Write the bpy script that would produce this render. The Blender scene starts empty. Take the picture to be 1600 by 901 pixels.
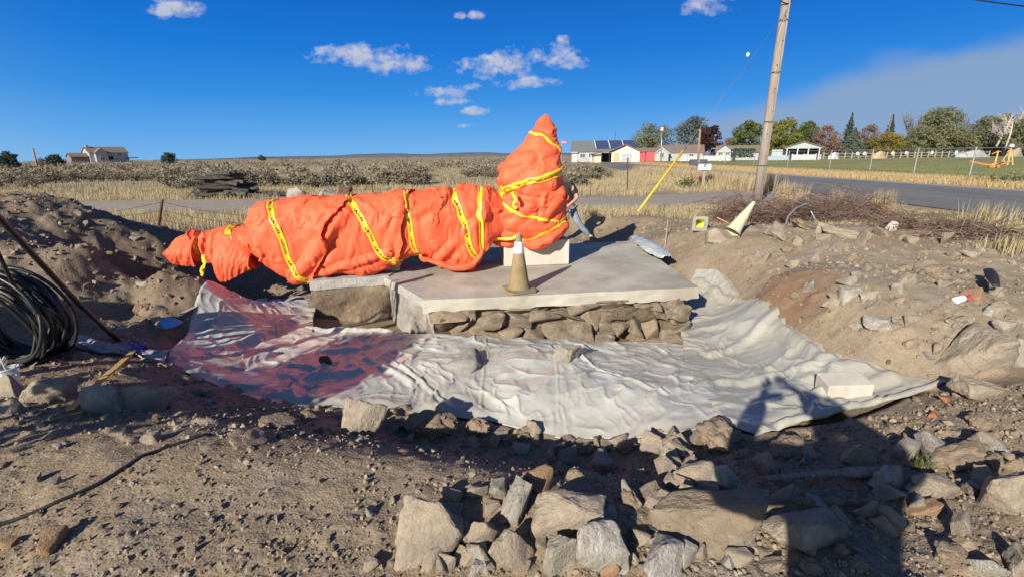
import bpy, bmesh, math, random
import numpy as np
from mathutils import Vector, Matrix
from mathutils.bvhtree import BVHTree
rnd = random.Random(7)
rng = np.random.default_rng(11)
C = bpy.context.scene.collection
SC = bpy.context.scene

# ------------------------------------------------------------------ camera
FPX, PITCH, ROLL, HC = 720.0, math.radians(16.0), math.radians(0.7), 1.6
cam_d = bpy.data.cameras.new('camera')
cam_d.sensor_width = 36.0
cam_d.lens = 36.0 * FPX / 1600.0
cam_d.clip_start = 0.05
cam_d.clip_end = 20000.0
cam = bpy.data.objects.new('camera', cam_d)
C.objects.link(cam)
_f = Vector((0, math.cos(PITCH), -math.sin(PITCH)))
_u = Vector((0, math.sin(PITCH), math.cos(PITCH)))
_x = Vector((1, 0, 0))
_r = _x * math.cos(ROLL) - _u * math.sin(ROLL)
_up = _x * math.sin(ROLL) + _u * math.cos(ROLL)
cam.matrix_world = Matrix(((_r.x, _up.x, -_f.x, 0), (_r.y, _up.y, -_f.y, 0), (_r.z, _up.z, -_f.z, HC), (0, 0, 0, 1)))
SC.camera = cam

# ------------------------------------------------------------------ light, sky
SUN_EL = math.radians(25.5)
SHX, SHY = 0.53, 0.848                 # horizontal direction in which shadows fall
sun_d = bpy.data.lights.new('sun', 'SUN')
sun_d.energy = 5.0
sun_d.angle = math.radians(0.53)
sun_d.color = (1.0, 0.92, 0.79)
sun = bpy.data.objects.new('sun', sun_d)
C.objects.link(sun)
sdir = Vector((SHX * math.cos(SUN_EL), SHY * math.cos(SUN_EL), -math.sin(SUN_EL)))
sun.rotation_euler = sdir.to_track_quat('-Z', 'Y').to_euler()
SC.view_settings.view_transform = 'Standard'
SC.view_settings.look = 'None'
SC.view_settings.exposure = 0.62
SC.view_settings.gamma = 1.0

def pixdir(px, py):
    a = (px - 800.0) / FPX
    b = -(py - 450.5) / FPX
    return _f + _r * a + _up * b
def P(px, py, z=0.0):                  # point of a horizontal plane seen at a pixel of the 1600 wide photograph
    d = pixdir(px, py)
    t = (z - HC) / d.z
    return Vector((d.x * t, d.y * t, z))
def at(px, py, y):                     # point at distance y seen at a pixel
    d = pixdir(px, py)
    t = y / d.y
    return Vector((d.x * t, y, HC + d.z * t))

SKY_K = 0.075
def build_world():
    w = bpy.data.worlds.new('World')
    SC.world = w
    w.use_nodes = True
    nt = w.node_tree
    for n in list(nt.nodes): nt.nodes.remove(n)
    N, L = nt.nodes.new, nt.links.new
    out = N('ShaderNodeOutputWorld')
    bg = N('ShaderNodeBackground')
    bg.inputs[1].default_value = SKY_K
    L(bg.outputs[0], out.inputs[0])
    sky = N('ShaderNodeTexSky')
    sky.sky_type = 'NISHITA'
    sky.sun_disc = False
    sky.sun_elevation = SUN_EL
    sky.sun_rotation = math.atan2(-SHX, -SHY)
    sky.altitude = 1300
    sky.air_density = 1.0
    sky.dust_density = 0.35
    sky.ozone_density = 1.0
    tc = N('ShaderNodeTexCoord')
    sep = N('ShaderNodeSeparateXYZ')
    L(tc.outputs['Generated'], sep.inputs[0])
    rp = N('ShaderNodeValToRGB'); els = rp.color_ramp.elements
    for i, (p_, c_) in enumerate(SKY_RAMP):
        e = els[i] if i < 2 else els.new(p_)
        e.position = p_; e.color = (c_[0], c_[1], c_[2], 1)
    L(sep.outputs[2], rp.inputs[0])
    sc_ = N('ShaderNodeVectorMath'); sc_.operation = 'SCALE'; L(rp.outputs[0], sc_.inputs[0]); sc_.inputs[3].default_value = 1 / (SKY_K * 2 ** 0.62)
    hs = N('ShaderNodeMix'); hs.data_type = 'RGBA'
    dt = N('ShaderNodeVectorMath'); dt.operation = 'DOT_PRODUCT'; L(tc.outputs['Generated'], dt.inputs[0]); dt.inputs[1].default_value = (SHX, SHY, 0)
    aw = N('ShaderNodeMapRange'); aw.interpolation_type = 'SMOOTHSTEP'; aw.inputs[1].default_value = -0.45; aw.inputs[2].default_value = 0.35; aw.inputs[3].default_value = 0.12; aw.inputs[4].default_value = 0.96
    L(dt.outputs['Value'], aw.inputs[0]); L(aw.outputs[0], hs.inputs['Factor'])   # the sky whitens towards the sun
    L(sky.outputs[0], hs.inputs['A']); L(sc_.outputs[0], hs.inputs['B'])
    def M(op, a, b=None, c=None, clamp=False):
        n = N('ShaderNodeMath'); n.operation = op; n.use_clamp = clamp
        for i, v in enumerate((a, b, c)):
            if v is None: continue
            if isinstance(v, (int, float)): n.inputs[i].default_value = v
            else: L(v, n.inputs[i])
        return n.outputs[0]
    ysafe = M('MAXIMUM', sep.outputs[1], 0.05)
    X = M('DIVIDE', sep.outputs[0], ysafe)
    Z = M('DIVIDE', sep.outputs[2], ysafe)
    comb = N('ShaderNodeCombineXYZ')
    L(X, comb.inputs[0]); L(Z, comb.inputs[1])
    def noise(scale, detail, rough=0.55, sx=1.0, sy=1.0):
        mp = N('ShaderNodeMapping'); mp.inputs['Scale'].default_value = (sx, sy, 1)
        L(comb.outputs[0], mp.inputs[0])
        n = N('ShaderNodeTexNoise'); n.inputs['Scale'].default_value = scale
        n.inputs['Detail'].default_value = detail; n.inputs['Roughness'].default_value = rough
        L(mp.outputs[0], n.inputs['Vector'])
        return n.outputs['Fac']
    nz = noise(22, 8, 0.62, 1, 1.7)
    nz2 = noise(60, 6, 0.6)
    # cumulus puffs: (px, py, half width px, half height px)
    puffs = [(545, 85, 50, 15), (595, 92, 45, 19), (638, 100, 30, 15), (520, 81, 30, 9),
             (780, 102, 52, 20), (757, 92, 30, 9), (860, 87, 36, 19), (890, 97, 30, 9), (822, 130, 42, 9),
             (698, 146, 36, 10), (735, 136, 16, 7), (702, 159, 28, 6), (740, 174, 24, 6), (728, 197, 12, 4),
             (275, 13, 44, 15), (1105, 6, 36, 16), (745, 24, 11, 6), (717, 24, 8, 6), (881, 62, 12, 6)]
    acc = None; shade = None
    for (px, py, hw, hh) in puffs:
        d = pixdir(px, py); cx, cz = d.x / d.y, d.z / d.y
        e = pixdir(px + hw, py); rx = abs(e.x / e.y - cx) * 1.3
        e = pixdir(px, py - hh); rz = abs(e.z / e.y - cz) * 1.3
        a = M('DIVIDE', M('SUBTRACT', X, cx), rx)
        b = M('DIVIDE', M('SUBTRACT', Z, cz), rz)
        r2 = M('ADD', M('MULTIPLY', a, a), M('MULTIPLY', b, b))
        dens = M('SUBTRACT', 1.0, r2)
        acc = dens if acc is None else M('MAXIMUM', acc, dens)
        sh = M('MULTIPLY', M('MAXIMUM', dens, 0.0), M('ADD', M('MULTIPLY', b, -0.5), M('MULTIPLY', a, 0.25)))
        shade = sh if shade is None else M('ADD', shade, sh)
    den = M('ADD', acc, M('MULTIPLY', M('SUBTRACT', nz, 0.56), 4.6))
    den = M('ADD', den, M('MULTIPLY', M('SUBTRACT', nz2, 0.5), 1.4))
    front = M('GREATER_THAN', sep.outputs[1], 0.1)
    cov = M('MULTIPLY', M('MULTIPLY', M('ADD', den, 0.15), 0.85, clamp=True), front)
    cov = M('MULTIPLY', M('POWER', cov, 1.2), 0.88)
    # thin cirrus veil upper right of centre
    # smoke bank low on the right
    d1 = pixdir(985, 200); d2 = pixdir(1210, 128); d3 = pixdir(1600, 100)
    top = N('ShaderNodeMapRange'); top.interpolation_type = 'SMOOTHSTEP'
    L(X, top.inputs[0])
    top.inputs[1].default_value = d1.x / d1.y - 0.03; top.inputs[2].default_value = d3.x / d3.y
    top.inputs[3].default_value = d1.z / d1.y + 0.0; top.inputs[4].default_value = d3.z / d3.y + 0.05
    sn = noise(3.2, 5, 0.5, 1, 2.2)
    edge = M('SUBTRACT', M('ADD', top.outputs[0], M('MULTIPLY', M('SUBTRACT', sn, 0.5), 0.10)), Z)
    smk = N('ShaderNodeMapRange'); smk.interpolation_type = 'SMOOTHSTEP'
    L(edge, smk.inputs[0]); smk.inputs[1].default_value = -0.02; smk.inputs[2].default_value = 0.04
    xs = N('ShaderNodeMapRange'); xs.interpolation_type = 'SMOOTHSTEP'
    L(X, xs.inputs[0]); xs.inputs[1].default_value = d1.x / d1.y - 0.02; xs.inputs[2].default_value = d1.x / d1.y + 0.14
    smoke = M('MULTIPLY', M('MULTIPLY', smk.outputs[0], xs.outputs[0]), M('MULTIPLY', front, 0.88))
    m1 = N('ShaderNodeMix'); m1.data_type = 'RGBA'
    L(smoke, m1.inputs['Factor']); L(hs.outputs['Result'], m1.inputs['A']); m1.inputs['B'].default_value = SMOKE_COL
    lit = M('MULTIPLY', M('ADD', M('ADD', M('MULTIPLY', shade, -0.9), 0.35), M('MULTIPLY', nz2, 0.6)), 1.0, clamp=True)
    cc = N('ShaderNodeMix'); cc.data_type = 'RGBA'
    L(lit, cc.inputs['Factor']); cc.inputs['A'].default_value = CLOUD_LO; cc.inputs['B'].default_value = CLOUD_HI
    m2 = N('ShaderNodeMix'); m2.data_type = 'RGBA'
    L(cov, m2.inputs['Factor']); L(m1.outputs['Result'], m2.inputs['A']); L(cc.outputs['Result'], m2.inputs['B'])
    L(m2.outputs['Result'], bg.inputs[0])
SKY_RAMP = [(0.0, (.16, .45, .84)), (1.0, (.012, .06, .22)), (.05, (.085, .36, .82)), (.11, (.025, .265, .76)), (.19, (.002, .185, .69)), (.30, (.0, .115, .53)), (.55, (.006, .07, .30))]
SMOKE_COL = (2.35, 3.35, 5.0, 1)
CLOUD_LO = (3.3, 3.7, 4.9, 1)
CLOUD_HI = (5.5, 5.7, 6.5, 1)
build_world()

# ------------------------------------------------------------------ noise (numpy)
def _hash(ix, iy, iz):
    h = (ix.astype(np.int64) * 374761393 + iy.astype(np.int64) * 668265263 + iz.astype(np.int64) * 1442695041) & 0xFFFFFFFF
    h = ((h ^ (h >> 13)) * 1274126177) & 0xFFFFFFFF
    h = (h ^ (h >> 16)) & 0xFFFFFFFF
    return h
def pnoise(x, y, z=0.0):
    x, y, z = np.broadcast_arrays(np.asarray(x, float), np.asarray(y, float), np.asarray(z, float))
    x0, y0, z0 = np.floor(x), np.floor(y), np.floor(z)
    fx, fy, fz = x - x0, y - y0, z - z0
    ux, uy, uz = (t * t * t * (t * (t * 6 - 15) + 10) for t in (fx, fy, fz))
    res = 0
    for dx in (0, 1):
        for dy in (0, 1):
            for dz in (0, 1):
                h = _hash(x0 + dx, y0 + dy, z0 + dz)
                gx = (h & 1023) / 511.5 - 1; gy = ((h >> 10) & 1023) / 511.5 - 1; gz = ((h >> 20) & 1023) / 511.5 - 1
                g = gx * (fx - dx) + gy * (fy - dy) + gz * (fz - dz)
                wt = (ux if dx else 1 - ux) * (uy if dy else 1 - uy) * (uz if dz else 1 - uz)
                res = res + wt * g
    return res
def fbm(x, y, z=0.0, o=4, lac=2.1, gain=0.5):
    a, s, t = 1.0, 0.0, 0.0
    for i in range(o):
        s = s + a * pnoise(np.asarray(x) * lac ** i + 17.3 * i, np.asarray(y) * lac ** i - 9.1 * i, np.asarray(z) * lac ** i + 4.7 * i)
        t += a; a *= gain
    return s / t
def ridge(x, y, z=0.0, o=3):
    a, s = 1.0, 0.0
    for i in range(o):
        n = 1 - np.abs(pnoise(np.asarray(x) * 2 ** i + 31 * i, np.asarray(y) * 2 ** i + 5 * i, np.asarray(z) * 2 ** i)) * 2.2
        s = s + a * n * np.abs(n); a *= 0.5
    return s / 1.75
def sstep(a, b, x):
    t = np.clip((x - a) / (b - a), 0, 1)
    return t * t * (3 - 2 * t)

# ------------------------------------------------------------------ mesh helpers
def link(o, parent=None):
    C.objects.link(o)
    if parent is not None: o.parent = parent
    return o
def me_np(name, V, F, smooth=True):
    V = np.asarray(V, np.float32); F = np.asarray(F, np.int32)
    me = bpy.data.meshes.new(name)
    me.vertices.add(len(V)); me.vertices.foreach_set('co', V.ravel())
    k = F.shape[1]
    me.loops.add(F.size); me.loops.foreach_set('vertex_index', F.ravel())
    me.polygons.add(len(F)); me.polygons.foreach_set('loop_start', np.arange(0, F.size, k, dtype=np.int32))
    me.polygons.foreach_set('use_smooth', np.full(len(F), smooth))
    me.update(calc_edges=True); me.validate()
    return me
def grid_faces(nr, nc, wrap=False):
    r = np.arange(nr - 1)[:, None]; c = np.arange(nc if wrap else nc - 1)[None, :]
    c2 = (c + 1) % nc
    return np.stack([r * nc + c, r * nc + c2, (r + 1) * nc + c2, (r + 1) * nc + c], -1).reshape(-1, 4)
def ob(name, me, m=None, parent=None, loc=None):
    o = bpy.data.objects.new(name, me)
    if m is not None and len(me.materials) == 0: me.materials.append(m)
    link(o, parent)
    if loc is not None: o.location = loc
    return o
def fattr(me, name, vals):
    a = me.attributes.new(name, 'FLOAT', 'POINT'); a.data.foreach_set('value', np.asarray(vals, np.float32))
def tag(o, label, cat, group=None):
    o['label'] = label; o['category'] = cat
    if group: o['group'] = group
    return o
def struct(o): o['kind'] = 'structure'; return o
def stuff(o): o['kind'] = 'stuff'; return o
def thing(name, label, cat, loc=(0, 0, 0), rz=0.0, group=None):
    o = bpy.data.objects.new(name, None); o.empty_display_size = 0.2
    link(o); o.location = loc; o.rotation_euler = (0, 0, rz)
    return tag(o, label, cat, group)
class MB:                              # collects boxes and tubes into one mesh
    def __init__(s): s.V, s.F = [], []
    def add(s, V, F):
        n = len(s.V); s.V += [tuple(v) for v in V]; s.F += [tuple(i + n for i in f) for f in F]; return s
    def box(s, x0, x1, y0, y1, z0, z1):
        return s.add([(x0, y0, z0), (x1, y0, z0), (x1, y1, z0), (x0, y1, z0), (x0, y0, z1), (x1, y0, z1), (x1, y1, z1), (x0, y1, z1)],
                     [(0, 3, 2, 1), (4, 5, 6, 7), (0, 1, 5, 4), (1, 2, 6, 5), (2, 3, 7, 6), (3, 0, 4, 7)])
    def tube(s, pts, rad, n=8, caps=True):
        pts = [Vector(p) for p in pts]
        rads = rad if isinstance(rad, (list, tuple)) else [rad] * len(pts)
        V, F = [], []
        up = None
        for i, p in enumerate(pts):
            t = (pts[min(i + 1, len(pts) - 1)] - pts[max(i - 1, 0)]).normalized()
            if up is None:
                up = Vector((0, 0, 1)) if abs(t.z) < 0.9 else Vector((1, 0, 0))
            a = t.cross(up)
            if a.length < 1e-5: a = t.cross(Vector((0.3, 1, 0.2)))
            a.normalize(); b = a.cross(t).normalized(); up = b
            for k in range(n):
                ang = 2 * math.pi * k / n
                V.append(p + (a * math.cos(ang) + b * math.sin(ang)) * rads[i])
        for i in range(len(pts) - 1):
            for k in range(n):
                F.append((i * n + k, i * n + (k + 1) % n, (i + 1) * n + (k + 1) % n, (i + 1) * n + k))
        if caps:
            F.append(tuple(range(n - 1, -1, -1))); F.append(tuple((len(pts) - 1) * n + k for k in range(n)))
        return s.add(V, F)
    def prism(s, poly, y0, y1):         # polygon in x,z extruded along y
        n = len(poly)
        V = [(x, y0, z) for x, z in poly] + [(x, y1, z) for x, z in poly]
        F = [tuple(range(n)), tuple(range(2 * n - 1, n - 1, -1))] + [(i + n, (i + 1) % n + n, (i + 1) % n, i) for i in range(n)]
        return s.add(V, F)
    def mesh(s, name, smooth=False, bevel=0.0):
        me = bpy.data.meshes.new(name); me.from_pydata(s.V, [], s.F)
        bm = bmesh.new(); bm.from_mesh(me)
        bmesh.ops.recalc_face_normals(bm, faces=bm.faces)
        if bevel > 0:
            bmesh.ops.bevel(bm, geom=[e for e in bm.edges], offset=bevel, segments=2, affect='EDGES', profile=0.6)
        bm.to_mesh(me); bm.free()
        if smooth: me.polygons.foreach_set('use_smooth', [True] * len(me.polygons))
        return me
    def build(s, name, m, parent=None, smooth=False, bevel=0.0, loc=None):
        return ob(name, s.mesh(name, smooth, bevel), m, parent, loc)
def lathe(prof, n=32):                  # prof: list of (r, z)
    V, F = [], []
    for r, z in prof:
        for k in range(n):
            a = 2 * math.pi * k / n; V.append((r * math.cos(a), r * math.sin(a), z))
    for i in range(len(prof) - 1):
        for k in range(n): F.append((i * n + k, i * n + (k + 1) % n, (i + 1) * n + (k + 1) % n, (i + 1) * n + k))
    return V, F
def catmull(pts, m=8):
    P_ = [Vector(p) for p in pts]; out = []
    for i in range(len(P_) - 1):
        p0, p1, p2, p3 = P_[max(i - 1, 0)], P_[i], P_[i + 1], P_[min(i + 2, len(P_) - 1)]
        for k in range(m):
            t = k / m
            out.append(0.5 * ((2 * p1) + (p2 - p0) * t + (2 * p0 - 5 * p1 + 4 * p2 - p3) * t * t + (3 * p1 - p0 - 3 * p2 + p3) * t ** 3))
    out.append(P_[-1]); return out

# ------------------------------------------------------------------ materials
def rgb(c): return (c[0], c[1], c[2], 1.0)
def mat(name, c1, c2=None, scale=5.0, detail=6, rough=0.85, bump=0.0, bscale=None, bdist=0.02, spec=0.3, attr=None, c3=None, metal=0.0, coord='Object', stretch=None, trans=0.0, contrast=(0.35, 0.65), amask=None, crumple=None):
    m = bpy.data.materials.new(name); m.use_nodes = True
    nt = m.node_tree; N, L = nt.nodes.new, nt.links.new
    b = nt.nodes['Principled BSDF']
    b.inputs['Roughness'].default_value = rough
    b.inputs['Metallic'].default_value = metal
    b.inputs['Specular IOR Level'].default_value = spec
    b.inputs['Base Color'].default_value = rgb(c1)
    tc = N('ShaderNodeTexCoord'); vec = tc.outputs[coord]
    if coord == 'World':
        pass
    if stretch:
        mp = N('ShaderNodeMapping'); mp.inputs['Scale'].default_value = stretch; L(vec, mp.inputs[0]); vec = mp.outputs[0]
    col = None
    if c2 is not None:
        if attr:
            a = N('ShaderNodeAttribute'); a.attribute_name = attr; fac = a.outputs['Fac']
        else:
            n = N('ShaderNodeTexNoise'); n.inputs['Scale'].default_value = scale; n.inputs['Detail'].default_value = detail
            n.inputs['Roughness'].default_value = 0.62
            L(vec, n.inputs['Vector'])
            mr = N('ShaderNodeMapRange'); mr.inputs[1].default_value = contrast[0]; mr.inputs[2].default_value = contrast[1]
            L(n.outputs['Fac'], mr.inputs[0]); fac = mr.outputs[0]
        mx = N('ShaderNodeMix'); mx.data_type = 'RGBA'; mx.inputs['A'].default_value = rgb(c1); mx.inputs['B'].default_value = rgb(c2)
        L(fac, mx.inputs['Factor']); col = mx.outputs['Result']
        if c3 is not None:
            n3 = N('ShaderNodeTexNoise'); n3.inputs['Scale'].default_value = scale * 0.27; n3.inputs['Detail'].default_value = 5; L(vec, n3.inputs['Vector'])
            mr3 = N('ShaderNodeMapRange'); mr3.inputs[1].default_value = 0.5; mr3.inputs[2].default_value = 0.68; L(n3.outputs['Fac'], mr3.inputs[0])
            mx3 = N('ShaderNodeMix'); mx3.data_type = 'RGBA'; L(mr3.outputs[0], mx3.inputs['Factor']); L(col, mx3.inputs['A']); mx3.inputs['B'].default_value = rgb(c3)
            col = mx3.outputs['Result']
        if amask:
            a = N('ShaderNodeAttribute'); a.attribute_name = amask[0]
            mx4 = N('ShaderNodeMix'); mx4.data_type = 'RGBA'; L(a.outputs['Fac'], mx4.inputs['Factor']); L(col, mx4.inputs['A']); mx4.inputs['B'].default_value = rgb(amask[1])
            col = mx4.outputs['Result']
        L(col, b.inputs['Base Color'])
    if bump > 0:
        bn = N('ShaderNodeTexNoise'); bn.inputs['Scale'].default_value = bscale or scale * 4; bn.inputs['Detail'].default_value = 8; bn.inputs['Roughness'].default_value = 0.65
        L(vec, bn.inputs['Vector'])
        bp = N('ShaderNodeBump'); bp.inputs['Strength'].default_value = bump; bp.inputs['Distance'].default_value = bdist
        L(bn.outputs['Fac'], bp.inputs['Height']); L(bp.outputs[0], b.inputs['Normal'])
    if crumple:
        vw = N('ShaderNodeTexNoise'); vw.inputs['Scale'].default_value = crumple[0] * .6; L(vec, vw.inputs['Vector'])
        va = N('ShaderNodeMixRGB'); va.inputs[0].default_value = .25; L(vec, va.inputs[1]); L(vw.outputs['Color'], va.inputs[2])
        v1 = N('ShaderNodeTexVoronoi'); v1.inputs['Scale'].default_value = crumple[0]; L(va.outputs[0], v1.inputs['Vector'])
        v2 = N('ShaderNodeTexVoronoi'); v2.inputs['Scale'].default_value = crumple[0] * 2.7; L(va.outputs[0], v2.inputs['Vector'])
        sm = N('ShaderNodeMath'); sm.operation = 'MULTIPLY_ADD'; L(v2.outputs['Distance'], sm.inputs[0]); sm.inputs[1].default_value = .4; L(v1.outputs['Distance'], sm.inputs[2])
        b2 = N('ShaderNodeBump'); b2.inputs['Strength'].default_value = crumple[1]; b2.inputs['Distance'].default_value = crumple[2]
        L(sm.outputs[0], b2.inputs['Height'])
        if b.inputs['Normal'].links: L(b.inputs['Normal'].links[0].from_socket, b2.inputs['Normal'])
        L(b2.outputs[0], b.inputs['Normal'])
    if trans > 0:
        tr = N('ShaderNodeBsdfTranslucent'); tr.inputs[0].default_value = rgb(c1)
        if col is not None: L(col, tr.inputs[0])
        ms = N('ShaderNodeMixShader'); ms.inputs[0].default_value = trans
        out = nt.nodes['Material Output']
        L(b.outputs[0], ms.inputs[1]); L(tr.outputs[0], ms.inputs[2]); L(ms.outputs[0], out.inputs[0])
    return m
# ------------------------------------------------------------------ terrain shape (metres), smooth surface through known heights
CP = []
def pz(px, py, z): p = P(px, py, z); CP.append((p.x, p.y, z))
for a in [  # bank the photographer stands on
    (0, 900, .02), (200, 900, .02), (400, 900, .02), (600, 900, 0), (800, 900, -.03), (1000, 900, -.03), (1200, 900, -.03), (1400, 900, 0), (1600, 900, .02),
    (0, 770, .06), (200, 760, .06), (400, 760, .04), (600, 770, 0), (450, 690, .04), (560, 715, .03), (660, 728, .03), (750, 745, .05), (850, 778, .06), (950, 786, .03),
    (1050, 745, -.17), (1150, 740, -.18), (1300, 745, -.12), (1450, 720, -.1), (1590, 700, -.05), (300, 680, .06), (150, 680, .08),
    # ditch between bank and plastic
    (330, 615, -.27), (440, 645, -.36), (560, 668, -.40), (640, 690, -.52), (700, 694, -.6), (850, 714, -.68), (950, 720, -.66), (850, 740, -.58), (950, 748, -.54), (750, 715, -.55), (1050, 700, -.46), (1150, 690, -.38),
    # under the plastic
    (600, 590, -.44), (850, 600, -.46), (1000, 610, -.47), (1200, 620, -.36), (1350, 600, -.26), (1200, 545, -.40), (1140, 480, -.38), (1100, 425, -.12), (1180, 470, -.2), (1290, 545, -.17),
    (1390, 580, -.17), (1490, 600, -.14), (500, 518, -.47), (670, 527, -.43), (850, 533, -.48), (1065, 540, -.58), (250, 553, -.2), (380, 480, -.33), (470, 468, -.36), (330, 540, -.36), (430, 545, -.44),
    # trench at the left
    (300, 500, -.66), (420, 455, -.7), (220, 515, -.5), (360, 480, -.66), (330, 470, -.62),
    # heap at the left
    (60, 450, .36), (180, 440, .28), (50, 385, .68), (150, 385, .66), (250, 425, .36), (300, 440, .12), (0, 316, .95), (95, 314, .97), (150, 332, .88), (205, 358, .66), (265, 388, .38), (345, 425, -.1),
    (100, 515, .03), (150, 505, .03), (210, 480, .02), (30, 520, .05),
    (0, 600, .06), (60, 610, .05), (150, 600, .0), (220, 585, -.06), (140, 555, -.04), (60, 560, .0),
    # bank at the right
    (1200, 440, .08), (1300, 480, .12), (1400, 520, .10), (1500, 545, .05), (1590, 560, .05), (1250, 400, .25), (1400, 420, .28), (1550, 450, .28),
    (1060, 362, .22), (1130, 362, .34), (1200, 358, .42), (1300, 358, .45), (1400, 358, .46), (1450, 368, .45), (1550, 390, .42), (1600, 400, .42), (1100, 395, .1),
    (1500, 640, -.08), (1590, 640, -.02), (1400, 660, -.18), (1590, 600, .04), (1280, 690, -.26),
    # behind the slab
    (930, 376, -.22), (975, 352, -.02), (1010, 340, .16), (900, 372, -.25), (960, 372, -.2), (1020, 370, .02)]:
    pz(*a)
CP += [(-9.2, 11.0, .1), (-7.2, 10.4, .02), (-5.2, 9.8, 0), (-3.5, 9.4, -.1), (-11, 9.5, .5), (-12, 7, .6), (-11.5, 12, .05), (-14, 9, .15), (-9, 4.5, .25), (-7, 3, .12), (-12, 4, .1), (-5.5, 1.5, .08),
       (-3, -1, .05), (3, -1, 0), (0, -1.2, 0), (0, .2, .0), (-6, -1, .05), (6, -1, 0), (5.5, 1, .0), (5, 3, .05), (8, 3, .05), (9, 6, .2), (11, 4, .05), (10, 1, 0),
       (0, 6.2, -.55), (1.4, 6.6, -.5), (1, 8.4, -.35), (-.8, 6.4, -.55), (-2.3, 6.9, -.5), (-1, 8, -.4), (2.5, 8, -.15), (-3.8, 7.4, -.45), (-2.5, 8.6, -.25),
       (4.2, 8.8, .25), (5.2, 9.3, .15), (7, 9.3, .18), (9, 8.2, .18), (11, 7.5, .1), (3.6, 11, .1), (5.5, 11.5, 0), (8, 11, .02), (11, 9.5, .0), (0, 10.5, -.12), (2, 11.6, .03), (-2, 11, -.05)]
for i in range(13):
    a = math.pi * i / 12 - .25; CP.append((16.5 * math.cos(a), 13.5 * max(math.sin(a), -0.2) - (0 if math.sin(a) > 0 else 1.5), 0.0))
CP = np.array(CP)
def _U(r2): return 0.5 * r2 * np.log(r2 + 1e-9)
_K = _U(((CP[:, None, :2] - CP[None, :, :2]) ** 2).sum(-1)) + np.eye(len(CP)) * 0.03
_Q = np.c_[np.ones(len(CP)), CP[:, :2]]
_A = np.block([[_K, _Q], [_Q.T, np.zeros((3, 3))]])
_W = np.linalg.solve(_A, np.r_[CP[:, 2], np.zeros(3)])
def zbase(x, y):
    x = np.asarray(x, float); y = np.asarray(y, float); sh = x.shape
    x = x.ravel(); y = y.ravel(); out = np.zeros_like(x)
    rr = np.hypot(x / 16.5, (y - 0.5) / 14.0)
    idx = np.where((rr < 1.0) & (y > -3))[0]
    for k in range(0, len(idx), 20000):
        i = idx[k:k + 20000]; xi, yi = x[i], y[i]
        v = _U((xi[:, None] - CP[None, :, 0]) ** 2 + (yi[:, None] - CP[None, :, 1]) ** 2) @ _W[:-3] + _W[-3] + _W[-2] * xi + _W[-1] * yi
        out[i] = np.clip(v, -.8, 1.1) * (1 - sstep(.78, 1.0, rr[i])) * sstep(-3, -1.5, yi)
    # the open country: a low rise far to the left
    far = sstep(60, 230, y) * (1 - sstep(-60, 30, x)) * 1.1
    far = far + sstep(120, 2500, y) * 0.3 * (1 - sstep(-200, 100, x))
    return (out + far).reshape(sh)
def z1(x, y): return float(zbase(np.array([x]), np.array([y]))[0])
def hit(px, py):                        # where the line of sight through a pixel meets the smooth ground
    d = pixdir(px, py)
    ts = np.concatenate([np.arange(.8, 16, .03), np.geomspace(16, 400, 400)])
    x, y, z = d.x * ts, d.y * ts, HC + d.z * ts
    g = zbase(x, y); below = np.where(z < g)[0]
    if len(below) == 0: return P(px, py, 0)
    i = max(below[0], 1); a = (z[i - 1] - g[i - 1]); b = (g[i] - z[i]); t = ts[i - 1] + (ts[i] - ts[i - 1]) * a / (a + b + 1e-9)
    return Vector((d.x * t, d.y * t, HC + d.z * t))
def inpoly(x, y, poly):
    x = np.asarray(x); y = np.asarray(y); ins = np.zeros(x.shape, bool); n = len(poly)
    for i in range(n):
        x1, y1 = poly[i][:2]; x2, y2 = poly[(i + 1) % n][:2]
        c = ((y1 > y) != (y2 > y)) & (x < (x2 - x1) * (y - y1) / (y2 - y1 + 1e-12) + x1)
        ins ^= c
    return ins
def segdist(x, y, A, B):
    ax, ay, bx, by = A[0], A[1], B[0], B[1]
    t = np.clip(((x - ax) * (bx - ax) + (y - ay) * (by - ay)) / ((bx - ax) ** 2 + (by - ay) ** 2 + 1e-9), 0, 1)
    return np.hypot(x - ax - t * (bx - ax), y - ay - t * (by - ay))

# plastic outlines (boundary curves as pixel points on the ground)
def curve(px): return [hit(*q) for q in px]
SHEET_FRONT = dict(top=[(470, 513), (560, 517), (670, 526), (800, 530), (900, 534), (1000, 537), (1070, 540)],
                   bot=[(408, 626), (470, 634), (560, 638), (640, 645), (740, 655), (860, 683), (940, 684), (1010, 682), (1085, 672), (1150, 655)])
SHEET_RIGHT = dict(top=[(1058, 478), (1066, 540), (1085, 600), (1130, 660), (1180, 684)],
                   bot=[(1088, 419), (1135, 430), (1185, 466), (1240, 505), (1300, 548), (1390, 578), (1440, 592), (1495, 595)])
SHEET_LEFT = dict(top=[(400, 470), (440, 470), (494, 466), (492, 490), (490, 516)],
                  bot=[(236, 560), (265, 574), (310, 592), (360, 610), (412, 628), (438, 633)])
MASKPOLY = [tuple(hit(*q))[:2] for q in [(236, 560), (400, 470), (490, 466), (600, 480), (1060, 440), (1088, 419), (1185, 466), (1300, 548), (1390, 578), (1495, 595), (1340, 660), (1180, 684), (1085, 672), (860, 683), (640, 645), (470, 634), (310, 592)]]

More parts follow.
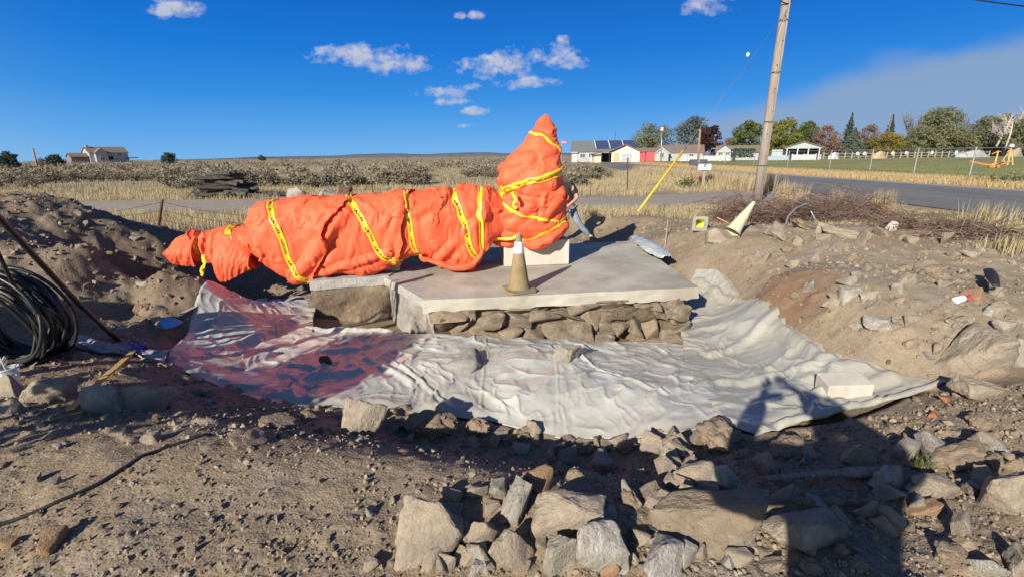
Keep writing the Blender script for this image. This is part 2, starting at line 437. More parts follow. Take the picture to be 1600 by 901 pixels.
def lumps(x, y):                        # loose dug soil relief
    w1 = fbm(x * .9, y * .9, 3, 2)
    a = fbm(x * 2.2 + w1, y * 2.2, 0, 4) * .05
    b = fbm(x * 7, y * 7, 5, 4) * .028
    c = ridge(x * 14, y * 14, 9, 3) * .007
    d = fbm(x * 40, y * 40, 2, 2) * .007
    e = np.maximum(fbm(x * 4.5, y * 4.5, 8, 3) - .12, 0) * .22
    hp = sstep(-2.6, -4.2, x) * sstep(3.6, 5.2, y)
    lf = sstep(.4, -.6, x) * sstep(2.6, 2.0, y)
    b = b * (1 - .5 * lf); e = e * (1 - .75 * lf); d = d * (1 - .3 * lf)
    return a + b * (1 + hp) + c * (1 + hp) + d + e + hp * (fbm(x * 3.2, y * 3.2, 21, 4) * .14 + ridge(x * 5, y * 5, 25, 3) * .02)
def zones(x, y):
    n = fbm(x * .5, y * .5, 1, 4)
    dug = 1 - sstep(.80, .95, np.hypot(x / 15.0, (y - .5) / 12.6) + n * .25)
    right = sstep(0, 1, (x - 6.0 - n * 2) / 1.0) * sstep(8.2, 9.6, y + .33 * (x - 6) + n * 1.2)     # dry grass verge behind the right bank
    dug = dug * (1 - right)
    dug = np.maximum(dug, (1 - sstep(.8, 1.2, y + n)) * (np.abs(x) < 9))
    drive = sstep(0, .8, y - (14.2 - .045 * x) + n * .7 - .3 * sstep(2, 9, x)) * (1 - sstep(0, .8, y - (18.2 - .05 * x + 2.4 * sstep(4, 10, x)) + n * .7)) * (1 - sstep(11.8, 12.6, x))
    lawn = sstep(26.5, 28.0, x + n * 1.5) * sstep(20, 21, y) * (1 - sstep(112, 120, y))
    return dug, drive, lawn
def build_ground():
    ys = np.concatenate([[-300, -100, -40, -18, -9, -5, -3, -2, -1.2, -.6, -.2, .1, .35], np.geomspace(.6, 14, 560), np.geomspace(14.3, 6000, 110)])
    nc = 680
    u = np.linspace(-1, 1, nc)
    hw = 3.2 + 1.27 * np.abs(ys)
    X = u[None, :] * hw[:, None]; Yg = np.repeat(ys[:, None], nc, 1)
    Z = zbase(X, Yg)
    dug, drive, lawn = zones(X, Yg)
    near = (Yg < 26) & (Yg > -3)
    L_ = np.zeros_like(Z); L_[near] = lumps(X[near], Yg[near])
    nx = 1 / (1 + (Yg / 30) ** 2)
    sh = inpoly(X, Yg, MASKPOLY).astype(float)
    ed = np.full(X.shape, 9.0); nb = (Yg < 9) & (Yg > 1)
    for k in range(len(MASKPOLY)): ed[nb] = np.minimum(ed[nb], segdist(X[nb], Yg[nb], MASKPOLY[k], MASKPOLY[(k + 1) % len(MASKPOLY)]))
    sh = sh * sstep(.02, .22, ed)
    Z = Z + L_ * (dug * .95 + .05) * (1 - sh * 1.0) * (1 - .8 * drive)
    Z = Z - .10 * sh
    grass = (1 - dug) * (1 - drive)
    Z = Z + np.where(near, 0, 0) + fbm(X * .06, Yg * .06, 4, 3) * .25 * sstep(24, 60, Yg) * (1 - sstep(9, 11, X))
    me = me_np('ground', np.stack([X, Yg, Z], -1).reshape(-1, 3), grid_faces(len(ys), nc))
    fattr(me, 'dug', dug.ravel()); fattr(me, 'drive', drive.ravel()); fattr(me, 'lawn', lawn.ravel())
    red = np.zeros_like(Z)
    for (px, py, r, s) in [(1225, 455, .55, 1.0), (1250, 480, .35, 1.), (290, 440, .4, .3), (1400, 375, .6, .5)]:
        c = hit(px, py); d = np.hypot(X - c.x, Yg - c.y) / r
        red = np.maximum(red, s * (1 - sstep(.3, 1.1, d + fbm(X * 5, Yg * 5, 1, 3) * .7)))
    fattr(me, 'red', red.ravel())
    fattr(me, 'pale', (sstep(1.5, 4.0, X - .15 * Yg) * sstep(2.0, 3.6, Yg) * np.clip(.75 + fbm(X * 1.5, Yg * 1.5, 61, 4), 0, 1)).ravel())
    fattr(me, 'heap', (sstep(-2.4, -4.0, X) * sstep(3.9, 5.2, Yg) * (1 - sstep(10, 12, Yg)) * np.clip(.7 + fbm(X * 1.8, Yg * 1.8, 81, 4) * 1.4, 0, 1)).ravel())
    gravel = sstep(.05, .25, fbm(X * .9, Yg * .9, 12, 4))
    fattr(me, 'gravel', gravel.ravel())
    m = bpy.data.materials.new('ground'); m.use_nodes = True
    nt = m.node_tree; N, L = nt.nodes.new, nt.links.new
    b = nt.nodes['Principled BSDF']; b.inputs['Roughness'].default_value = .95; b.inputs['Specular IOR Level'].default_value = .15
    geo = N('ShaderNodeNewGeometry'); pos = geo.outputs['Position']
    def noise(s, d, r=.6):
        n = N('ShaderNodeTexNoise'); n.inputs['Scale'].default_value = s; n.inputs['Detail'].default_value = d; n.inputs['Roughness'].default_value = r; L(pos, n.inputs['Vector']); return n.outputs['Fac']
    def ramp(f, a, c):
        r = N('ShaderNodeMapRange'); r.inputs[1].default_value = a; r.inputs[2].default_value = c; L(f, r.inputs[0]); return r.outputs[0]
    def mix(f, A, B):
        x = N('ShaderNodeMix'); x.data_type = 'RGBA'
        L(f, x.inputs['Factor'])
        for k, v in (('A', A), ('B', B)):
            if isinstance(v, tuple): x.inputs[k].default_value = rgb(v)
            else: L(v, x.inputs[k])
        return x.outputs['Result']
    def attr(n_):
        a = N('ShaderNodeAttribute'); a.attribute_name = n_; return a.outputs['Fac']
    def mul(a, c):
        q = N('ShaderNodeMath'); q.operation = 'MULTIPLY'; L(a, q.inputs[0])
        if isinstance(c, float): q.inputs[1].default_value = c
        else: L(c, q.inputs[1])
        return q.outputs[0]
    soil = mix(ramp(noise(1.3, 8, .7), .35, .65), (.185, .135, .09), (.285, .22, .15))
    soil = mix(mul(ramp(noise(38, 4, .7), .50, .64), .55), soil, (.35, .29, .215))
    soil = mix(mul(ramp(noise(23, 6, .75), .52, .66), .5), soil, (.115, .088, .062))
    soil = mix(mul(attr('gravel'), .42), soil, mix(ramp(noise(90, 3), .4, .62), (.15, .132, .118), (.34, .305, .265)))
    soil = mix(mul(attr('pale'), .6), soil, mix(ramp(noise(9, 8, .7), .38, .62), (.24, .195, .14), (.36, .305, .23)))
    soil = mix(mul(attr('heap'), .85), soil, mix(ramp(noise(14, 8, .75), .38, .62), (.085, .064, .048), (.20, .152, .108)))
    soil = mix(mul(attr('red'), .55), soil, (.19, .095, .05))
    dry = mix(ramp(noise(.5, 8, .7), .38, .62), (.22, .175, .115), (.40, .315, .185))
    dry = mix(mul(ramp(noise(5, 6, .7), .45, .65), .5), dry, (.17, .145, .105))
    drv = mix(ramp(noise(2.5, 7, .7), .35, .65), (.25, .215, .18), (.34, .30, .25))
    lwn = mix(ramp(noise(.16, 6, .6), .4, .6), (.17, .185, .065), (.27, .255, .10))
    col = mix(attr('drive'), dry, drv)
    col = mix(attr('lawn'), col, lwn)
    col = mix(attr('dug'), col, soil)
    L(col, b.inputs['Base Color'])
    bp = N('ShaderNodeBump'); bp.inputs['Strength'].default_value = .45; bp.inputs['Distance'].default_value = .01
    vor = N('ShaderNodeTexVoronoi'); vor.inputs['Scale'].default_value = 75; L(pos, vor.inputs['Vector'])
    ad = N('ShaderNodeMath'); ad.operation = 'SUBTRACT'; L(noise(55, 6, .7), ad.inputs[0]); L(mul(vor.outputs['Distance'], .8), ad.inputs[1])
    L(ad.outputs[0], bp.inputs['Height']); L(bp.outputs[0], b.inputs['Normal'])
    o = struct(ob('ground', me, m))
    # evaluated surface for resting stones on it
    return o, X, Yg, Z
GROUND, GX, GY, GZ = build_ground()
def zground(x, y):                      # height of the finished ground (bilinear in the grid)
    ys = GY[:, 0]; i = int(np.clip(np.searchsorted(ys, y) - 1, 0, len(ys) - 2))
    t = (y - ys[i]) / (ys[i + 1] - ys[i]); hwid = 3.2 + 1.27 * abs(y)
    c = (x / hwid + 1) / 2 * (GX.shape[1] - 1); j = int(np.clip(math.floor(c), 0, GX.shape[1] - 2)); s = min(max(c - j, 0), 1)
    return float((GZ[i, j] * (1 - s) + GZ[i, j + 1] * s) * (1 - t) + (GZ[i + 1, j] * (1 - s) + GZ[i + 1, j + 1] * s) * t)
GBVH = None

# ------------------------------------------------------------------ road
def build_road():
    cl = [(16.3, -60), (16.3, 8), (16.25, 20), (16.0, 36), (16.5, 55), (19.5, 80), (25.5, 112), (33, 150), (50, 215), (75, 300)]
    pts = catmull([(x, y, 0) for x, y in cl], 14)
    xs = np.linspace(-4, 4, 9); V = []
    for i, p in enumerate(pts):
        t = (pts[min(i + 1, len(pts) - 1)] - pts[max(i - 1, 0)]).normalized(); n = Vector((t.y, -t.x, 0))
        for k in xs:
            j = fbm(p.y * .7, k, 3, 2) * .25 if abs(k) == 4 else 0
            q = p + n * (k + j); V.append((q.x, q.y, .035 - .012 * abs(k) / 4 * 2 + .01))
    m = mat('asphalt', (.125, .125, .128), (.175, .172, .168), scale=.8, detail=8, rough=.9, bump=.3, bscale=40, bdist=.01, c3=(.20, .19, .178), spec=.2, stretch=(1, .25, 1))
    struct(ob('road', me_np('road', V, grid_faces(len(pts), 9)), m))
    # dusty shoulder on the far side
    V = []
    for i, p in enumerate(pts):
        t = (pts[min(i + 1, len(pts) - 1)] - pts[max(i - 1, 0)]).normalized(); n = Vector((t.y, -t.x, 0))
        for k in (3.7, 4.4, 5.4):
            q = p + n * (k + fbm(p.y * .4, k, 6, 2) * .5 * (k > 4)); V.append((q.x, q.y, .018 - .004 * (k - 3.7)))
    struct(ob('road_shoulder', me_np('road_shoulder', V, grid_faces(len(pts), 3)), mat('shoulder', (.30, .25, .19), (.38, .32, .25), scale=3, bump=.4)))
build_road()
# ridge on the horizon
def build_hills():
    n = 160; V = []
    for i in range(n):
        az = -.62 + .80 * i / (n - 1)
        R = 5200
        h = (16 + 22 * max(0, fbm(az * 7, 1.5, 0, 4) * 2 + .5)) * sstep(-.62, -.35, az) + 6
        h *= (1 - .75 * sstep(.10, .18, az))
        x, y = math.sin(az) * R, math.cos(az) * R
        V += [(x * .985, y * .985, -3), (x, y, h * .8), (x * 1.03, y * 1.03, h), (x * 1.1, y * 1.1, -3)]
    m = mat('far_hills', (.085, .10, .12), (.11, .12, .135), scale=.004)  # blue-grey of distant haze put into the hill colour
    struct(ob('hills', me_np('hills', V, grid_faces(n, 4)), m))
build_hills()

# ------------------------------------------------------------------ plastic sheeting
def resample(pts, n):
    p = np.array([tuple(q)[:2] for q in catmull(pts, 10)]); d = np.r_[0, np.cumsum(np.hypot(*np.diff(p, axis=0).T))]
    t = np.linspace(0, d[-1], n); return np.c_[np.interp(t, d, p[:, 0]), np.interp(t, d, p[:, 1])]
def smooth_noise_edge(p, amp, f, seed):
    t = np.linspace(0, 1, len(p)); n = np.stack([fbm(t * f, seed, 0, 3), fbm(t * f, seed + 7, 0, 3)], -1)
    return p + n * amp * np.sin(np.pi * t)[:, None] ** .3
def build_sheet(name, spec, nu, nv, lab, m, folds, amp, seed, maroon=None, lift=.018, curl=0.04):
    a = smooth_noise_edge(resample(curve(spec['top']), nu), .02, 6, seed); b = smooth_noise_edge(resample(curve(spec['bot']), nu), .10, 9, seed + 3)
    v = np.linspace(0, 1, nv)[:, None, None]
    XY = a[None] * (1 - v) + b[None] * v
    u = np.linspace(0, 1, nu)[None, :]; vv = np.linspace(0, 1, nv)[:, None]
    side = .04 * fbm(vv * 8, u * 0 + seed, 2, 3) * (np.abs(u - .5) * 2) ** 8
    XY[..., 0] += side
    x, y = XY[..., 0], XY[..., 1]
    z = zbase(x, y) + lift
    w = fbm(x * 1.3, y * 1.3, seed, 3)
    w2 = fbm(x * .8 + 5, y * .8, seed + 30, 2)
    def crease(f, g, sd_, k, p=1.0):
        n = pnoise(x * f[0] + y * f[1] + w * f[2], x * g[0] + y * g[1] + w2 * g[2], sd_)
        return np.exp(-np.abs(n) * k) * sstep(-.25, .25, pnoise(x * 1.7 + sd_, y * 1.7, sd_ + 3))
    def tent(a, b, sd_, k=2.2): return 1 - np.abs(pnoise(a, b, sd_)) * k
    wr = fbm(x * 1.5, y * 1.5, seed + 2, 2) * .04
    wr = wr + tent(x * 1.3 + y * .5 + w * 1.6, y * .8 - x * .4 + w2, seed) * .060 + tent(x * 1.1 - y * 2.1 + w * 2.2, y * .9 + x * .8, seed + 4) * .042
    wr = wr + tent(x * 3.6 + y * 2.2 + w * 3.5, y * 2.4 - x * 1.8 + w2 * 3, seed + 8) * .009 + tent(x * 2.0 - y * 5.2 + w * 4, y * 2 + x * 2.2, seed + 9) * .006 + tent(x * 8 + w * 6, y * 7 - w2 * 6, seed + 11) * .0035
    wr = wr + crease((1.8, 1.2, 2.2), (-.5, .8, 1.5), seed + 4, 24) * .034 + crease((1.1, -2.6, 3), (.9, .6, 1), seed + 6, 26) * .028 + crease((3.6, .8, 4), (-1, 1.4, 2), seed + 8, 24) * .020 + crease((5.5, -3.5, 5), (2, 3, 3), seed + 16, 18) * .012
    fe = sstep(0.0, .07, np.minimum(np.minimum(vv * 1.5 + .05, 1 - vv), np.minimum(u, 1 - u) * 2 + .03))
    z += ((wr - .085) * amp * .8 + .015) * fe - .010 * (1 - fe)
    for (q0, q1, h, wd) in folds:
        A, B = hit(*q0), hit(*q1); L_ = (B - A).length
        d = segdist(x + .03 * fbm(x * 4, y * 4, 3, 2), y + .05 * fbm(x * 3, y * 3, 6, 3), A, B)
        z += h * (np.exp(-(d / wd) ** 2) - .4 * np.exp(-((d - wd * 1.9) / wd) ** 2))
    e = np.minimum(np.minimum(u, 1 - u) * 1.0, np.minimum(vv, 1 - vv))
    z += curl * (1 - sstep(0, .05, np.minimum(vv * 2.0 + .02, 1 - vv))) * np.maximum(fbm(x * 2.5, y * 2.5, seed + 20, 3) + .1, -.1) * .2
    V = np.stack([x, y, z], -1).reshape(-1, 3)
    me = me_np(name, V, grid_faces(nv, nu))
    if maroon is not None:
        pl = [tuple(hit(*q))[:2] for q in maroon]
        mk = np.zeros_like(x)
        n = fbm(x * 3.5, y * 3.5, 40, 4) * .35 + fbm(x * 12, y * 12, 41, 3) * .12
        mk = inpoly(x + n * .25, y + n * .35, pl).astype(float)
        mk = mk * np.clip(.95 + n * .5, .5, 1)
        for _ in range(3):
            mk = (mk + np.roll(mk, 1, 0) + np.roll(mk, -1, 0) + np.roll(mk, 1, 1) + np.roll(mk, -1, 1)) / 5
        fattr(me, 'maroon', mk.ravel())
    dust = sstep(.0, .35, fbm(x * 1.2, y * 1.2, seed + 50, 4) + .25 * sstep(.75, 1.0, vv))
    fattr(me, 'dust', dust.ravel())
    o = ob(name, me, m); tag(o, lab, 'plastic sheet')
    sm = o.modifiers.new('thickness', 'SOLIDIFY'); sm.thickness = .003; sm.offset = 1
    return o, V.reshape(nv, nu, 3)
def plastic_mat(name, c1, c2, cd, maroon=False):
    m = mat(name, c1, c2, scale=2.5, detail=6, rough=.30, bump=.15, bscale=26, bdist=.02, spec=.8, crumple=(7.5, .16, .02))
    nt = m.node_tree; N, L = nt.nodes.new, nt.links.new; b = nt.nodes['Principled BSDF']
    src = b.inputs['Base Color'].links[0].from_socket
    a = N('ShaderNodeAttribute'); a.attribute_name = 'dust'
    f = N('ShaderNodeMath'); f.operation = 'MULTIPLY'; L(a.outputs['Fac'], f.inputs[0]); f.inputs[1].default_value = .55
    x = N('ShaderNodeMix'); x.data_type = 'RGBA'; L(f.outputs[0], x.inputs['Factor']); L(src, x.inputs['A']); x.inputs['B'].default_value = rgb(cd); src = x.outputs['Result']
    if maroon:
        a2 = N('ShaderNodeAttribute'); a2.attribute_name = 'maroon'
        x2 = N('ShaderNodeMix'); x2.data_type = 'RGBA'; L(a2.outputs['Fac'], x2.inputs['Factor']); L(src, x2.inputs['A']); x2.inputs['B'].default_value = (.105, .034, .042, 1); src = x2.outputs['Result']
    L(src, b.inputs['Base Color'])
    r = N('ShaderNodeMapRange'); L(a.outputs['Fac'], r.inputs[0]); r.inputs[3].default_value = .24; r.inputs[4].default_value = .42; L(r.outputs[0], b.inputs['Roughness'])
    b.inputs['Coat Weight'].default_value = .12; b.inputs['Coat Roughness'].default_value = .2
    return m
M_PL = plastic_mat('plastic_film', (.36, .355, .32), (.45, .445, .405), (.27, .245, .20))
M_PR = plastic_mat('plastic_film_dusty', (.30, .292, .25), (.38, .37, .315), (.31, .272, .205))
build_sheet('plastic_sheet', SHEET_FRONT, 340, 150, 'wide crinkled white plastic sheet on the trench floor in front of the stone foundation', M_PL,
    [((760, 532), (752, 640), .010, .012), ((868, 540), (872, 660), .008, .010), ((600, 560), (690, 630), .014, .018), ((530, 560), (450, 620), .035, .05), ((640, 600), (560, 560), .02, .03), ((900, 560), (1040, 620), .014, .02), ((480, 515), (650, 520), .03, .03)], 1.0, 2)
build_sheet('plastic_sheet', SHEET_RIGHT, 260, 210, 'dusty translucent plastic sheet running up the dirt bank at the right of the slab', M_PR,
    [((1110, 560), (1230, 470), .022, .05), ((1130, 600), (1300, 560), .028, .05), ((1180, 640), (1390, 590), .03, .05), ((1300, 570), (1270, 650), .03, .04), ((1220, 520), (1290, 570), .02, .04), ((1090, 440), (1170, 470), .02, .04), ((1220, 668), (1470, 602), .035, .035)], 1.0, 5)
build_sheet('plastic_sheet', SHEET_LEFT, 150, 190, 'pale plastic sheet with maroon reflections draped down the left side of the trench', M_PL,
    [((260, 560), (470, 500), .03, .06), ((300, 585), (420, 560), .03, .05), ((330, 520), (480, 480), .02, .05)], 1.0, 9,
    curl=.06)
# ------------------------------------------------------------------ concrete slab and footing
M_CONC = mat('concrete', (.33, .305, .25), (.47, .44, .375), scale=2.2, detail=9, rough=.9, bump=.25, bscale=60, bdist=.006, c3=(.25, .22, .175), spec=.2)
M_CONC_R = mat('rough_concrete', (.33, .315, .29), (.44, .42, .39), scale=7, detail=8, rough=.95, bump=.9, bscale=45, bdist=.02, c3=(.34, .31, .27), spec=.15)
M_CONC_P = mat('poured_concrete', (.25, .235, .21), (.36, .34, .31), scale=8, detail=9, rough=.97, bump=1.0, bscale=30, bdist=.03, c3=(.22, .19, .155), spec=.1)
M_BLOCK = mat('concrete_block', (.44, .40, .345), (.53, .49, .43), scale=3, detail=8, rough=.9, bump=.3, bscale=50, bdist=.006, spec=.2, stretch=(3, 3, .6))
M_EARTH = mat('earth_wall', (.19, .14, .095), (.30, .235, .165), scale=4, detail=9, rough=.95, bump=1.0, bscale=22, bdist=.04, c3=(.11, .08, .06), spec=.1)
M_STONE = mat('field_stone', (.27, .22, .165), (.38, .315, .24), scale=2.6, detail=9, rough=.92, bump=.6, bscale=7, bdist=.05, c3=(.21, .175, .145), spec=.2)
M_STONE2 = mat('grey_stone', (.27, .24, .20), (.38, .345, .295), scale=3, detail=9, rough=.92, bump=.6, bscale=8, bdist=.05, c3=(.22, .19, .16), spec=.2)
M_STONE3 = mat('rusty_stone', (.27, .165, .09), (.36, .24, .15), scale=3, detail=9, rough=.92, bump=.6, bscale=8, bdist=.05, spec=.2)
M_WALL = mat('wall_stone', (.27, .215, .155), (.41, .34, .255), scale=5, detail=9, rough=.95, bump=1.0, bscale=26, bdist=.03, c3=(.19, .145, .105), spec=.1)
M_LIME = mat('limed_stone', (.32, .285, .235), (.52, .49, .44), scale=3.4, detail=10, rough=.92, bump=.7, bscale=8, bdist=.05, c3=(.28, .25, .21), spec=.2)
M_CLOD = mat('earth_clod', (.22, .165, .115), (.32, .25, .185), scale=4, detail=10, rough=.97, bump=.6, bscale=9, bdist=.05, spec=.1)

def slab(name, c, th, m, parent=None, nu=60, nv=50, edge=.012, under=.05, seed=0, topn=.006, crown=None):
    # c: four top corners (front left, front right, back right, back left); a cast slab with worn arrises and a ragged underside
    c = [Vector(q) for q in c]
    u = np.linspace(0, 1, nu); v = np.linspace(0, 1, nv)
    U, W = np.meshgrid(u, v)
    co = np.array([tuple(q) for q in c])
    def bil(U, W): return (co[0] * ((1 - U) * (1 - W))[..., None] + co[1] * (U * (1 - W))[..., None] + co[2] * (U * W)[..., None] + co[3] * ((1 - U) * W)[..., None])
    T = bil(U, W)
    T[..., 2] += fbm(T[..., 0] * 2, T[..., 1] * 2, seed, 4) * topn * 2
    if crown is not None: T = crown(T)
    cen = T.reshape(-1, 3).mean(0)
    ring = np.concatenate([T[0, :], T[1:, -1], T[-1, -2::-1], T[-2:0:-1, 0]])
    n = len(ring)
    def off(r, k):                      # push outwards in plan
        d = r[:, :2] - cen[:2]; d /= np.linalg.norm(d, axis=1)[:, None] + 1e-9
        q = r.copy(); q[:, :2] += d * k[:, None] if hasattr(k, '__len__') else d * k; return q
    rings = []
    t = np.linspace(0, 1, 7)[1:]
    for k in t:
        q = off(ring, .008 + edge * fbm(ring[:, 0] * 7, ring[:, 1] * 7, k * 2 + seed, 3))
        low = th + under * np.maximum(0, fbm(ring[:, 0] * 3.1, ring[:, 1] * 3.1, seed + 3, 4) + .05)
        q[:, 2] = ring[:, 2] - .006 - k * low
        rings.append(q)
    inner = off(rings[-1].copy(), -.25); 
    V = [T.reshape(-1, 3)]; F = [grid_faces(nv, nu)]
    idx = np.arange(nu * nv).reshape(nv, nu)
    top_ids = np.concatenate([idx[0, :], idx[1:, -1], idx[-1, -2::-1], idx[-2:0:-1, 0]])
    base = nu * nv; prev = top_ids
    for q in rings + [inner]:
        ids = base + np.arange(n); V.append(q); base += n
        F.append(np.stack([prev, np.roll(prev, -1), np.roll(ids, -1), ids], -1)[:, ::-1]); prev = ids
    me = me_np(name, np.concatenate(V), np.concatenate(F), smooth=True)
    o = ob(name, me, m, parent)
    es = o.modifiers.new('edges', 'EDGE_SPLIT'); es.split_angle = math.radians(50)
    return o
SFL, SFR, SBR = P(660, 469), P(1092, 449), P(990, 376)
ex = (SFR - SFL).normalized(); ey = Vector((-ex.y, ex.x, 0))
def S(a, b, z=0.0): q = SFL + ex * a + ey * b; return Vector((q.x, q.y, z))     # slab frame: a along the front edge, b backwards
sl = slab('concrete_slab', [S(0, 0), SFR, SBR, S(-.1, 3.0)], .135, M_CONC, nu=90, nv=80, under=.13, edge=.03, topn=.008, seed=4)
tag(sl, 'broad pale concrete slab with an orange bundle and a dirty traffic cone standing on it', 'concrete slab')
A0, A1 = P(484, 441), P(607, 432)
ft = thing('concrete_footing', 'narrow rough concrete footing strip running left from the slab over an earth pedestal', 'footing', tuple((A0 + A1) / 2))
loc0 = (A0 + A1) / 2
def rel(v, o): return Vector(v) - Vector(o)
strip = slab('footing_strip', [rel(A0, loc0) + Vector((0, 0, .015)), rel(A1, loc0) + Vector((0, 0, .015)), rel(S(-.35, 2.0, 0.01), loc0), rel(P(462, 431, .01), loc0) + Vector((-.1, .75, 0))], .12, M_CONC_R, ft, 60, 40, edge=.03, under=.05, seed=8)
# lump of concrete poured between strip and slab
def lump(name, poly_top, poly_bot, z0, z1, m, parent, o, amp, f, seed, n=34, jag=.0):
    # front face from a top polyline down to a bottom polyline, with depth behind; both in world xy
    a = resample([(*p, 0) for p in poly_top], 60); b = resample([(*p, 0) for p in poly_bot], 60)
    v = np.linspace(0, 1, n)[:, None, None]
    XY = a[None] * (1 - v) + b[None] * v
    Zt = np.linspace(0, 1, n)[:, None] * np.ones((1, 60)); z = z0 + (z1 - z0) * Zt
    d = fbm(XY[..., 0] * f, XY[..., 1] * f, z * f + seed, 5) * amp * np.minimum(1, Zt * 6 + .2) + np.abs(fbm(XY[..., 0] * f * .6, seed, z * f * .6, 2)) * jag
    XY[..., 1] -= d
    V = np.concatenate([np.stack([XY[..., 0], XY[..., 1], z], -1), np.stack([XY[-1:, :, 0], XY[-1:, :, 1] + .5, z[-1:]], -1)])
    Vt = V[0:1].copy(); Vt[..., 1] += .45
    V = np.concatenate([Vt, V])
    V = V.reshape(-1, 3) - np.array(tuple(o))
    return ob(name, me_np(name, V, grid_faces(n + 2, 60)), m, parent)
g0 = P(612, 433)
fillc = [P(600, 433) + Vector((0, .02, -.006)), S(.03, .03, -.006), S(.03, 1.9, -.006), S(-.6, 1.9, -.006)]
slab('concrete_fill', [rel(q, loc0) for q in fillc], .10, M_CONC_R, ft, 40, 40, edge=.02, under=.04, seed=15)
f0, f1 = fillc[0], fillc[1]
lump('poured_concrete', [(f0.x - .0, f0.y + .10), ((f0.x * 2 + f1.x) / 3, (f0.y * 2 + f1.y) / 3 + .05), ((f0.x + 2 * f1.x) / 3, (f0.y + 2 * f1.y) / 3 + .04), (f1.x + .05, f1.y + .05)],
     [(f0.x + .0, f0.y + .16), ((f0.x * 2 + f1.x) / 3 - .02, (f0.y * 2 + f1.y) / 3 + .0), ((f0.x + 2 * f1.x) / 3 - .04, (f0.y + 2 * f1.y) / 3 - .05), (f1.x + .10, f1.y + .0)], -.07, -.66, M_CONC_P, ft, loc0, .12, 3.6, 2, jag=.05)
e0, e1 = A0 + Vector((.0, .03, 0)), A1 + Vector((-.02, .03, 0))
ped = lump('earth_pedestal', [(e0.x, e0.y), ((e0.x + e1.x) / 2, (e0.y + e1.y) / 2 - .02), (e1.x, e1.y), (e1.x + .03, e1.y + .35)], [(e0.x - .1, e0.y - .12), ((e0.x + e1.x) / 2, (e0.y + e1.y) / 2 - .16), (e1.x - .05, e1.y - .1), (e1.x + .02, e1.y + .35)], -.12, -.75, M_EARTH, ft, loc0, .22, 2.6, 6, jag=.08)

# ------------------------------------------------------------------ stones
def rock_mesh(name, seed, npts=13, cuts=3, rough=.03, chip=.05, box=(1, 1, 1)):
    """angular broken stone: hull of a few points, worn arrises, chipped and pitted faces"""
    r = random.Random(seed)
    bm = bmesh.new()
    for k in range(npts):
        p = Vector([r.uniform(-1, 1) for _ in range(3)]); mx = max(abs(c) for c in p); p = p / mx * r.uniform(.82, 1.0) if r.random() < .8 else p
        bm.verts.new(p)
    h = bmesh.ops.convex_hull(bm, input=bm.verts)
    bmesh.ops.delete(bm, geom=[v for v in bm.verts if not v.link_faces], context='VERTS')
    bmesh.ops.dissolve_limit(bm, angle_limit=math.radians(16), verts=bm.verts, edges=bm.edges)
    bmesh.ops.bevel(bm, geom=list(bm.edges), offset=.055, segments=1, affect='EDGES', profile=.5)
    bmesh.ops.triangulate(bm, faces=bm.faces)
    for _ in range(cuts + 2):
        lim = 2.4 / 2 ** (cuts)
        lg = [e for e in bm.edges if e.calc_length() > lim]
        if not lg: break
        bmesh.ops.subdivide_edges(bm, edges=lg, cuts=1); bmesh.ops.triangulate(bm, faces=bm.faces)
    bm.normal_update()
    V = np.array([tuple(v.co) for v in bm.verts]); N_ = np.array([tuple(v.normal) for v in bm.verts]); sd = seed * 1.37
    a = fbm(V[:, 0] * 1.4 + sd, V[:, 1] * 1.4, V[:, 2] * 1.4, 2) * .16
    st = fbm(V[:, 0] * 3 + sd, V[:, 1] * 3, V[:, 2] * 4.5, 3); st = np.round(st * 7) / 7 * .6 + st * .4
    b = fbm(V[:, 0] * 9 + sd, V[:, 1] * 9, V[:, 2] * 9, 3)
    V = V + N_ * (a + st * chip * 2.2 + b * rough)[:, None]
    V = V / np.abs(V).max(0) * np.array(box)
    for v, c in zip(bm.verts, V): v.co = c
    for f in bm.faces: f.smooth = True
    me = bpy.data.meshes.new(name); bm.to_mesh(me); bm.free()
    me.set_sharp_from_angle(angle=math.radians(34))
    return me
ROCKS = [rock_mesh('rock_shape', 100 + i, npts=11 + i % 4, cuts=2, rough=.04) for i in range(14)]
BIGROCKS = [rock_mesh('rock_shape_large', 300 + i, npts=10 + i % 5, cuts=4, rough=.028) for i in range(12)]
def clod_mesh(name, seed):
    bm = bmesh.new(); bmesh.ops.create_icosphere(bm, subdivisions=4, radius=1.0)
    V = np.array([tuple(v.co) for v in bm.verts]); sd = seed * 2.3
    n = fbm(V[:, 0] * 1.3 + sd, V[:, 1] * 1.3, V[:, 2] * 1.3, 3) * .7 + fbm(V[:, 0] * 4 + sd, V[:, 1] * 4, V[:, 2] * 4, 4) * .34 + np.maximum(ridge(V[:, 0] * 5 + sd, V[:, 1] * 5, V[:, 2] * 5, 2), 0) * .06
    V = V * (1 + n)[:, None]; V[:, 2] = np.sign(V[:, 2]) * np.abs(V[:, 2]) ** 1.15; V /= np.abs(V).max(0)
    for v, c in zip(bm.verts, V): v.co = c
    for f in bm.faces: f.smooth = True
    me = bpy.data.meshes.new(name); bm.to_mesh(me); bm.free(); me.set_sharp_from_angle(angle=math.radians(40)); return me
CLODS = [clod_mesh('clod_shape', 500 + i) for i in range(6)]
_RM = {}
def rock_obj(name, base, m, loc, size, rot, parent=None):
    key = (base.name, m.name)
    if key not in _RM:
        c = base.copy(); c.materials.clear(); c.materials.append(m); _RM[key] = c
    o = bpy.data.objects.new(name, _RM[key]); link(o, parent); o.location = loc; o.scale = size; o.rotation_euler = rot
    return o
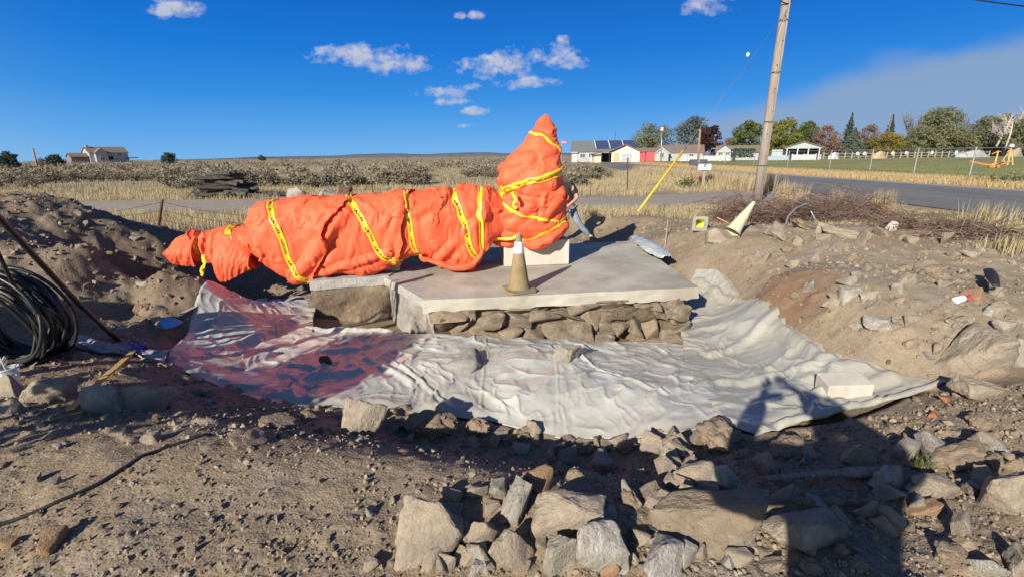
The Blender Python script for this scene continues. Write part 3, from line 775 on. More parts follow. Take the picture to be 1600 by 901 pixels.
# stone foundation below the slab edge: every stone is a part
fd = thing('stone_foundation', 'rubble stone foundation wall exposed under the front edge of the concrete slab', 'foundation wall', tuple(S(1.6, .2, -.5)))
o0 = S(1.6, .2, -.5)
lump('mortar_core', [tuple(S(a, .12 + .02 * math.sin(a * 5)))[:2] for a in np.linspace(.02, 3.22, 12)], [tuple(S(a, .05))[:2] for a in np.linspace(.02, 3.2, 12)], -.09, -.8, M_EARTH, fd, o0, .12, 3, 4)
rr = random.Random(5)
k = 0
for row, (zc, hh) in enumerate([(-.20, .085), (-.34, .10), (-.50, .12), (-.66, .10)]):
    a = .05 + rr.uniform(0, .1)
    while a < 3.18:
        w = rr.uniform(.16, .42)
        ms = rr.choice([M_WALL, M_WALL, M_EARTH, M_WALL, M_CLOD])
        q = S(min(a + w / 2, 3.14), rr.uniform(.08, .17) - .025 * row, zc + rr.uniform(-.03, .03))
        rock_obj('stone', rr.choice(ROCKS), ms, rel(q, o0), (w * rr.uniform(.56, .74), rr.uniform(.12, .2), hh * rr.uniform(.85, 1.25)), (rr.uniform(-.3, .3), rr.uniform(-.25, .25), math.atan2(ex.y, ex.x) + rr.uniform(-.3, .3)), fd)
        a += w * rr.uniform(.85, 1.05)
# right end return of the foundation
for i in range(9):
    q = S(3.16 + rr.uniform(-.05, .02), .15 + i * .3, rr.choice([-.2, -.33, -.45]))
    rock_obj('stone', rr.choice(ROCKS), M_STONE, rel(q, o0), (.16, .2, .12), (rr.random(), rr.random(), rr.random() * 3), fd)

# concrete block under the raised end of the bundle
bl0 = P(788, 417); bl1 = P(889, 413)
bx = (bl1 - bl0); bw = bx.length; bd = bx.normalized(); bn = Vector((-bd.y, bd.x, 0))
blk = MB().box(0, bw, 0, .66, .004, .385).build('concrete_block', M_BLOCK, bevel=.012)
blk.location = bl0; blk.rotation_euler = (0, 0, math.atan2(bd.y, bd.x)); tag(blk, 'pale concrete block carrying the upright end of the orange bundle', 'concrete block')
def block(px, py, w, d, h, rz, lab, m=M_BLOCK, z=0.004, name='concrete_block', cat='concrete block'):
    q = P(px, py, z)
    o = MB().box(-w / 2, w / 2, -d / 2, d / 2, 0, h).build(name, m, bevel=.008); o.location = q; o.rotation_euler = (0, 0, rz); tag(o, lab, cat); return o
block(611, 421, .27, .2, .09, .1, 'small grey concrete block on the footing below the middle of the orange bundle', M_CONC_R, z=.02)
block(712, 413, .28, .16, .06, .15, 'thin flat concrete paver half under the drooping orange tarp left of the white block', M_CONC_R)
block(680, 399, .22, .3, .10, .1, 'pale concrete block in the gap behind the drooping orange tarp', M_BLOCK)
block(548, 424, .2, .16, .12, .3, 'rough grey stone block peeping through the gap at the foot of the orange tarp', M_STONE2, z=.02, name='stone_block', cat='stone block')

# ------------------------------------------------------------------ the wrapped bundle
M_TARP = mat('orange_tarp', (.88, .125, .05), (.94, .165, .07), scale=3, detail=5, rough=.58, bump=.10, bscale=60, bdist=.008, spec=.3, trans=.14, crumple=(9, .12, .02))
M_TAPE = mat('caution_tape', (.86, .50, .02), (.88, .56, .04), scale=9, rough=.3, spec=.5, bump=.1, bscale=40)
M_TAPEW = mat('tape_glare', (.78, .74, .60), (.84, .80, .66), scale=9, rough=.25, spec=.6)
M_INK = mat('black_ink', (.018, .016, .012), rough=.5)
bundle = thing('wrapped_bundle', 'long bundle wrapped in bright orange tarps and yellow caution tape, one end standing upright', 'wrapped bundle', (-1.2, 6.75, .1))
BO = Vector((-1.2, 6.75, .1))
def interp_sections(keys, n):
    k = np.array(keys, float); t = np.linspace(0, 1, n)
    d = np.r_[0, np.cumsum(np.hypot(np.diff(k[:, 0]), np.diff(k[:, 2]) * .3 + np.diff(k[:, 1]) * .3) + 1e-6)]; d /= d[-1]
    tt = np.linspace(0, 1, n); out = np.stack([np.interp(tt, d, k[:, j]) for j in range(k.shape[1])], -1)
    for _ in range(2):
        o2 = out.copy(); o2[1:-1] = (out[:-2] + 2 * out[1:-1] + out[2:]) / 4; out = o2
    return out
class Sweep: pass
def make_sweep(keys, mode, n, nt, ydepth, amp, seed, folds=(), pinch=(), ny_scale=1.0, fold_dir=0.0, drape=1.0):
    """keys, lying: (px, py top, py bottom, depth half width); standing: (py, px left, px right, depth factor)"""
    k = interp_sections(keys, n); th = np.linspace(0, 2 * np.pi, nt, endpoint=False)
    Pn = np.zeros((n, nt, 3)); 
    for i in range(n):
        if mode == 'lying':
            px, t, b, ry = k[i]
            yc = ydepth(px)
            T = at(px, t, yc); B = at(px, b, yc - ry * .85)
            Bm = at(px, (t + b) / 2, yc - ry * .5); cx, zc, rz = Bm.x, (T.z + B.z) / 2, max((T.z - B.z) / 2, .004)
            c, s = np.cos(th), np.sin(th)
            ex_ = .80
            lo = c < 0                      # cloth hangs almost straight below the widest line
            Pn[i, :, 2] = zc + rz * np.where(lo, -np.abs(c) ** (.8 - .42 * drape), np.abs(c) ** ex_)
            Pn[i, :, 1] = yc - ry * np.sign(s) * np.where(lo, np.abs(s) ** (.85 - .5 * drape), np.abs(s) ** .85)
            Pn[i, :, 0] = cx
        else:
            py, l, r, fy = k[i]
            yc = ydepth(py)
            Lp = at(l, py, yc); R = at(r, py, yc); cx, hx = (Lp.x + R.x) / 2, max((R.x - Lp.x) / 2, .004)
            c, s = np.cos(th), np.sin(th)
            Pn[i, :, 0] = cx + hx * np.sign(c) * np.abs(c) ** .9
            Pn[i, :, 1] = yc - hx * fy * np.sign(s) * np.abs(s) ** .9
            Pn[i, :, 2] = (Lp.z + R.z) / 2 + (R.z - Lp.z) / 2 * c
    def normals(Q):
        ds = np.gradient(Q, axis=0); dt = np.roll(Q, -1, 1) - np.roll(Q, 1, 1)
        nn = np.cross(dt, ds) if mode == 'lying' else np.cross(dt, ds)
        nn /= np.linalg.norm(nn, axis=2)[..., None] + 1e-9
        cen = Q.mean(1, keepdims=True)
        sg = np.sign(((Q - cen) * nn).sum(-1).mean()); return nn * sg
    N_ = normals(Pn)
    x, y, z = Pn[..., 0], Pn[..., 1], Pn[..., 2]
    w = fbm(x * 1.5, y * 1.5, z * 1.5 + seed, 3)
    ca, sa = math.cos(fold_dir), math.sin(fold_dir)
    U_ = x * ca + z * sa; V_ = -x * sa + z * ca + y * .7
    D_ = fbm(x * 1.7, y * 1.7, z * 1.7 + seed, 2) * 1.3
    D_ = D_ + ridge(U_ * 2.6 + w * 1.6, V_ * .9 + w, seed + 2, 2) * .55 + ridge(U_ * 6.5 + w * 3.5, V_ * 1.6 + w * 2, seed + 5, 2) * .26 + ridge(U_ * 3 - V_ * 3.5 + w * 4, V_ * 1.5, seed + 9, 2) * .22
    def cr(a, b, sd_, k): return np.exp(-np.abs(pnoise(a, b, sd_)) * k) * sstep(-.2, .3, pnoise(x * 2.2 + sd_, z * 2.2, sd_ + y))
    tn = lambda a, b, sd_: 1 - np.abs(pnoise(a, b, sd_)) * 2.4
    D_ = D_ * .38 + tn(U_ * 1.9 + w * 1.6, V_ * 1.0 + w, seed + 31) * .55 + tn(U_ * 2.6 - V_ * 2.4 + w * 2, V_ * .9 + U_, seed + 33) * .40 + tn(U_ * 6 + w * 3, V_ * 1.8, seed + 35) * .16 + cr(U_ * 2.2 + w * 2, V_ * 1.1 + w, seed + 1, 26) * 1.3 + cr(U_ * 4.2 + V_ * 1.5 + w * 3.2, V_ * 1.6 - w * 1.5, seed + 3, 24) * 1.0 + cr(U_ * 3 - V_ * 4 + w * 4, U_ + V_ * 2, seed + 7, 24) * .8 + cr(U_ * 9 + w * 6, V_ * 3.2, seed + 11, 16) * .45 - .6
    D_ = D_ + ridge(x * 13 + w * 8, z * 10 + w * 7, y * 9, 2) * .09
    s_ = np.linspace(0, 1, n)[:, None] * np.ones((1, nt)); t_ = np.ones((n, 1)) * th[None]
    D_ = D_ * amp
    # folds given by pixel pairs on the visible face: (x0,y0,x1,y1,height,width)
    for (a, b, h, wd) in folds:
        A = at(a[0], a[1], ydepth(a[0] if mode == 'lying' else a[1])); Bq = at(b[0], b[1], ydepth(b[0] if mode == 'lying' else b[1]))
        d = segdist(x + w * .05, z + .05 * w, (A.x, A.z), (Bq.x, Bq.z))
        g = h * (np.exp(-(d / wd) ** 2) - .55 * np.exp(-((d - 1.8 * wd) / (1.0 * wd)) ** 2)) * np.clip(np.sin(t_) * 2.5, 0, 1)
        D_ = D_ + g
    for (path, wd, dep) in pinch:        # tape tied round: path gives s at each theta
        d = np.abs(s_ - path(t_))
        D_ = D_ * (1 - .5 * np.exp(-(d / wd) ** 2)) - dep * np.exp(-(d / wd) ** 2)
        D_ = D_ + dep * .55 * np.exp(-((d - 2.6 * wd) / wd) ** 2) * (.4 + pnoise(t_ * 3.3, d * 12, seed))
    Pn = Pn + N_ * D_[..., None]
    if mode == 'standing': Pn[..., 2] = np.maximum(Pn[..., 2], .385)
    sw = Sweep(); sw.P = Pn; sw.N = normals(Pn); sw.n, sw.nt = n, nt; return sw
def sweep_mesh(sw, name, close0=True, close1=True):
    V = sw.P.reshape(-1, 3) - np.array(tuple(BO)); F = grid_faces(sw.n, sw.nt, True)
    V = list(map(tuple, V)); F = list(map(tuple, F))
    for flag, i in ((close0, 0), (close1, sw.n - 1)):
        if flag:
            c = sw.P[i].mean(0) - np.array(tuple(BO)); V.append(tuple(c)); ci = len(V) - 1
            for j in range(sw.nt): F.append((i * sw.nt + j, i * sw.nt + (j + 1) % sw.nt, ci))
    me = bpy.data.meshes.new(name); me.from_pydata(V, [], F)
    bm = bmesh.new(); bm.from_mesh(me); bmesh.ops.recalc_face_normals(bm, faces=bm.faces); bm.to_mesh(me); bm.free()
    me.polygons.foreach_set('use_smooth', [True] * len(me.polygons)); me.materials.append(M_TARP)
    return me
def sample(sw, s, t, A):
    f = np.clip(s, 0, 1) * (sw.n - 1); i = np.clip(np.floor(f).astype(int), 0, sw.n - 2); a = (f - i)[..., None]
    g = (t / (2 * np.pi)) % 1.0 * sw.nt; j = np.floor(g).astype(int) % sw.nt; j2 = (j + 1) % sw.nt; b = (g - np.floor(g))[..., None]
    return (A[i, j] * (1 - a) + A[i + 1, j] * a) * (1 - b) + (A[i, j2] * (1 - a) + A[i + 1, j2] * a) * b
FONT_MESH = None
def caution_mesh():
    cu = bpy.data.curves.new('caution_text', 'FONT'); cu.body = 'CAUTION'; cu.size = 1.0; cu.align_x = 'CENTER'; cu.align_y = 'CENTER'; cu.resolution_u = 2
    cu.space_character = 1.08; cu.offset = .018
    o = bpy.data.objects.new('caution_text', cu); C.objects.link(o)
    bpy.context.view_layer.update()
    dg = bpy.context.evaluated_depsgraph_get(); me = bpy.data.meshes.new_from_object(o.evaluated_get(dg))
    bpy.data.objects.remove(o); bpy.data.curves.remove(cu)
    V = np.array([tuple(v.co) for v in me.vertices]); F = [tuple(p.vertices) for p in me.polygons]; bpy.data.meshes.remove(me)
    V[:, :2] -= (V[:, :2].max(0) + V[:, :2].min(0)) / 2
    return V, F
CAUT = caution_mesh()
def tape(sw, path, th0, th1, width, text=True, twist=0.0, flip=1, off=.012, glare=None, phase=.3):
    m_ = 90; T = np.linspace(th0, th1, m_); s = path(T)
    c = sample(sw, s, T, sw.P); nn = sample(sw, s, T, sw.N); nn /= np.linalg.norm(nn, axis=1)[:, None]
    for _ in range(2):
        nn[1:-1] = (nn[:-2] + nn[1:-1] + nn[2:]) / 3
    # keep the tape taut: bridge small hollows
    tan = np.gradient(c, axis=0); tan /= np.linalg.norm(tan, axis=1)[:, None]
    bi = np.cross(nn, tan); bi /= np.linalg.norm(bi, axis=1)[:, None]; nn = np.cross(tan, bi)
    if twist:
        wv = width * (1 - twist * (.5 + .5 * np.sin(T * 9))); 
    else: wv = np.full(m_, width) * (1 - .12 * np.abs(np.sin(T * 7)))
    ks = np.linspace(-.5, .5, 5)
    loc = np.stack([c + bi * (wv * q)[:, None] for q in ks], 1)
    # nearest surface height for each ribbon vertex, found on the sweep itself
    tv = [tuple(v) for v in sw.P.reshape(-1, 3)]; tf = [tuple(f) for f in grid_faces(sw.n, sw.nt, True)]
    for (pv, pf) in getattr(sw, 'extra', []):
        k0 = len(tv); tv += pv; tf += [tuple(q + k0 for q in f) for f in pf]
    tree = BVHTree.FromPolygons(tv, tf)
    Vv = np.zeros_like(loc)
    for i in range(m_):
        for j in range(5):
            q = Vector(loc[i, j]); n_ = Vector(nn[i])
            h = tree.ray_cast(q + n_ * .09, -n_, .25)
            Vv[i, j] = tuple((h[0] if h[0] is not None else q) + n_ * off)
    Vv[1:-1] = (Vv[:-2] + 2 * Vv[1:-1] + Vv[2:]) / 4
    o = ob('caution_tape', me_np('caution_tape', Vv.reshape(-1, 3) - np.array(tuple(BO)), grid_faces(m_, 5)), M_TAPE, bundle)
    so = o.modifiers.new('thickness', 'SOLIDIFY'); so.thickness = .002; so.offset = 0
    if text:
        L_ = np.r_[0, np.cumsum(np.linalg.norm(np.diff(c, axis=0), axis=1))]
        TV, TF = [], []
        hgt = width * .62; wid = (CAUT[0][:, 0].max()) * 2 * hgt * .82
        pos = phase * wid
        while pos + wid / 2 < L_[-1]:
            if pos - wid / 2 > 0:
                lx = pos + flip * CAUT[0][:, 0] * hgt * .82; ly = flip * CAUT[0][:, 1] * hgt
                fi = np.interp(lx, L_, np.arange(m_)); i = np.clip(np.floor(fi).astype(int), 0, m_ - 2); a = (fi - i)[:, None]
                gj = (ly / width + .5) * 4; j = np.clip(np.floor(gj).astype(int), 0, 3); b = (gj - j)[:, None]
                q = (Vv[i, j] * (1 - a) + Vv[i + 1, j] * a) * (1 - b) + (Vv[i, j + 1] * (1 - a) + Vv[i + 1, j + 1] * a) * b
                q = q + nn[i] * .0045; n0 = len(TV); TV += [tuple(v) for v in (q - np.array(tuple(BO)))]; TF += [tuple(n0 + v for v in f) for f in CAUT[1]]
            pos += wid * 1.45
        if TV:
            me = bpy.data.meshes.new('caution_lettering'); me.from_pydata(TV, [], TF); ob('caution_lettering', me, M_INK, o)
    return o
def ypos(px): return 6.72 + .13 * (px - 640) / 105.0
R90 = math.pi / 2
# --- lying body
BODY = [(394, 352, 372, .05), (396, 330, 392, .22), (402, 318, 402, .34), (415, 316, 404, .40), (432, 315, 425, .42), (455, 312, 441, .43), (478, 310, 442, .43), (505, 311, 434, .43), (530, 308, 431, .43), (560, 306, 430, .44),
        (590, 304, 424, .44), (612, 303, 413, .43), (640, 302, 402, .42), (665, 300, 401, .42), (690, 297, 410, .42), (715, 294, 419, .42), (735, 293, 421, .42), (750, 293, 408, .40), (762, 294, 385, .38), (772, 300, 372, .34), (790, 310, 365, .25)]
def lin(sa, sb):                        # tape path: s at top (theta 0), s at bottom (theta pi), closing behind
    return lambda t: sa + (sb - sa) * (.5 - .5 * np.cos(t))
bk = interp_sections(BODY, 420)
def s_at(px): return float(np.interp(px, bk[:, 0], np.linspace(0, 1, 420)))
tp = [lin(s_at(427), s_at(487)), lin(s_at(548), s_at(632)), lin(s_at(637), s_at(655)), lin(s_at(708), s_at(756)), lin(s_at(751), s_at(752))]
body = make_sweep(BODY, 'lying', 420, 220, ypos, .034, 3.0,
    folds=[((556, 335), (478, 425), .035, .06), ((560, 335), (500, 425), -.02, .05), ((402, 345), (440, 330), .02, .04), ((640, 310), (612, 395), .02, .04), ((655, 330), (700, 305), .025, .05), ((690, 395), (760, 330), .03, .05),
           ((520, 415), (620, 385), .03, .04), ((655, 400), (745, 412), .03, .045), ((470, 440), (560, 422), .02, .03), ((580, 330), (560, 400), .015, .03), ((440, 395), (455, 435), .018, .03)],
    pinch=[(tp[0], .010, .03), (tp[1], .010, .03), (tp[2], .009, .03), (tp[3], .010, .035), (tp[4], .008, .02)], fold_dir=.25)
ob('tarp', sweep_mesh(body, 'tarp_body'), None, bundle)
def layer(sw, sl, sr, t0, t1, seed, lift=.05, free='r', nu=110, nv=120, base=.012):
    # an overlapping layer of tarp with a free, slightly lifted cut edge
    t = np.linspace(t0, t1, nv)[:, None]; u = np.linspace(0, 1, nu)[None]
    tf = (t - t0) / (t1 - t0)
    s_ = sl(tf) + (sr(tf) - sl(tf)) * u; tt_ = t + 0 * u
    wob = .012 * fbm(tf * 6, 0 * tf + seed, 1, 3)
    s_ = s_ + wob * u if free == 'r' else s_ + wob * (1 - u)
    Q = sample(sw, s_, tt_, sw.P); N2 = sample(sw, s_, tt_, sw.N); N2 /= np.linalg.norm(N2, axis=2)[..., None] + 1e-9
    e = u if free == 'r' else 1 - u
    x, y, z = Q[..., 0], Q[..., 1], Q[..., 2]
    off = base * np.minimum(1, e * 8) * np.minimum(1, tf * 12) * np.minimum(1, (1 - tf) * 12) + lift * e ** 5 * (.45 + .9 * np.maximum(fbm(tf * 5 + seed, e * .5, seed, 3) + .15, 0)) * np.minimum(1, tf * 6) * np.minimum(1, (1 - tf) * 6)
    off = off + .012 * e * (1 - np.abs(pnoise(tf * 7 + e * 2.5, e * 2, seed)) * 2.2) + .006 * e * ridge(tf * 14, e * 4, seed, 2)
    Q = Q + N2 * off[..., None]
    F = grid_faces(nv, nu)
    sw.extra = getattr(sw, 'extra', []) + [([tuple(v) for v in Q.reshape(-1, 3)], [tuple(f) for f in F])]
    o = ob('tarp', me_np('tarp_layer', Q.reshape(-1, 3) - np.array(tuple(BO)), F), M_TARP, bundle)
    so = o.modifiers.new('thickness', 'SOLIDIFY'); so.thickness = .005; so.offset = 1; return o
layer(body, lambda q: s_at(404) + 0 * q, lambda q: s_at(560) + (s_at(468) - s_at(560)) * q ** 1.3, .05, math.pi * .93, 3, .075)
layer(body, lambda q: s_at(575) + (s_at(500) - s_at(575)) * np.sin(q * 3.0), lambda q: s_at(648) + (s_at(618) - s_at(648)) * q, .0, math.pi * .96, 7, .06)
layer(body, lambda q: s_at(712) + (s_at(655) - s_at(712)) * q ** .8, lambda q: s_at(768) + 0 * q, .1, math.pi * .95, 11, .09, free='l')
for i, pth in enumerate(tp):
    tape(body, pth, -.5, math.pi * 1.05, (.085, .085, .075, .088, .07)[i], text=i != 4, phase=.8 - .13 * i)
# --- tapering end at the left
TAIL = [(264, 396, 405, .012), (268, 386, 408, .05), (274, 377, 409, .085), (283, 371, 411, .13), (293, 368, 413, .17), (303, 366, 412, .19), (312, 367, 409, .17), (322, 364, 411, .19), (338, 360, 418, .22), (350, 358, 428, .25), (362, 356, 433, .27), (376, 355, 428, .27), (390, 356, 420, .26), (396, 357, 416, .25)]
tk = interp_sections(TAIL, 200)
def st_at(px): return float(np.interp(px, tk[:, 0], np.linspace(0, 1, 200)))
tt = [lin(st_at(312), st_at(318)), lin(st_at(362), st_at(392))]
def yt(px): return ypos(px) + .0
tail = make_sweep(TAIL, 'lying', 200, 150, yt, .030, 8.0, folds=[((345, 365), (352, 425), .02, .03), ((360, 370), (385, 410), .012, .02), ((372, 370), (398, 405), .012, .02)], pinch=[(tt[0], .03, .035), (tt[1], .02, .015)], fold_dir=.3, drape=.45)
ob('tarp', sweep_mesh(tail, 'tarp_tail', True, False), None, bundle)
tape(tail, tt[0], -.5, math.pi * 1.1, .05, text=False, twist=.3); tape(tail, tt[1], -.4, math.pi * .85, .085, text=True, phase=.7)
NECK = [(366, 368, 400, .17), (380, 361, 400, .18), (395, 358, 400, .19), (410, 357, 402, .21), (425, 358, 404, .24), (440, 356, 406, .26), (450, 356, 405, .26)]
neck = make_sweep(NECK, 'lying', 90, 120, ypos, .022, 12.0, pinch=[(lin(.28, .75), .04, .02)], fold_dir=.2)
ob('tarp', sweep_mesh(neck, 'tarp_neck'), None, bundle)
tape(neck, lin(.28, .75), -.4, math.pi * 1.05, .055, text=False)
# --- upright end
UP = [(180, 851, 855, .5), (184, 847, 857, .6), (192, 840, 861, .7), (205, 831, 866, .8), (222, 820, 870, .85), (238, 806, 872, .85), (254, 791, 873, .85), (266, 782, 873, .85), (280, 779, 876, .85), (292, 781, 881, .85), (302, 783, 882, .82),
      (308, 776, 882, .8), (316, 766, 883, .8), (328, 757, 881, .8), (340, 754, 882, .8), (350, 756, 886, .78), (360, 762, 884, .75), (368, 775, 878, .72), (376, 800, 868, .7), (384, 812, 845, .6), (388, 818, 836, .4)]
def yup(py): return 7.08
up = make_sweep(UP, 'standing', 330, 220, yup, .026, 21.0,
    folds=[((800, 250), (868, 235), .02, .05), ((846, 335), (880, 295), .035, .05), ((800, 345), (830, 315), .02, .05), ((770, 350), (820, 372), .03, .04), ((842, 375), (884, 348), .035, .05), ((812, 288), (800, 320), .02, .04), ((790, 280), (830, 250), .02, .05), ((850, 300), (842, 330), .02, .03), ((765, 320), (775, 350), .02, .03)],
    pinch=[(lambda t: .13 + .10 * np.cos(t) * np.where(np.cos(t) > 0, 1, .3) + 0 * t, .012, .007)], fold_dir=1.0)
uk = interp_sections(UP, 330)
def su_at(py): return float(np.interp(py, uk[:, 0], np.linspace(0, 1, 330)))
ob('tarp', sweep_mesh(up, 'tarp_upright'), None, bundle)
def ring(pr, pf, pl):                   # heights (photo rows) at the right side, front and left side
    a, b, c = su_at(pr), su_at(pf), su_at(pl)
    xs = np.array([-np.pi / 2, 0, np.pi / 2, np.pi, 1.5 * np.pi]); vs = np.array([(a + c) / 2, a, b, c, (a + c) / 2])
    return lambda t: np.interp(t, xs, vs)
layer(up, lambda q: su_at(300) + (su_at(345) - su_at(300)) * q, lambda q: su_at(372) + 0 * q, .15, math.pi * .95, 17, .07, free='l')
layer(up, lambda q: su_at(196) + 0 * q, lambda q: su_at(262) + (su_at(300) - su_at(262)) * q, .1, math.pi * .9, 19, .05)
tape(up, ring(245, 214, 208), -.5, math.pi * 1.02, .05, text=False, twist=.4)
tape(up, ring(258, 282, 306), -.4, math.pi * 1.05, .085, text=False, twist=.25)
tape(up, ring(268, 284, 300), -.3, math.pi * .8, .05, text=False, twist=.4)
tape(up, ring(350, 332, 292), .4, math.pi * 1.0, .05, text=False, twist=.4)
tape(up, ring(328, 365, 378), -.3, math.pi * .75, .075, text=False, twist=.3)
# loose hem of the upright tarp lying on the block, drooping hems, tape tails
def flap(pxs, ys, thick, name='tarp', seed=0, w=.12):
    pts = [at(a, b, c) - BO for (a, b), c in zip(pxs, ys)]
    c = catmull(pts, 14); n = len(c); nt = 36; V = []
    for i, p in enumerate(c):
        t = (c[min(i + 1, n - 1)] - c[max(i - 1, 0)]).normalized(); a = Vector((0, 1, 0)); b = t.cross(a).normalized()
        e = max(.05, math.sin(math.pi * min(max(i / (n - 1), .02), .98)) ** .45)
        for k in range(nt):
            th = 2 * math.pi * k / nt
            r = 1 + .35 * float(pnoise(i * .13, math.cos(th) * 1.3 + seed, math.sin(th) * 1.3)) + .12 * float(pnoise(i * .4, th * 2, seed))
            V.append(p + (a * math.cos(th) * thick[1] + b * math.sin(th) * thick[0]) * e * r)
    me = me_np('tarp_fold', [tuple(v) for v in V], grid_faces(n, nt, True)); return ob(name, me, M_TARP, bundle)
flap([(812, 372), (830, 382), (855, 374), (875, 360), (888, 345)], [6.75, 6.72, 6.72, 6.8, 6.95], (.09, .16), seed=2)
flap([(768, 374), (790, 380), (808, 376)], [6.85, 6.8, 6.8], (.07, .1), seed=3)
flap([(655, 402), (682, 410), (710, 418), (735, 415), (750, 400), (757, 382)], [6.33, 6.32, 6.34, 6.38, 6.43, 6.5], (.045, .06), seed=5)
# skirts that spread from the bundle on to the footing
def skirt(top, bot, yt_, yb_, seed, nu=90, nv=50):
    a = catmull([at(x, y, yt_(x)) for x, y in top], 12); b = catmull([at(x, y, yb_(x)) for x, y in bot], 12)
    a = np.array([tuple(v) for v in a]); b = np.array([tuple(v) for v in b])
    def rs(p):
        d = np.r_[0, np.cumsum(np.linalg.norm(np.diff(p, axis=0), axis=1))]; t = np.linspace(0, d[-1], nu); return np.stack([np.interp(t, d, p[:, k]) for k in range(3)], -1)
    a, b = rs(a), rs(b); v = np.linspace(0, 1, nv)[:, None, None]
    Q = a[None] * (1 - v) + b[None] * v
    u = np.linspace(0, 1, nu)[None]; vv = np.linspace(0, 1, nv)[:, None]
    Q[..., 1] -= (.10 * np.sin(np.pi * vv) * (1 + 0 * u)) + ridge(u * 5 + vv * 1.3, vv * .8, seed, 2) * .045 * vv + ridge(u * 9 + vv * 5, vv * 3.5, seed + 4, 2) * .012 + .018 * fbm(u * 9, vv * 7, seed, 3)
    Q[..., 2] += .02 * fbm(u * 7, vv * 3, seed + 2, 3) * vv
    o = ob('tarp', me_np('tarp_skirt', Q.reshape(-1, 3) - np.array(tuple(BO)), grid_faces(nv, nu)), M_TARP, bundle)
    so = o.modifiers.new('thickness', 'SOLIDIFY'); so.thickness = .006; return o
skirt([(338, 372), (360, 366), (385, 375), (397, 388)], [(342, 434), (352, 440), (372, 431), (394, 419)], lambda x: ypos(x) - .2, lambda x: ypos(x) - .30, 39, 60, 40)
def streamer(pts, w, name='tape_tail', face=(0, -1, 0)):
    c = catmull([Vector(p) - BO for p in pts], 8); V = []; f = Vector(face)
    for i, p in enumerate(c):
        t = (c[min(i + 1, len(c) - 1)] - c[max(i - 1, 0)]).normalized(); b = t.cross(f).normalized(); a = math.sin(i * .5) * .6
        b = (b * math.cos(a) + f * math.sin(a)); V += [tuple(p - b * w / 2), tuple(p + b * w / 2)]
    o = ob(name, me_np(name, V, grid_faces(len(c), 2)), M_TAPE, bundle); so = o.modifiers.new('thickness', 'SOLIDIFY'); so.thickness = .003; return o
skirt([(267, 386), (276, 375), (290, 370), (306, 369)], [(263, 399), (271, 410), (288, 414), (309, 416)], lambda x: ypos(x) - .13, lambda x: ypos(x) - .20, 47, 50, 36)
streamer([at(318, 398, 5.98), at(319, 412, 5.93), at(316, 422, 5.95), at(315, 431, 5.95)], .055)
streamer([at(800, 300, 6.55), at(806, 312, 6.48), at(803, 320, 6.47), at(806, 327, 6.46)], .05)
streamer([at(757, 368, 6.50), at(775, 374, 6.62), at(800, 372, 6.60), at(815, 366, 6.58)], .055)
tk_ = bmesh.new(); bmesh.ops.create_icosphere(tk_, subdivisions=3, radius=.055)
for v in tk_.verts: v.co = v.co * (1 + .35 * float(pnoise(v.co.x * 40, v.co.y * 40, v.co.z * 40)))
kme = bpy.data.meshes.new('tape_knot'); tk_.to_mesh(kme); tk_.free(); ob('tape_knot', kme, M_TAPE, bundle, at(762, 370, 6.55) - BO)
# ------------------------------------------------------------------ plants
def quads_mesh(name, cen, size, var, m, asp=1.0, flatten=0.0, sizes=None, normal_bias=None):
    n = len(cen)
    d = rng.normal(size=(n, 3)); 
    if normal_bias is not None: d = d + normal_bias
    d /= np.linalg.norm(d, axis=1)[:, None]
    e = rng.normal(size=(n, 3)); a = np.cross(d, e); a /= np.linalg.norm(a, axis=1)[:, None]; b = np.cross(d, a)
    sz = (sizes if sizes is not None else size * rng.uniform(.6, 1.35, n))[:, None]
    V = np.stack([cen - a * sz * .5, cen + b * sz * asp * .35 + d * sz * .12, cen + a * sz * .5, cen - b * sz * asp * .35 + d * sz * .06], 1).reshape(-1, 3)
    F = np.arange(4 * n).reshape(n, 4)
    me = me_np(name, V, F, smooth=False); fattr(me, 'var', np.repeat(var, 4)); me.materials.append(m); return me
def leaf_mat(name, c1, c2, c3=None, trans=.25):
    m = mat(name, c1, c2, attr='var', rough=.75, spec=.15, trans=trans)
    return m
def blades(name, px, py, h, w, lean, m, base=None, wind=(.25, .1)):
    n = len(px); z = zbase(px, py) if base is None else base
    ang = rng.uniform(0, 2 * np.pi, n); la = rng.uniform(0, 2 * np.pi, n); ll = lean * rng.uniform(.1, 1, n) * h
    bx, by = np.cos(ang) * w * .5, np.sin(ang) * w * .5
    lx, ly = np.cos(la) * ll + wind[0] * h * .3, np.sin(la) * ll + wind[1] * h * .3
    b0 = np.stack([px - bx, py - by, z - .01], -1); b1 = np.stack([px + bx, py + by, z - .01], -1)
    m0 = np.stack([px - bx * .7 + lx * .35, py - by * .7 + ly * .35, z + h * .6], -1); m1 = np.stack([px + bx * .7 + lx * .35, py + by * .7 + ly * .35, z + h * .6], -1)
    tp_ = np.stack([px + lx, py + ly, z + h * .95], -1)
    V = np.stack([b0, b1, m1, m0, tp_], 1).reshape(-1, 3)
    i = np.arange(n)[:, None] * 5
    F = np.concatenate([i + np.array([[0, 1, 2]]), i + np.array([[0, 2, 3]]), i + np.array([[3, 2, 4]])])
    me = me_np(name, V, F, smooth=False); fattr(me, 'var', np.repeat(rng.uniform(0, 1, n), 5))
    return stuff(ob(name, me, m))
M_DRY = leaf_mat('dry_grass', (.36, .285, .16), (.56, .46, .275), trans=.3)
M_DRY2 = leaf_mat('grey_grass', (.30, .25, .17), (.44, .36, .22), trans=.25)
M_ORG = leaf_mat('russet_grass', (.38, .24, .11), (.52, .38, .18), trans=.25)
M_GRN = leaf_mat('green_weed', (.09, .12, .035), (.17, .19, .06))
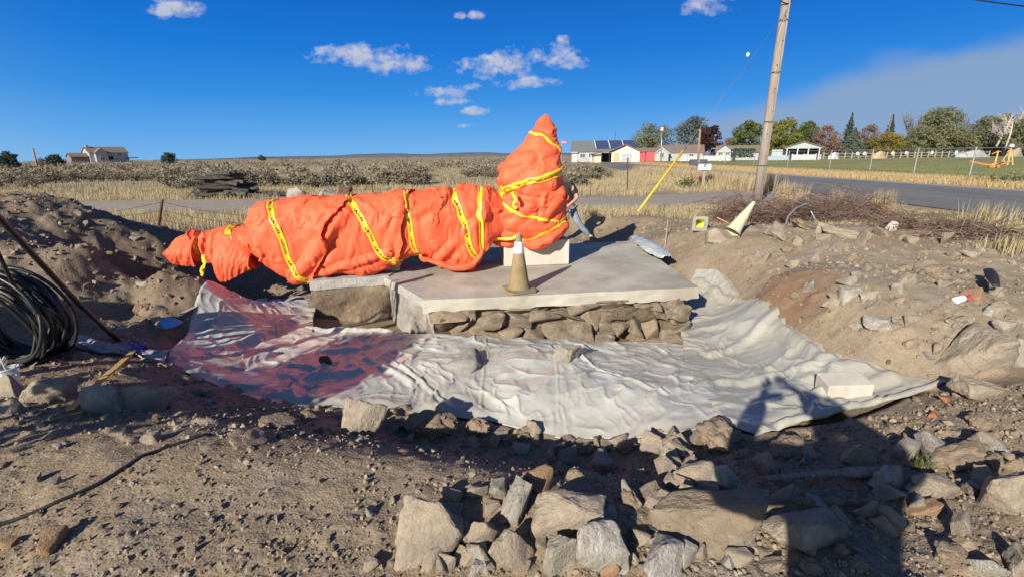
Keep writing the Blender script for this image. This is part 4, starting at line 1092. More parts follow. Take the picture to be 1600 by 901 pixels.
M_TWIG = mat('twig_bark', (.13, .075, .055), (.24, .17, .14), scale=6, rough=.9)
M_SAGE = leaf_mat('sage_leaf', (.15, .13, .09), (.29, .255, .185), trans=.12)
M_WOODY = mat('woody_stem', (.14, .115, .09), (.22, .19, .155), scale=5, rough=.9)
def scatter(n, x0, x1, y0, y1, keep):
    x = rng.uniform(x0, x1, n); y = rng.uniform(y0, y1, n); k = keep(x, y); return x[k], y[k]
def offroad(x, y): 
    return (x < 11.8) | ((x > 21.2) & (y < 120))
def patch(x, y, f=.6, s=1, t=0): return fbm(x * f, y * f, s, 3) > t
_dz = lambda x, y: zones(x, y)
def k_left(x, y):
    d, dr, lw = _dz(x, y); return (d < .35) & (dr < .3) & patch(x, y, .5, 3, -.12)
# golden strip before the driveway at the left, and beyond it
x, y = scatter(26000, -20, 2, 9.0, 14.3, k_left); blades('dry_grass', x, y, rng.uniform(.10, .32, len(x)), .012, .5, M_DRY)
x, y = scatter(60000, -34, 1.5, 17, 27, lambda x, y: k_left(x, y) & (fbm(x * .35, y * .35, 7, 3) + .28 * sstep(22, 18, y) > -.02)); blades('dry_grass', x, y, rng.uniform(.08, .30, len(x)), .016, .5, M_DRY)
x, y = scatter(70000, -80, 3, 24, 90, lambda x, y: patch(x, y, .2, 9, -.1)); blades('dry_grass', x, y, rng.uniform(.1, .3, len(x)), .03, .6, M_DRY2)
# verge between driveway and road, tall pale grass
x, y = scatter(52000, 1.5, 12.2, 18.6, 42, lambda x, y: (_dz(x, y)[1] < .3) & (x < 11.9) & patch(x, y, .55, 11, -.03)); blades('tall_dry_grass', x, y, rng.uniform(.12, .5, len(x)) * (.55 + .7 * sstep(7.5, 11.5, x)), .014, .4, M_DRY)
x, y = scatter(9000, 10.2, 12.0, 20, 40, lambda x, y: patch(x, y, .9, 12, -.05)); blades('tall_dry_grass', x, y, rng.uniform(.45, .95, len(x)), .014, .3, M_DRY)
# verge at the near right and below the pole
def k_right(x, y): d, dr, lw = _dz(x, y); return (d < .5) & (dr < .4) & (x < 12.0)
x, y = scatter(15000, 5.2, 12, 7.0, 15, lambda x, y: k_right(x, y) & patch(x, y, .8, 14, -.05)); blades('dry_grass', x, y, rng.uniform(.03, .13, len(x)), .009, .9, M_DRY)
x, y = scatter(16000, 6, 12, 7.0, 14, lambda x, y: k_right(x, y) & patch(x, y, .9, 17, .10)); blades('green_weeds', x, y, rng.uniform(.03, .10, len(x)), .016, .9, M_GRN)
x, y = scatter(9000, 2.0, 8.0, 11.5, 14.2, lambda x, y: (_dz(x, y)[1] < .4) & patch(x, y, .8, 19, -.1)); blades('dry_grass', x, y, rng.uniform(.05, .26, len(x)), .009, .7, M_DRY)
# far verge of the road
x, y = scatter(30000, 21.0, 27.5, 14, 90, lambda x, y: patch(x, y, .4, 21, -.25)); blades('russet_grass', x, y, rng.uniform(.06, .26, len(x)), .03, .7, M_ORG)
x, y = scatter(14000, 21.0, 27.0, 14, 60, lambda x, y: patch(x, y, .5, 22, -.1)); blades('dry_grass', x, y, rng.uniform(.08, .30, len(x)), .022, .6, M_DRY)
x, y = scatter(26000, 27, 62, 16, 60, lambda x, y: _dz(x, y)[2] > .5); blades('lawn_grass', x, y, rng.uniform(.02, .06, len(x)), .05, .7, leaf_mat('lawn_blade', (.14, .16, .05), (.25, .24, .09)))
x, y = scatter(16000, 1.5, 12.0, 18.2, 42, lambda x, y: (_dz(x, y)[1] < .3) & patch(x, y, .7, 27, -.05)); blades('grey_grass', x, y, rng.uniform(.05, .22, len(x)), .016, .8, M_DRY2)
# tall tufts one can count
def tuft(px, py, n, h, spread, lab, group='tall dry grass tufts by the road'):
    p = hit(px, py); xs = rng.normal(p.x, spread, n); ys_ = rng.normal(p.y, spread, n)
    o = blades('grass_tuft', xs, ys_, h * rng.uniform(.45, 1.1, n), .009, .28, M_DRY); del o['kind']; tag(o, lab, 'grass tuft', group); return o
tuft(1232, 316, 420, .75, .22, 'tall dry grass tuft immediately right of the utility pole foot')
tuft(1306, 322, 130, .60, .10, 'slim upright dry grass tuft sticking out of the brush pile')
tuft(1376, 322, 300, .55, .17, 'dry grass tuft at the right end of the brush pile')
tuft(1530, 366, 260, .52, .13, 'tall dry grass tuft alone at the right before the asphalt')
tuft(1583, 352, 50, .5, .08, 'thin dry grass stalks nearest the right edge of the picture')
tuft(1585, 392, 300, .20, .17, 'low straw coloured grass tuft at the foot of the right bank')

# sagebrush
def sage_mesh(seed, n=230):
    r = np.random.default_rng(seed); cl = []
    for i in range(9):
        a = r.uniform(0, 2 * np.pi); q = r.uniform(.05, .33); cl.append((math.cos(a) * q, math.sin(a) * q, r.uniform(.25, .72), r.uniform(.13, .24)))
    cen = np.concatenate([np.array(c[:3]) + r.normal(size=(n // 9, 3)) * c[3] * np.array([.6, .6, .62]) for c in cl]); cen[:, 2] = np.abs(cen[:, 2])
    me = quads_mesh('sagebrush', cen, .13, np.clip(r.uniform(0, 1, len(cen)) * .7 + (cen[:, 2] > .6) * .25, 0, 1), M_SAGE, asp=.75)
    return me
def sage_full(seed):
    me = sage_mesh(seed); r = random.Random(seed); mb = MB()
    for i in range(9):
        a = r.uniform(0, 6.28); q = r.uniform(.15, .4); mb.tube([(0, 0, -.03), (math.cos(a) * q * .4, math.sin(a) * q * .4, .22), (math.cos(a) * q, math.sin(a) * q, r.uniform(.5, .85))], [.018, .013, .005], 4, False)
    w = mb.mesh('stems')
    bm = bmesh.new(); bm.from_mesh(me); n0 = len(bm.faces); bm.from_mesh(w); bm.faces.ensure_lookup_table()
    for f in bm.faces[n0:]: f.material_index = 1
    bm.to_mesh(me); bm.free(); me.materials.append(M_WOODY); return me
SG = [sage_full(40 + i) for i in range(6)]
pos_ = []
tries = 0
while len(pos_) < 1700 and tries < 40000:
    tries += 1
    yy = math.exp(rnd.uniform(math.log(25), math.log(420))); xx = rnd.uniform(-1.22, .26) * yy
    if xx > 9 - .02 * yy: continue
    if fbm(xx * .3, yy * .12, 15, 3) < -.04: continue
    if yy >= 60 and fbm(xx * .06, yy * .035, 8, 3) < -.06: continue
    if yy < 60 and fbm(xx * .12, yy * .12, 5, 3) < (.10 if yy < 36 else -.02): continue
    if -16 < xx < -9.5 and yy < 26: continue
    pos_.append((xx, yy))
pos_.sort(key=lambda q: q[1] * (1 + .0 * q[0]))
pos_[:0] = [(3.4, 24.5), (3.9, 25.6), (2.7, 26.5), (3.2, 28.5)]
for i, (xx, yy) in enumerate(pos_[:299]):
    o = bpy.data.objects.new('sagebrush', SG[i % 6]); link(o); s = rnd.uniform(.7, 1.35) * (1.2 if i < 4 else 1)
    zz = float(GZ.min()) if False else zground(xx, yy)
    o.location = (xx, yy, zz - .03); s *= rnd.uniform(.6, 1.05); o.scale = (s * 1.3, s * 1.3, s * rnd.uniform(.75, 1.0)); o.rotation_euler = (0, 0, rnd.uniform(0, 6.28))
    lb = 'sagebrush in the cluster between the orange bundle and the lone steel post' if (xx > 1.5 and yy < 40) else ('grey green sagebrush on the plain at the far left before the white house' if xx < -.72 * yy else ('grey green sagebrush on the plain near the timber pile' if xx < -.36 * yy else 'grey green sagebrush on the plain behind the middle and right of the bundle'))
    tag(o, lb, 'sagebrush', lb.replace('sagebrush', 'sagebrush bushes'))
rest = pos_[299:]; cs, ss, vs = [], [], []
for (xx, yy) in rest:
    k = 46 if yy < 120 else 22; s = rnd.uniform(.45, 1.3); zz = zground(xx, yy)
    c = rng.normal(size=(k, 3)) * np.array([.36, .36, .24]) * s + np.array([xx, yy, zz + .42 * s]); c[:, 2] = np.maximum(c[:, 2], zz + .03)
    cs.append(c); ss.append(np.full(k, .30 * s) * rng.uniform(.6, 1.3, k)); vs.append(np.clip(rng.uniform(0, 1, k), 0, 1))
cs = np.concatenate(cs); o = ob('distant_sagebrush', quads_mesh('distant_sagebrush', cs, 1, np.concatenate(vs), M_SAGE, asp=.8, sizes=np.concatenate(ss))); stuff(o)

# ------------------------------------------------------------------ trees
M_BARK = mat('bark', (.10, .08, .065), (.19, .16, .13), scale=5, rough=.95, bump=.6)
M_PALEBARK = mat('pale_bark', (.36, .31, .26), (.50, .45, .39), scale=5, rough=.95, bump=.6)
def tree(kind, px, top, base, hw, dist, m, lab, leaf=.42, n=2600, shape='round', bark=None, group='trees beyond the sports field', trunk=True, dens=1.0, az=None):
    T = at(px, top, dist); Bz = z1(T.x, dist) if dist < 400 else 0
    d = pixdir(px, 240); x, y = d.x / d.y * dist, dist
    Bz = zground(x, y)
    H_ = T.z - Bz; R = hw * math.hypot(1, 0) * dist / FPX / .985 * 1.02
    t = thing('tree', lab, 'tree', (x, y, Bz), rnd.uniform(0, 6.28), group)
    r = random.Random(int(px * 7 + top)); bark = bark or M_BARK
    mb = MB()
    th = H_ * (.30 if shape in ('round', 'spread', 'bare') else .95)
    lean = [(0, 0, -.1), (r.uniform(-.03, .03) * H_, r.uniform(-.03, .03) * H_, th * .5), (r.uniform(-.05, .05) * H_, r.uniform(-.05, .05) * H_, th)]
    mb.tube(lean, [.032 * H_, .025 * H_, .02 * H_], 8)
    limbs = []
    nl = 10 if shape != 'bare' else 22
    if shape in ('round', 'spread', 'bare'):
        for i in range(nl):
            a = 6.28 * i / nl + r.uniform(-.3, .3); q = R * r.uniform(.4, .9); zt = H_ * r.uniform(.5, .93)
            p1 = (math.cos(a) * q * .35, math.sin(a) * q * .35, th + (zt - th) * .45); p2 = (math.cos(a) * q, math.sin(a) * q, zt)
            mb.tube([lean[2], p1, p2], [.014 * H_, .009 * H_, .003 * H_], 5, False); limbs.append((p1, p2))
            if shape == 'bare':
                for k in range(5):
                    s = r.uniform(.3, 1); bp = [p1[j] + (p2[j] - p1[j]) * s for j in range(3)]
                    mb.tube([bp, (bp[0] + r.uniform(-.22, .22) * R * 1.5, bp[1] + r.uniform(-.2, .2) * R, bp[2] + r.uniform(.05, .22) * H_)], [.005 * H_, .0015 * H_], 4, False)
    mb.build('trunk', bark, t, smooth=True)
    cl = []
    if shape in ('round', 'spread'):
        for i in range(62):
            a = r.uniform(0, 6.28); zz = r.uniform(.20 if shape == 'round' else .1, .98)
            prof = math.sin(math.pi * min(1, (zz - .05) / .98) ** .8) ** .6 if shape == 'round' else (1 - .55 * max(0, zz - .45)) * (1 if zz < .9 else .6)
            q = R * prof * math.sqrt(r.uniform(.02, 1)) * .86
            cl.append((math.cos(a) * q, math.sin(a) * q, zz * H_ * .93, R * r.uniform(.15, .32)))
        w = np.array([c[3] for c in cl]) ** 2; w /= w.sum()
        idx = rng.choice(len(cl), int(n * 1.7), p=w); ca = np.array(cl)[idx]
        v = rng.normal(size=(len(idx), 3)); v /= np.linalg.norm(v, axis=1)[:, None]; v *= rng.uniform(.35, 1.1, len(idx))[:, None] ** .6
        cen = ca[:, :3] + v * ca[:, 3:4] * np.array([1, 1, .8])
        tone = rng.uniform(0, 1, len(cl))[idx] * .6 + rng.uniform(0, .4, len(idx))
    elif shape == 'conifer':
        zz = rng.beta(1.1, 1.5, n) * .96 + .05; a = rng.uniform(0, 2 * np.pi, n); lay = np.abs(((zz * 13 + a * .3) % 1) - .5) * 2
        q = R * (1.02 - zz) * (.55 + .45 * lay) * np.sqrt(rng.uniform(.15, 1, n)) * (.8 + .3 * np.sin(a * 5 + zz * 20))
        cen = np.stack([np.cos(a) * q, np.sin(a) * q, zz * H_ - q * .22], -1); tone = rng.uniform(0, 1, n) * .6 + .4 * lay
    else:
        cen = np.zeros((0, 3)); tone = np.zeros(0)
        k = int(n * .28); li = rng.integers(0, len(limbs), k); p1 = np.array([limbs[i][0] for i in li]); p2 = np.array([limbs[i][1] for i in li])
        s = rng.uniform(.3, 1.15, k)[:, None]; cen = p1 + (p2 - p1) * s + rng.normal(size=(k, 3)) * R * .16; tone = rng.uniform(0, 1, k)
    if len(cen):
        cen[:, 2] = np.maximum(cen[:, 2], .15)
        ob('crown', quads_mesh('crown', cen, leaf, tone, m, asp=.9), None, t)
    return t
L_COT = leaf_mat('cottonwood_leaf', (.10, .115, .055), (.235, .235, .13))
L_PINE = leaf_mat('pine_needle', (.045, .065, .05), (.12, .145, .115), trans=.1)
L_PURP = leaf_mat('purple_leaf', (.028, .014, .018), (.075, .035, .042), trans=.15)
L_GRN = leaf_mat('green_leaf', (.055, .085, .022), (.155, .185, .06))
L_YEL = leaf_mat('yellow_green_leaf', (.10, .12, .025), (.26, .245, .06))
L_RED = leaf_mat('reddish_leaf', (.17, .085, .06), (.30, .18, .13))
L_SPR = leaf_mat('spruce_needle', (.03, .05, .035), (.08, .11, .085), trans=.1)
L_BLUE = leaf_mat('blue_spruce_needle', (.055, .08, .06), (.15, .17, .13), trans=.1)
L_WIL = leaf_mat('willow_leaf', (.095, .105, .05), (.25, .24, .135))
L_GOLD = leaf_mat('golden_leaf', (.13, .12, .02), (.27, .21, .05))
L_PINK = leaf_mat('pinkish_twig', (.23, .17, .14), (.36, .29, .25))
for a in [
    (1016, 193, 238, 36, 165, L_COT, 'pale grey green cottonwood tree behind the brown roofs left of the dark pine', .55, 3400, 'round'),
    (1078, 178, 238, 29, 150, L_PINE, 'tall dark pine tree with open branches right behind the guy wire', .5, 3000, 'round'),
    (1108, 194, 238, 20, 140, L_PURP, 'dark purple leaved tree beside the brown distant pole', .5, 3000, 'round'),
    (1164, 186, 245, 26, 130, L_GRN, 'loose green tree left of the utility pole above the white fence', .5, 2800, 'round'),
    (1138, 214, 243, 12, 135, L_RED, 'small brownish tree over the white gabled house', .4, 700, 'round'),
    (1222, 178, 246, 27, 125, L_YEL, 'dense yellow green tree immediately right of the utility pole', .48, 3800, 'round'),
    (1256, 188, 243, 22, 140, L_GRN, 'mid green tree rising behind the porch house roof', .5, 2600, 'round'),
    (1285, 194, 244, 22, 135, L_RED, 'reddish brown tree right of the porch house', .42, 1900, 'round'),
    (1321, 177, 243, 20, 150, L_SPR, 'tall dark spruce tree behind the russet topped spruce', .5, 2600, 'conifer'),
    (1330, 200, 245, 31, 132, L_BLUE, 'broad grey green spruce tree in front of a darker taller one', .45, 3600, 'conifer'),
    (1352, 191, 241, 17, 150, L_RED, 'pinkish red tree between the two spruces', .42, 1500, 'round'),
    (1384, 179, 236, 18, 150, L_SPR, 'narrow pointed spruce tree above the golden bush', .45, 2200, 'conifer'),
    (1383, 207, 241, 25, 132, L_GOLD, 'low golden green tree below the pointed spruce', .42, 2800, 'round'),
    (1418, 176, 240, 20, 150, L_PINK, 'bare pinkish twiggy tree left of the big willow', .35, 1600, 'bare'),
    (1462, 169, 240, 42, 140, L_WIL, 'largest grey green willow tree with an uneven crown behind the field', .5, 5200, 'round'),
    (1436, 196, 240, 28, 132, L_COT, 'pale lower tree crowding the left foot of the big willow', .45, 2600, 'spread'),
    (1494, 206, 241, 26, 132, L_WIL, 'pale low tree crowding the right foot of the big willow', .45, 2200, 'spread'),
    (1542, 177, 243, 38, 135, L_WIL, 'rounded willow tree left of the leaning pale trunks', .48, 4200, 'round'),
    (1566, 172, 243, 24, 128, L_PINK, 'leafless pale tree rising over the rounded willow', .3, 900, 'bare'),
    (1594, 186, 243, 26, 120, L_COT, 'olive tree cut by the right edge of the picture', .45, 2800, 'round'),
    (1640, 178, 243, 40, 118, L_WIL, 'olive willow just past the right edge of the picture', .45, 2400, 'round'),
    (8, 237, 262, 15, 95, L_SPR, 'dark juniper cut by the left edge of the picture', .3, 1500, 'round'),
    (83, 241, 256, 13, 120, L_SPR, 'round dark juniper left of the white house on the rise', .3, 1400, 'round'),
    (62, 247, 257, 7, 118, L_PINK, 'small brownish bush beside the leaning pole on the left skyline', .3, 400, 'round'),
    (263, 239, 253, 12, 130, L_SPR, 'round dark juniper right of the white house on the rise', .3, 1300, 'round'),
    (408, 243, 251, 6, 180, L_SPR, 'tiny dark juniper on the skyline above the timber pile', .35, 400, 'round'),
    (716, 262, 275, 0.1, 60, L_SPR, None, .3, 0, 'none')]:
    if a[6] is None: continue
    tree(*a[:10], shape=a[9]) if False else tree(a[9], a[0], a[1], a[2], a[3], a[4], a[5], a[6], leaf=a[7], n=a[8], shape=a[9], group='trees beyond the sports field' if a[0] > 900 else 'junipers on the left skyline', bark=M_PALEBARK if 'pale tree' in a[6] else None)
# leaning pale trunks
def trunk_tree(p0, p1, dist, r0, lab):
    a, b = at(*p0, dist), at(*p1, dist); t = thing('bare_trunk', lab, 'tree', a, 0, 'leaning pale trunks')
    mb = MB(); v = b - a; mid = v * .55 + Vector((.25, 0, 0)); mb.tube([(0, 0, -.2), mid, v], [r0, r0 * .8, r0 * .35], 8)
    mb.build('trunk', M_PALEBARK, t, smooth=True); m2 = MB()
    for i in range(7):
        s = .55 + .06 * i; q = v * s; m2.tube([q, q + Vector((rnd.uniform(-2.2, 2.2), rnd.uniform(-1, 1), rnd.uniform(.8, 2.6)))], [r0 * .4, r0 * .1], 5, False)
    m2.build('branches', M_PALEBARK, t, smooth=True)
trunk_tree((1557, 228), (1582, 180), 122, .28, 'pale leaning dead trunk left of the other pale trunk')
trunk_tree((1571, 231), (1583, 190), 118, .22, 'thinner pale leaning trunk above the white ball on the field')
# hedge along the back of the field: reads as one mass
def hedge(x0, x1, y0, z, n, m, name, w=2.0):
    xs = rng.uniform(x0, x1, n); zz = rng.uniform(0, 1, n) ** .8 * z * (.75 + .4 * fbm(xs * .12, 2, 0, 3)); ys = y0 + rng.normal(size=n) * w
    o = ob(name, quads_mesh(name, np.stack([xs, ys, zz + .1], -1), .7, rng.uniform(0, 1, n), m)); stuff(o)
hedge(92, 165, 137, 4.6, 14000, leaf_mat('hedge_leaf', (.04, .055, .025), (.10, .115, .05)), 'hedge')
hedge(118, 165, 150, 7.5, 5000, L_COT, 'far_grove', 3)
hedge(85, 165, 175, 6.5, 5000, L_GRN, 'far_grove', 6)

# ------------------------------------------------------------------ houses
M_WHITE = mat('white_siding', (.29, .30, .31), (.37, .375, .385), scale=3, rough=.7)
M_CREAM = mat('cream_siding', (.66, .58, .40), (.72, .64, .46), scale=3, rough=.75)
M_BLUEG = mat('blue_grey_siding', (.30, .36, .42), (.38, .43, .48), scale=3, rough=.75)
M_GREYS = mat('pale_grey_siding', (.30, .32, .335), (.37, .39, .40), scale=3, rough=.75)
M_ROOFG = mat('grey_shingle', (.10, .11, .12), (.16, .17, .18), scale=8, rough=.9, bump=.4)
M_ROOFB = mat('brown_shingle', (.15, .11, .085), (.22, .17, .14), scale=8, rough=.9, bump=.4)
M_ROOFR = mat('rust_metal', (.16, .075, .05), (.26, .14, .10), scale=4, rough=.7)
M_SOLAR = mat('solar_glass', (.035, .05, .12), (.05, .07, .16), scale=4, rough=.15, spec=.8)
M_GLASS = mat('window_glass', (.05, .06, .075), (.09, .10, .12), scale=2, rough=.08, spec=.8)
M_TRIM = mat('white_trim', (.45, .46, .475), (.52, .53, .545), scale=3, rough=.6)
M_DARK = mat('dark_opening', (.02, .02, .022), (.04, .038, .036), scale=3, rough=.9)
M_RED = mat('red_paint', (.42, .055, .065), (.50, .085, .09), scale=4, rough=.6)
M_TAND = mat('tan_door', (.42, .30, .19), (.48, .36, .24), scale=4, rough=.7)
def gable(t, w, d, h, rh, mw, mr, x=0, y=0, z=-.3, ridge='x', over=.35, name='wall'):
    # ridge along local x or y
    m1 = MB()
    if ridge == 'y': m1.prism([(x - w / 2, z), (x + w / 2, z), (x + w / 2, h), (x, h + rh), (x - w / 2, h)], y - d / 2, y + d / 2)
    else:
        poly = [(y - d / 2, z), (y + d / 2, z), (y + d / 2, h), (y, h + rh), (y - d / 2, h)]; n = 5
        V = [(x - w / 2, a, b) for a, b in poly] + [(x + w / 2, a, b) for a, b in poly]
        m1.add(V, [tuple(range(n)), tuple(range(2 * n - 1, n - 1, -1))] + [(i + n, (i + 1) % n + n, (i + 1) % n, i) for i in range(n)])
    wall = m1.build(name, mw, t)
    m2 = MB(); k = .16
    hw = (w if ridge == 'y' else d) / 2; sl = rh / hw; o = over
    prof = [(-hw - o, h - sl * o + .01), (0, h + rh + .02), (hw + o, h - sl * o + .01), (hw + o, h - sl * o + .01 + k), (0, h + rh + k + .04), (-hw - o, h - sl * o + .01 + k)]
    if ridge == 'y': m2.prism([(x + a, b) for a, b in prof], y - d / 2 - o, y + d / 2 + o)
    else:
        V = [(x - w / 2 - o, y + a, b) for a, b in prof] + [(x + w / 2 + o, y + a, b) for a, b in prof]; n = 6
        m2.add(V, [tuple(range(n)), tuple(range(2 * n - 1, n - 1, -1))] + [(i + n, (i + 1) % n + n, (i + 1) % n, i) for i in range(n)])
    roof = m2.build('roof', mr, t)
    return wall, roof
def window(t, x, z, w, h, y, glass=None):
    f = MB(); e = .09
    f.box(x - w / 2, x + w / 2, y - .10, y, z, z + e).box(x - w / 2, x + w / 2, y - .10, y, z + h - e, z + h).box(x - w / 2, x - w / 2 + e, y - .095, y, z + e, z + h - e).box(x + w / 2 - e, x + w / 2, y - .095, y, z + e, z + h - e).box(x - .03, x + .03, y - .08, y, z + e, z + h - e)
    o = f.build('window', M_TRIM, t); MB().box(x - w / 2 + e, x + w / 2 - e, y - .04, y + .02, z + e, z + h - e).build('pane', glass or M_GLASS, o); return o
def door(t, x, w, h, y, m, z=0.0):
    o = MB().box(x - w / 2, x + w / 2, y - .07, y, z, z + h).build('door', m, t); MB().box(x + w / 2 - .18, x + w / 2 - .10, y - .13, y - .07, z + 1, z + 1.1).build('handle', M_DARK, o); return o
def house(px, py, dist, lab, cat='house', extra=0.0, name='house', z=None, grp=None):
    d = pixdir(px, py); x, y = d.x / d.y * dist, dist
    return thing(name, lab, cat, (x, y, zground(x, y) if z is None else z), -math.atan2(x, y) + extra, grp)
def mpp(dist, px):                      # metres per photo pixel across the line of sight
    d = pixdir(px, 245); x = d.x / d.y * dist
    return math.hypot(x, dist) / FPX / math.sqrt(1 + ((px - 800) / FPX) ** 2 + .28 ** 2) * 1.0
# blue grey house with solar roof
D0 = 118
t = house(936, 250, D0, 'blue grey ranch house with a long solar panel roof beside the cream garage')
gable(t, 14.2, 8.5, 2.5, 2.3, M_GREYS, M_ROOFG, ridge='x', x=.6)
for k, (xa, xb) in enumerate([(-1.2, 1.8), (2.1, 5.2), (5.3, 8.0)]):
    sx = 2.3 / 4.25; f = MB()
    def rp(x, s, up_): return (x, .0 - 4.25 * s, 2.5 + 2.3 * (1 - s) + .24 + up_)
    q = [rp(xa, .08, 0), rp(xb, .08, 0), rp(xb + .5, .9, 0), rp(xa + .5, .9, 0)]
    f.add([Vector(v) for v in q] + [Vector(v) + Vector((0, -.03, .07)) for v in q], [(0, 1, 2, 3), (4, 7, 6, 5), (0, 4, 5, 1), (1, 5, 6, 2), (2, 6, 7, 3), (3, 7, 4, 0)])
    so = f.build('solar_panel', M_SOLAR, t)
    b = MB(); q0, q1 = Vector(q[0]), Vector(q[3]); b.tube([q0 + Vector((-.05, -.04, .12)), q1 + Vector((-.05, -.04, .12))], .11, 4); b.build('panel_frame', M_TRIM, so)
window(t, -3.9, 1.0, 1.3, 1.0, -4.27); door(t, -5.7, 1.0, 2.1, -4.27, M_TRIM); window(t, -2.0, 1.0, 1.0, 1.1, -4.27)
MB().tube([(3.6, 0, 4.9), (3.6, 0, 7.0)], .06, 6).build('antenna', M_DARK, t)
MB().box(-6.6, -5.0, -4.9, -4.32, 2.15, 2.3).build('door_hood', M_TRIM, t)
# cream garage with carport
D1 = 108
t = house(977, 251, D1, 'cream gabled garage with a rusty carport roof on its left', 'garage', name='garage')
gable(t, 6.0, 7, 2.2, 1.35, M_CREAM, M_ROOFR, ridge='y')
door(t, -1.95, 1.2, 2.0, -3.53, M_TAND); gd = MB().box(-.9, 1.3, -3.6, -3.52, 0, 1.9).build('garage_door', M_BLUEG, t)
for k in range(4): MB().box(-.86, 1.26, -3.63, -3.602, .05 + k * .47, .47 + k * .47).build('door_panel', M_GREYS, gd)
cp_ = MB().prism([(-7.6, 1.75), (-3.35, 2.25), (-.2, 3.62), (-.2, 3.76), (-3.4, 2.4), (-7.6, 1.9)], -4.2, 2).build('carport_roof', M_ROOFR, t)
for xx in (-7.2, -5.2, -3.5): MB().box(xx, xx + .16, -4.0, -3.84, -.2, 1.8 + .1 * (xx + 7.2)).build('carport_post', M_DARK, t)
MB().box(-5.2, -3.1, -.2, 0, -.2, 2.0).build('carport_back', M_DARK, t)
MB().box(-7.5, -5.3, -3.0, -.2, -.2, 1.72).build('store_wall', M_CREAM, t)
# red sheds
for k, (px, lab) in enumerate([(1000, 'red shed door panel on the left beside the cream garage'), (1015, 'red shed panel in the right half beside the brown roof')]):
    t = house(px, 251, 105, lab.replace('door panel', 'shed') if False else lab, 'shed', name='red_shed', grp='red sheds')
    s = mpp(105, px) * 14.2
    MB().box(-s / 2, s / 2, -.9, 1.2, -.2, 2.15).build('wall', M_RED, t)
    for q in (-1, 1): MB().box(q * s / 4 - s * .22, q * s / 4 + s * .22, -.98, -.902, .05, 2.0).build('door', M_RED, t)
    MB().box(-s / 2 - .1, s / 2 + .1, -1.1, 1.3, 2.15, 2.3).build('roof', M_ROOFR, t)
# brown roofed houses
t = house(1018, 247, 128, 'long low house with a brown roof behind the red sheds'); gable(t, 13, 7, 1.9, 1.2, M_GREYS, M_ROOFB, ridge='x')
window(t, 2, .7, 1.2, .9, -3.52)
t = house(1052, 247, 118, 'white house with a white trimmed gable under a brown roof left of the guy wire'); gable(t, 10, 7, 2.0, 1.5, M_WHITE, M_ROOFB, ridge='x', x=1.5)
gable(t, 3.0, 3, 1.8, 1.1, M_WHITE, M_TRIM, x=-2.6, y=-4, ridge='y', name='porch'); window(t, -2.6, .8, 1.0, 1.2, -5.52); window(t, 1.5, .8, 1.1, .9, -3.52); window(t, 4, .8, 1.1, .9, -3.52)
t = house(1131, 247, 116, 'small white house with a gabled front facing the field left of the green tree'); gable(t, 9, 6, 1.9, 1.3, M_WHITE, M_ROOFB, ridge='x', x=2.8, y=1)
gable(t, 3.6, 4, 2.1, 1.3, M_WHITE, M_ROOFB, x=0, y=-2.6, ridge='y', name='front_wing', over=.3); window(t, -.8, .8, 1.0, 1.1, -4.62); window(t, .7, .8, 1.0, 1.1, -4.62)
# porch house
t = house(1253, 249, 112, 'white house with a posted porch and grey gable right of the yellow green tree')
gable(t, 7.4, 6, 2.6, 1.3, M_BLUEG, M_ROOFG, ridge='y', y=2.5)
for k in range(4): MB().box(-3.3 + k * 2.1, -3.08 + k * 2.1, -3.3, -3.08, -.2, 2.6).build('porch_post', M_TRIM, t)
pr = gable(t, 7.6, 3.2, 2.62, 1.25, M_GREYS, M_ROOFG, ridge='y', y=-1.75, z=2.45, name='porch_gable')
MB().box(-3.4, 3.4, -.62, -.55, 0, 2.3).build('shaded_opening', M_DARK, t)
window(t, -4.4, 1, 1.0, 1.0, -.3)
MB().box(-6.4, -3.75, -.5, 4, -.2, 2.3).build('side_wing', M_BLUEG, t)
# white board fence in front of those houses
def board_fence(pa, pb, ya, yb, h, lab, n, m=M_TRIM):
    a = at(pa, 249, ya); b = at(pb, 249, yb); a.z = b.z = 0; v = b - a; L_ = v.length
    t = thing('white_fence', lab, 'fence', a, math.atan2(v.y, v.x), 'white board fences along the far side of the field')
    k = max(2, int(L_ / 2.4)); base = None
    pm = MB().box(.06, L_ / k - .06, -.03, .03, .08, h).mesh('panel'); qm = MB().box(-.09, .09, -.09, .09, -.2, h + .18).mesh('post'); pm.materials.append(m); qm.materials.append(m)
    for i in range(k):
        o = ob('panel', pm, None, t, (i * L_ / k, 0, 0)); ob('post', qm, None, t, (i * L_ / k, 0, 0))
    ob('post', qm, None, t, (L_, 0, 0))
board_fence(1064, 1124, 104, 104, 1.1, 'white board fence in front of the dark purple tree', 8)
board_fence(1126, 1148, 103, 103, 1.2, 'short white board fence below the white gabled house', 4)
board_fence(1237, 1274, 101, 101, 1.15, 'white board fence below the posted porch', 6)
board_fence(1196, 1232, 101, 101, .9, 'pale low board fence between the utility pole and the porch house', 6, M_BLUEG)
# dark vehicle-like hedge block by the white fence is a clipped bush
hd = thing('clipped_bush', 'dark blue green clipped bush behind the field left of the utility pole', 'bush', at(1160, 247, 101))
cc_ = rng.uniform(-1, 1, (700, 3)) * np.array([2.4, .8, .9]) + np.array([0, 0, 1.0]); ob('foliage', quads_mesh('foliage', cc_, .4, rng.uniform(0, 1, 700), L_SPR), None, hd)
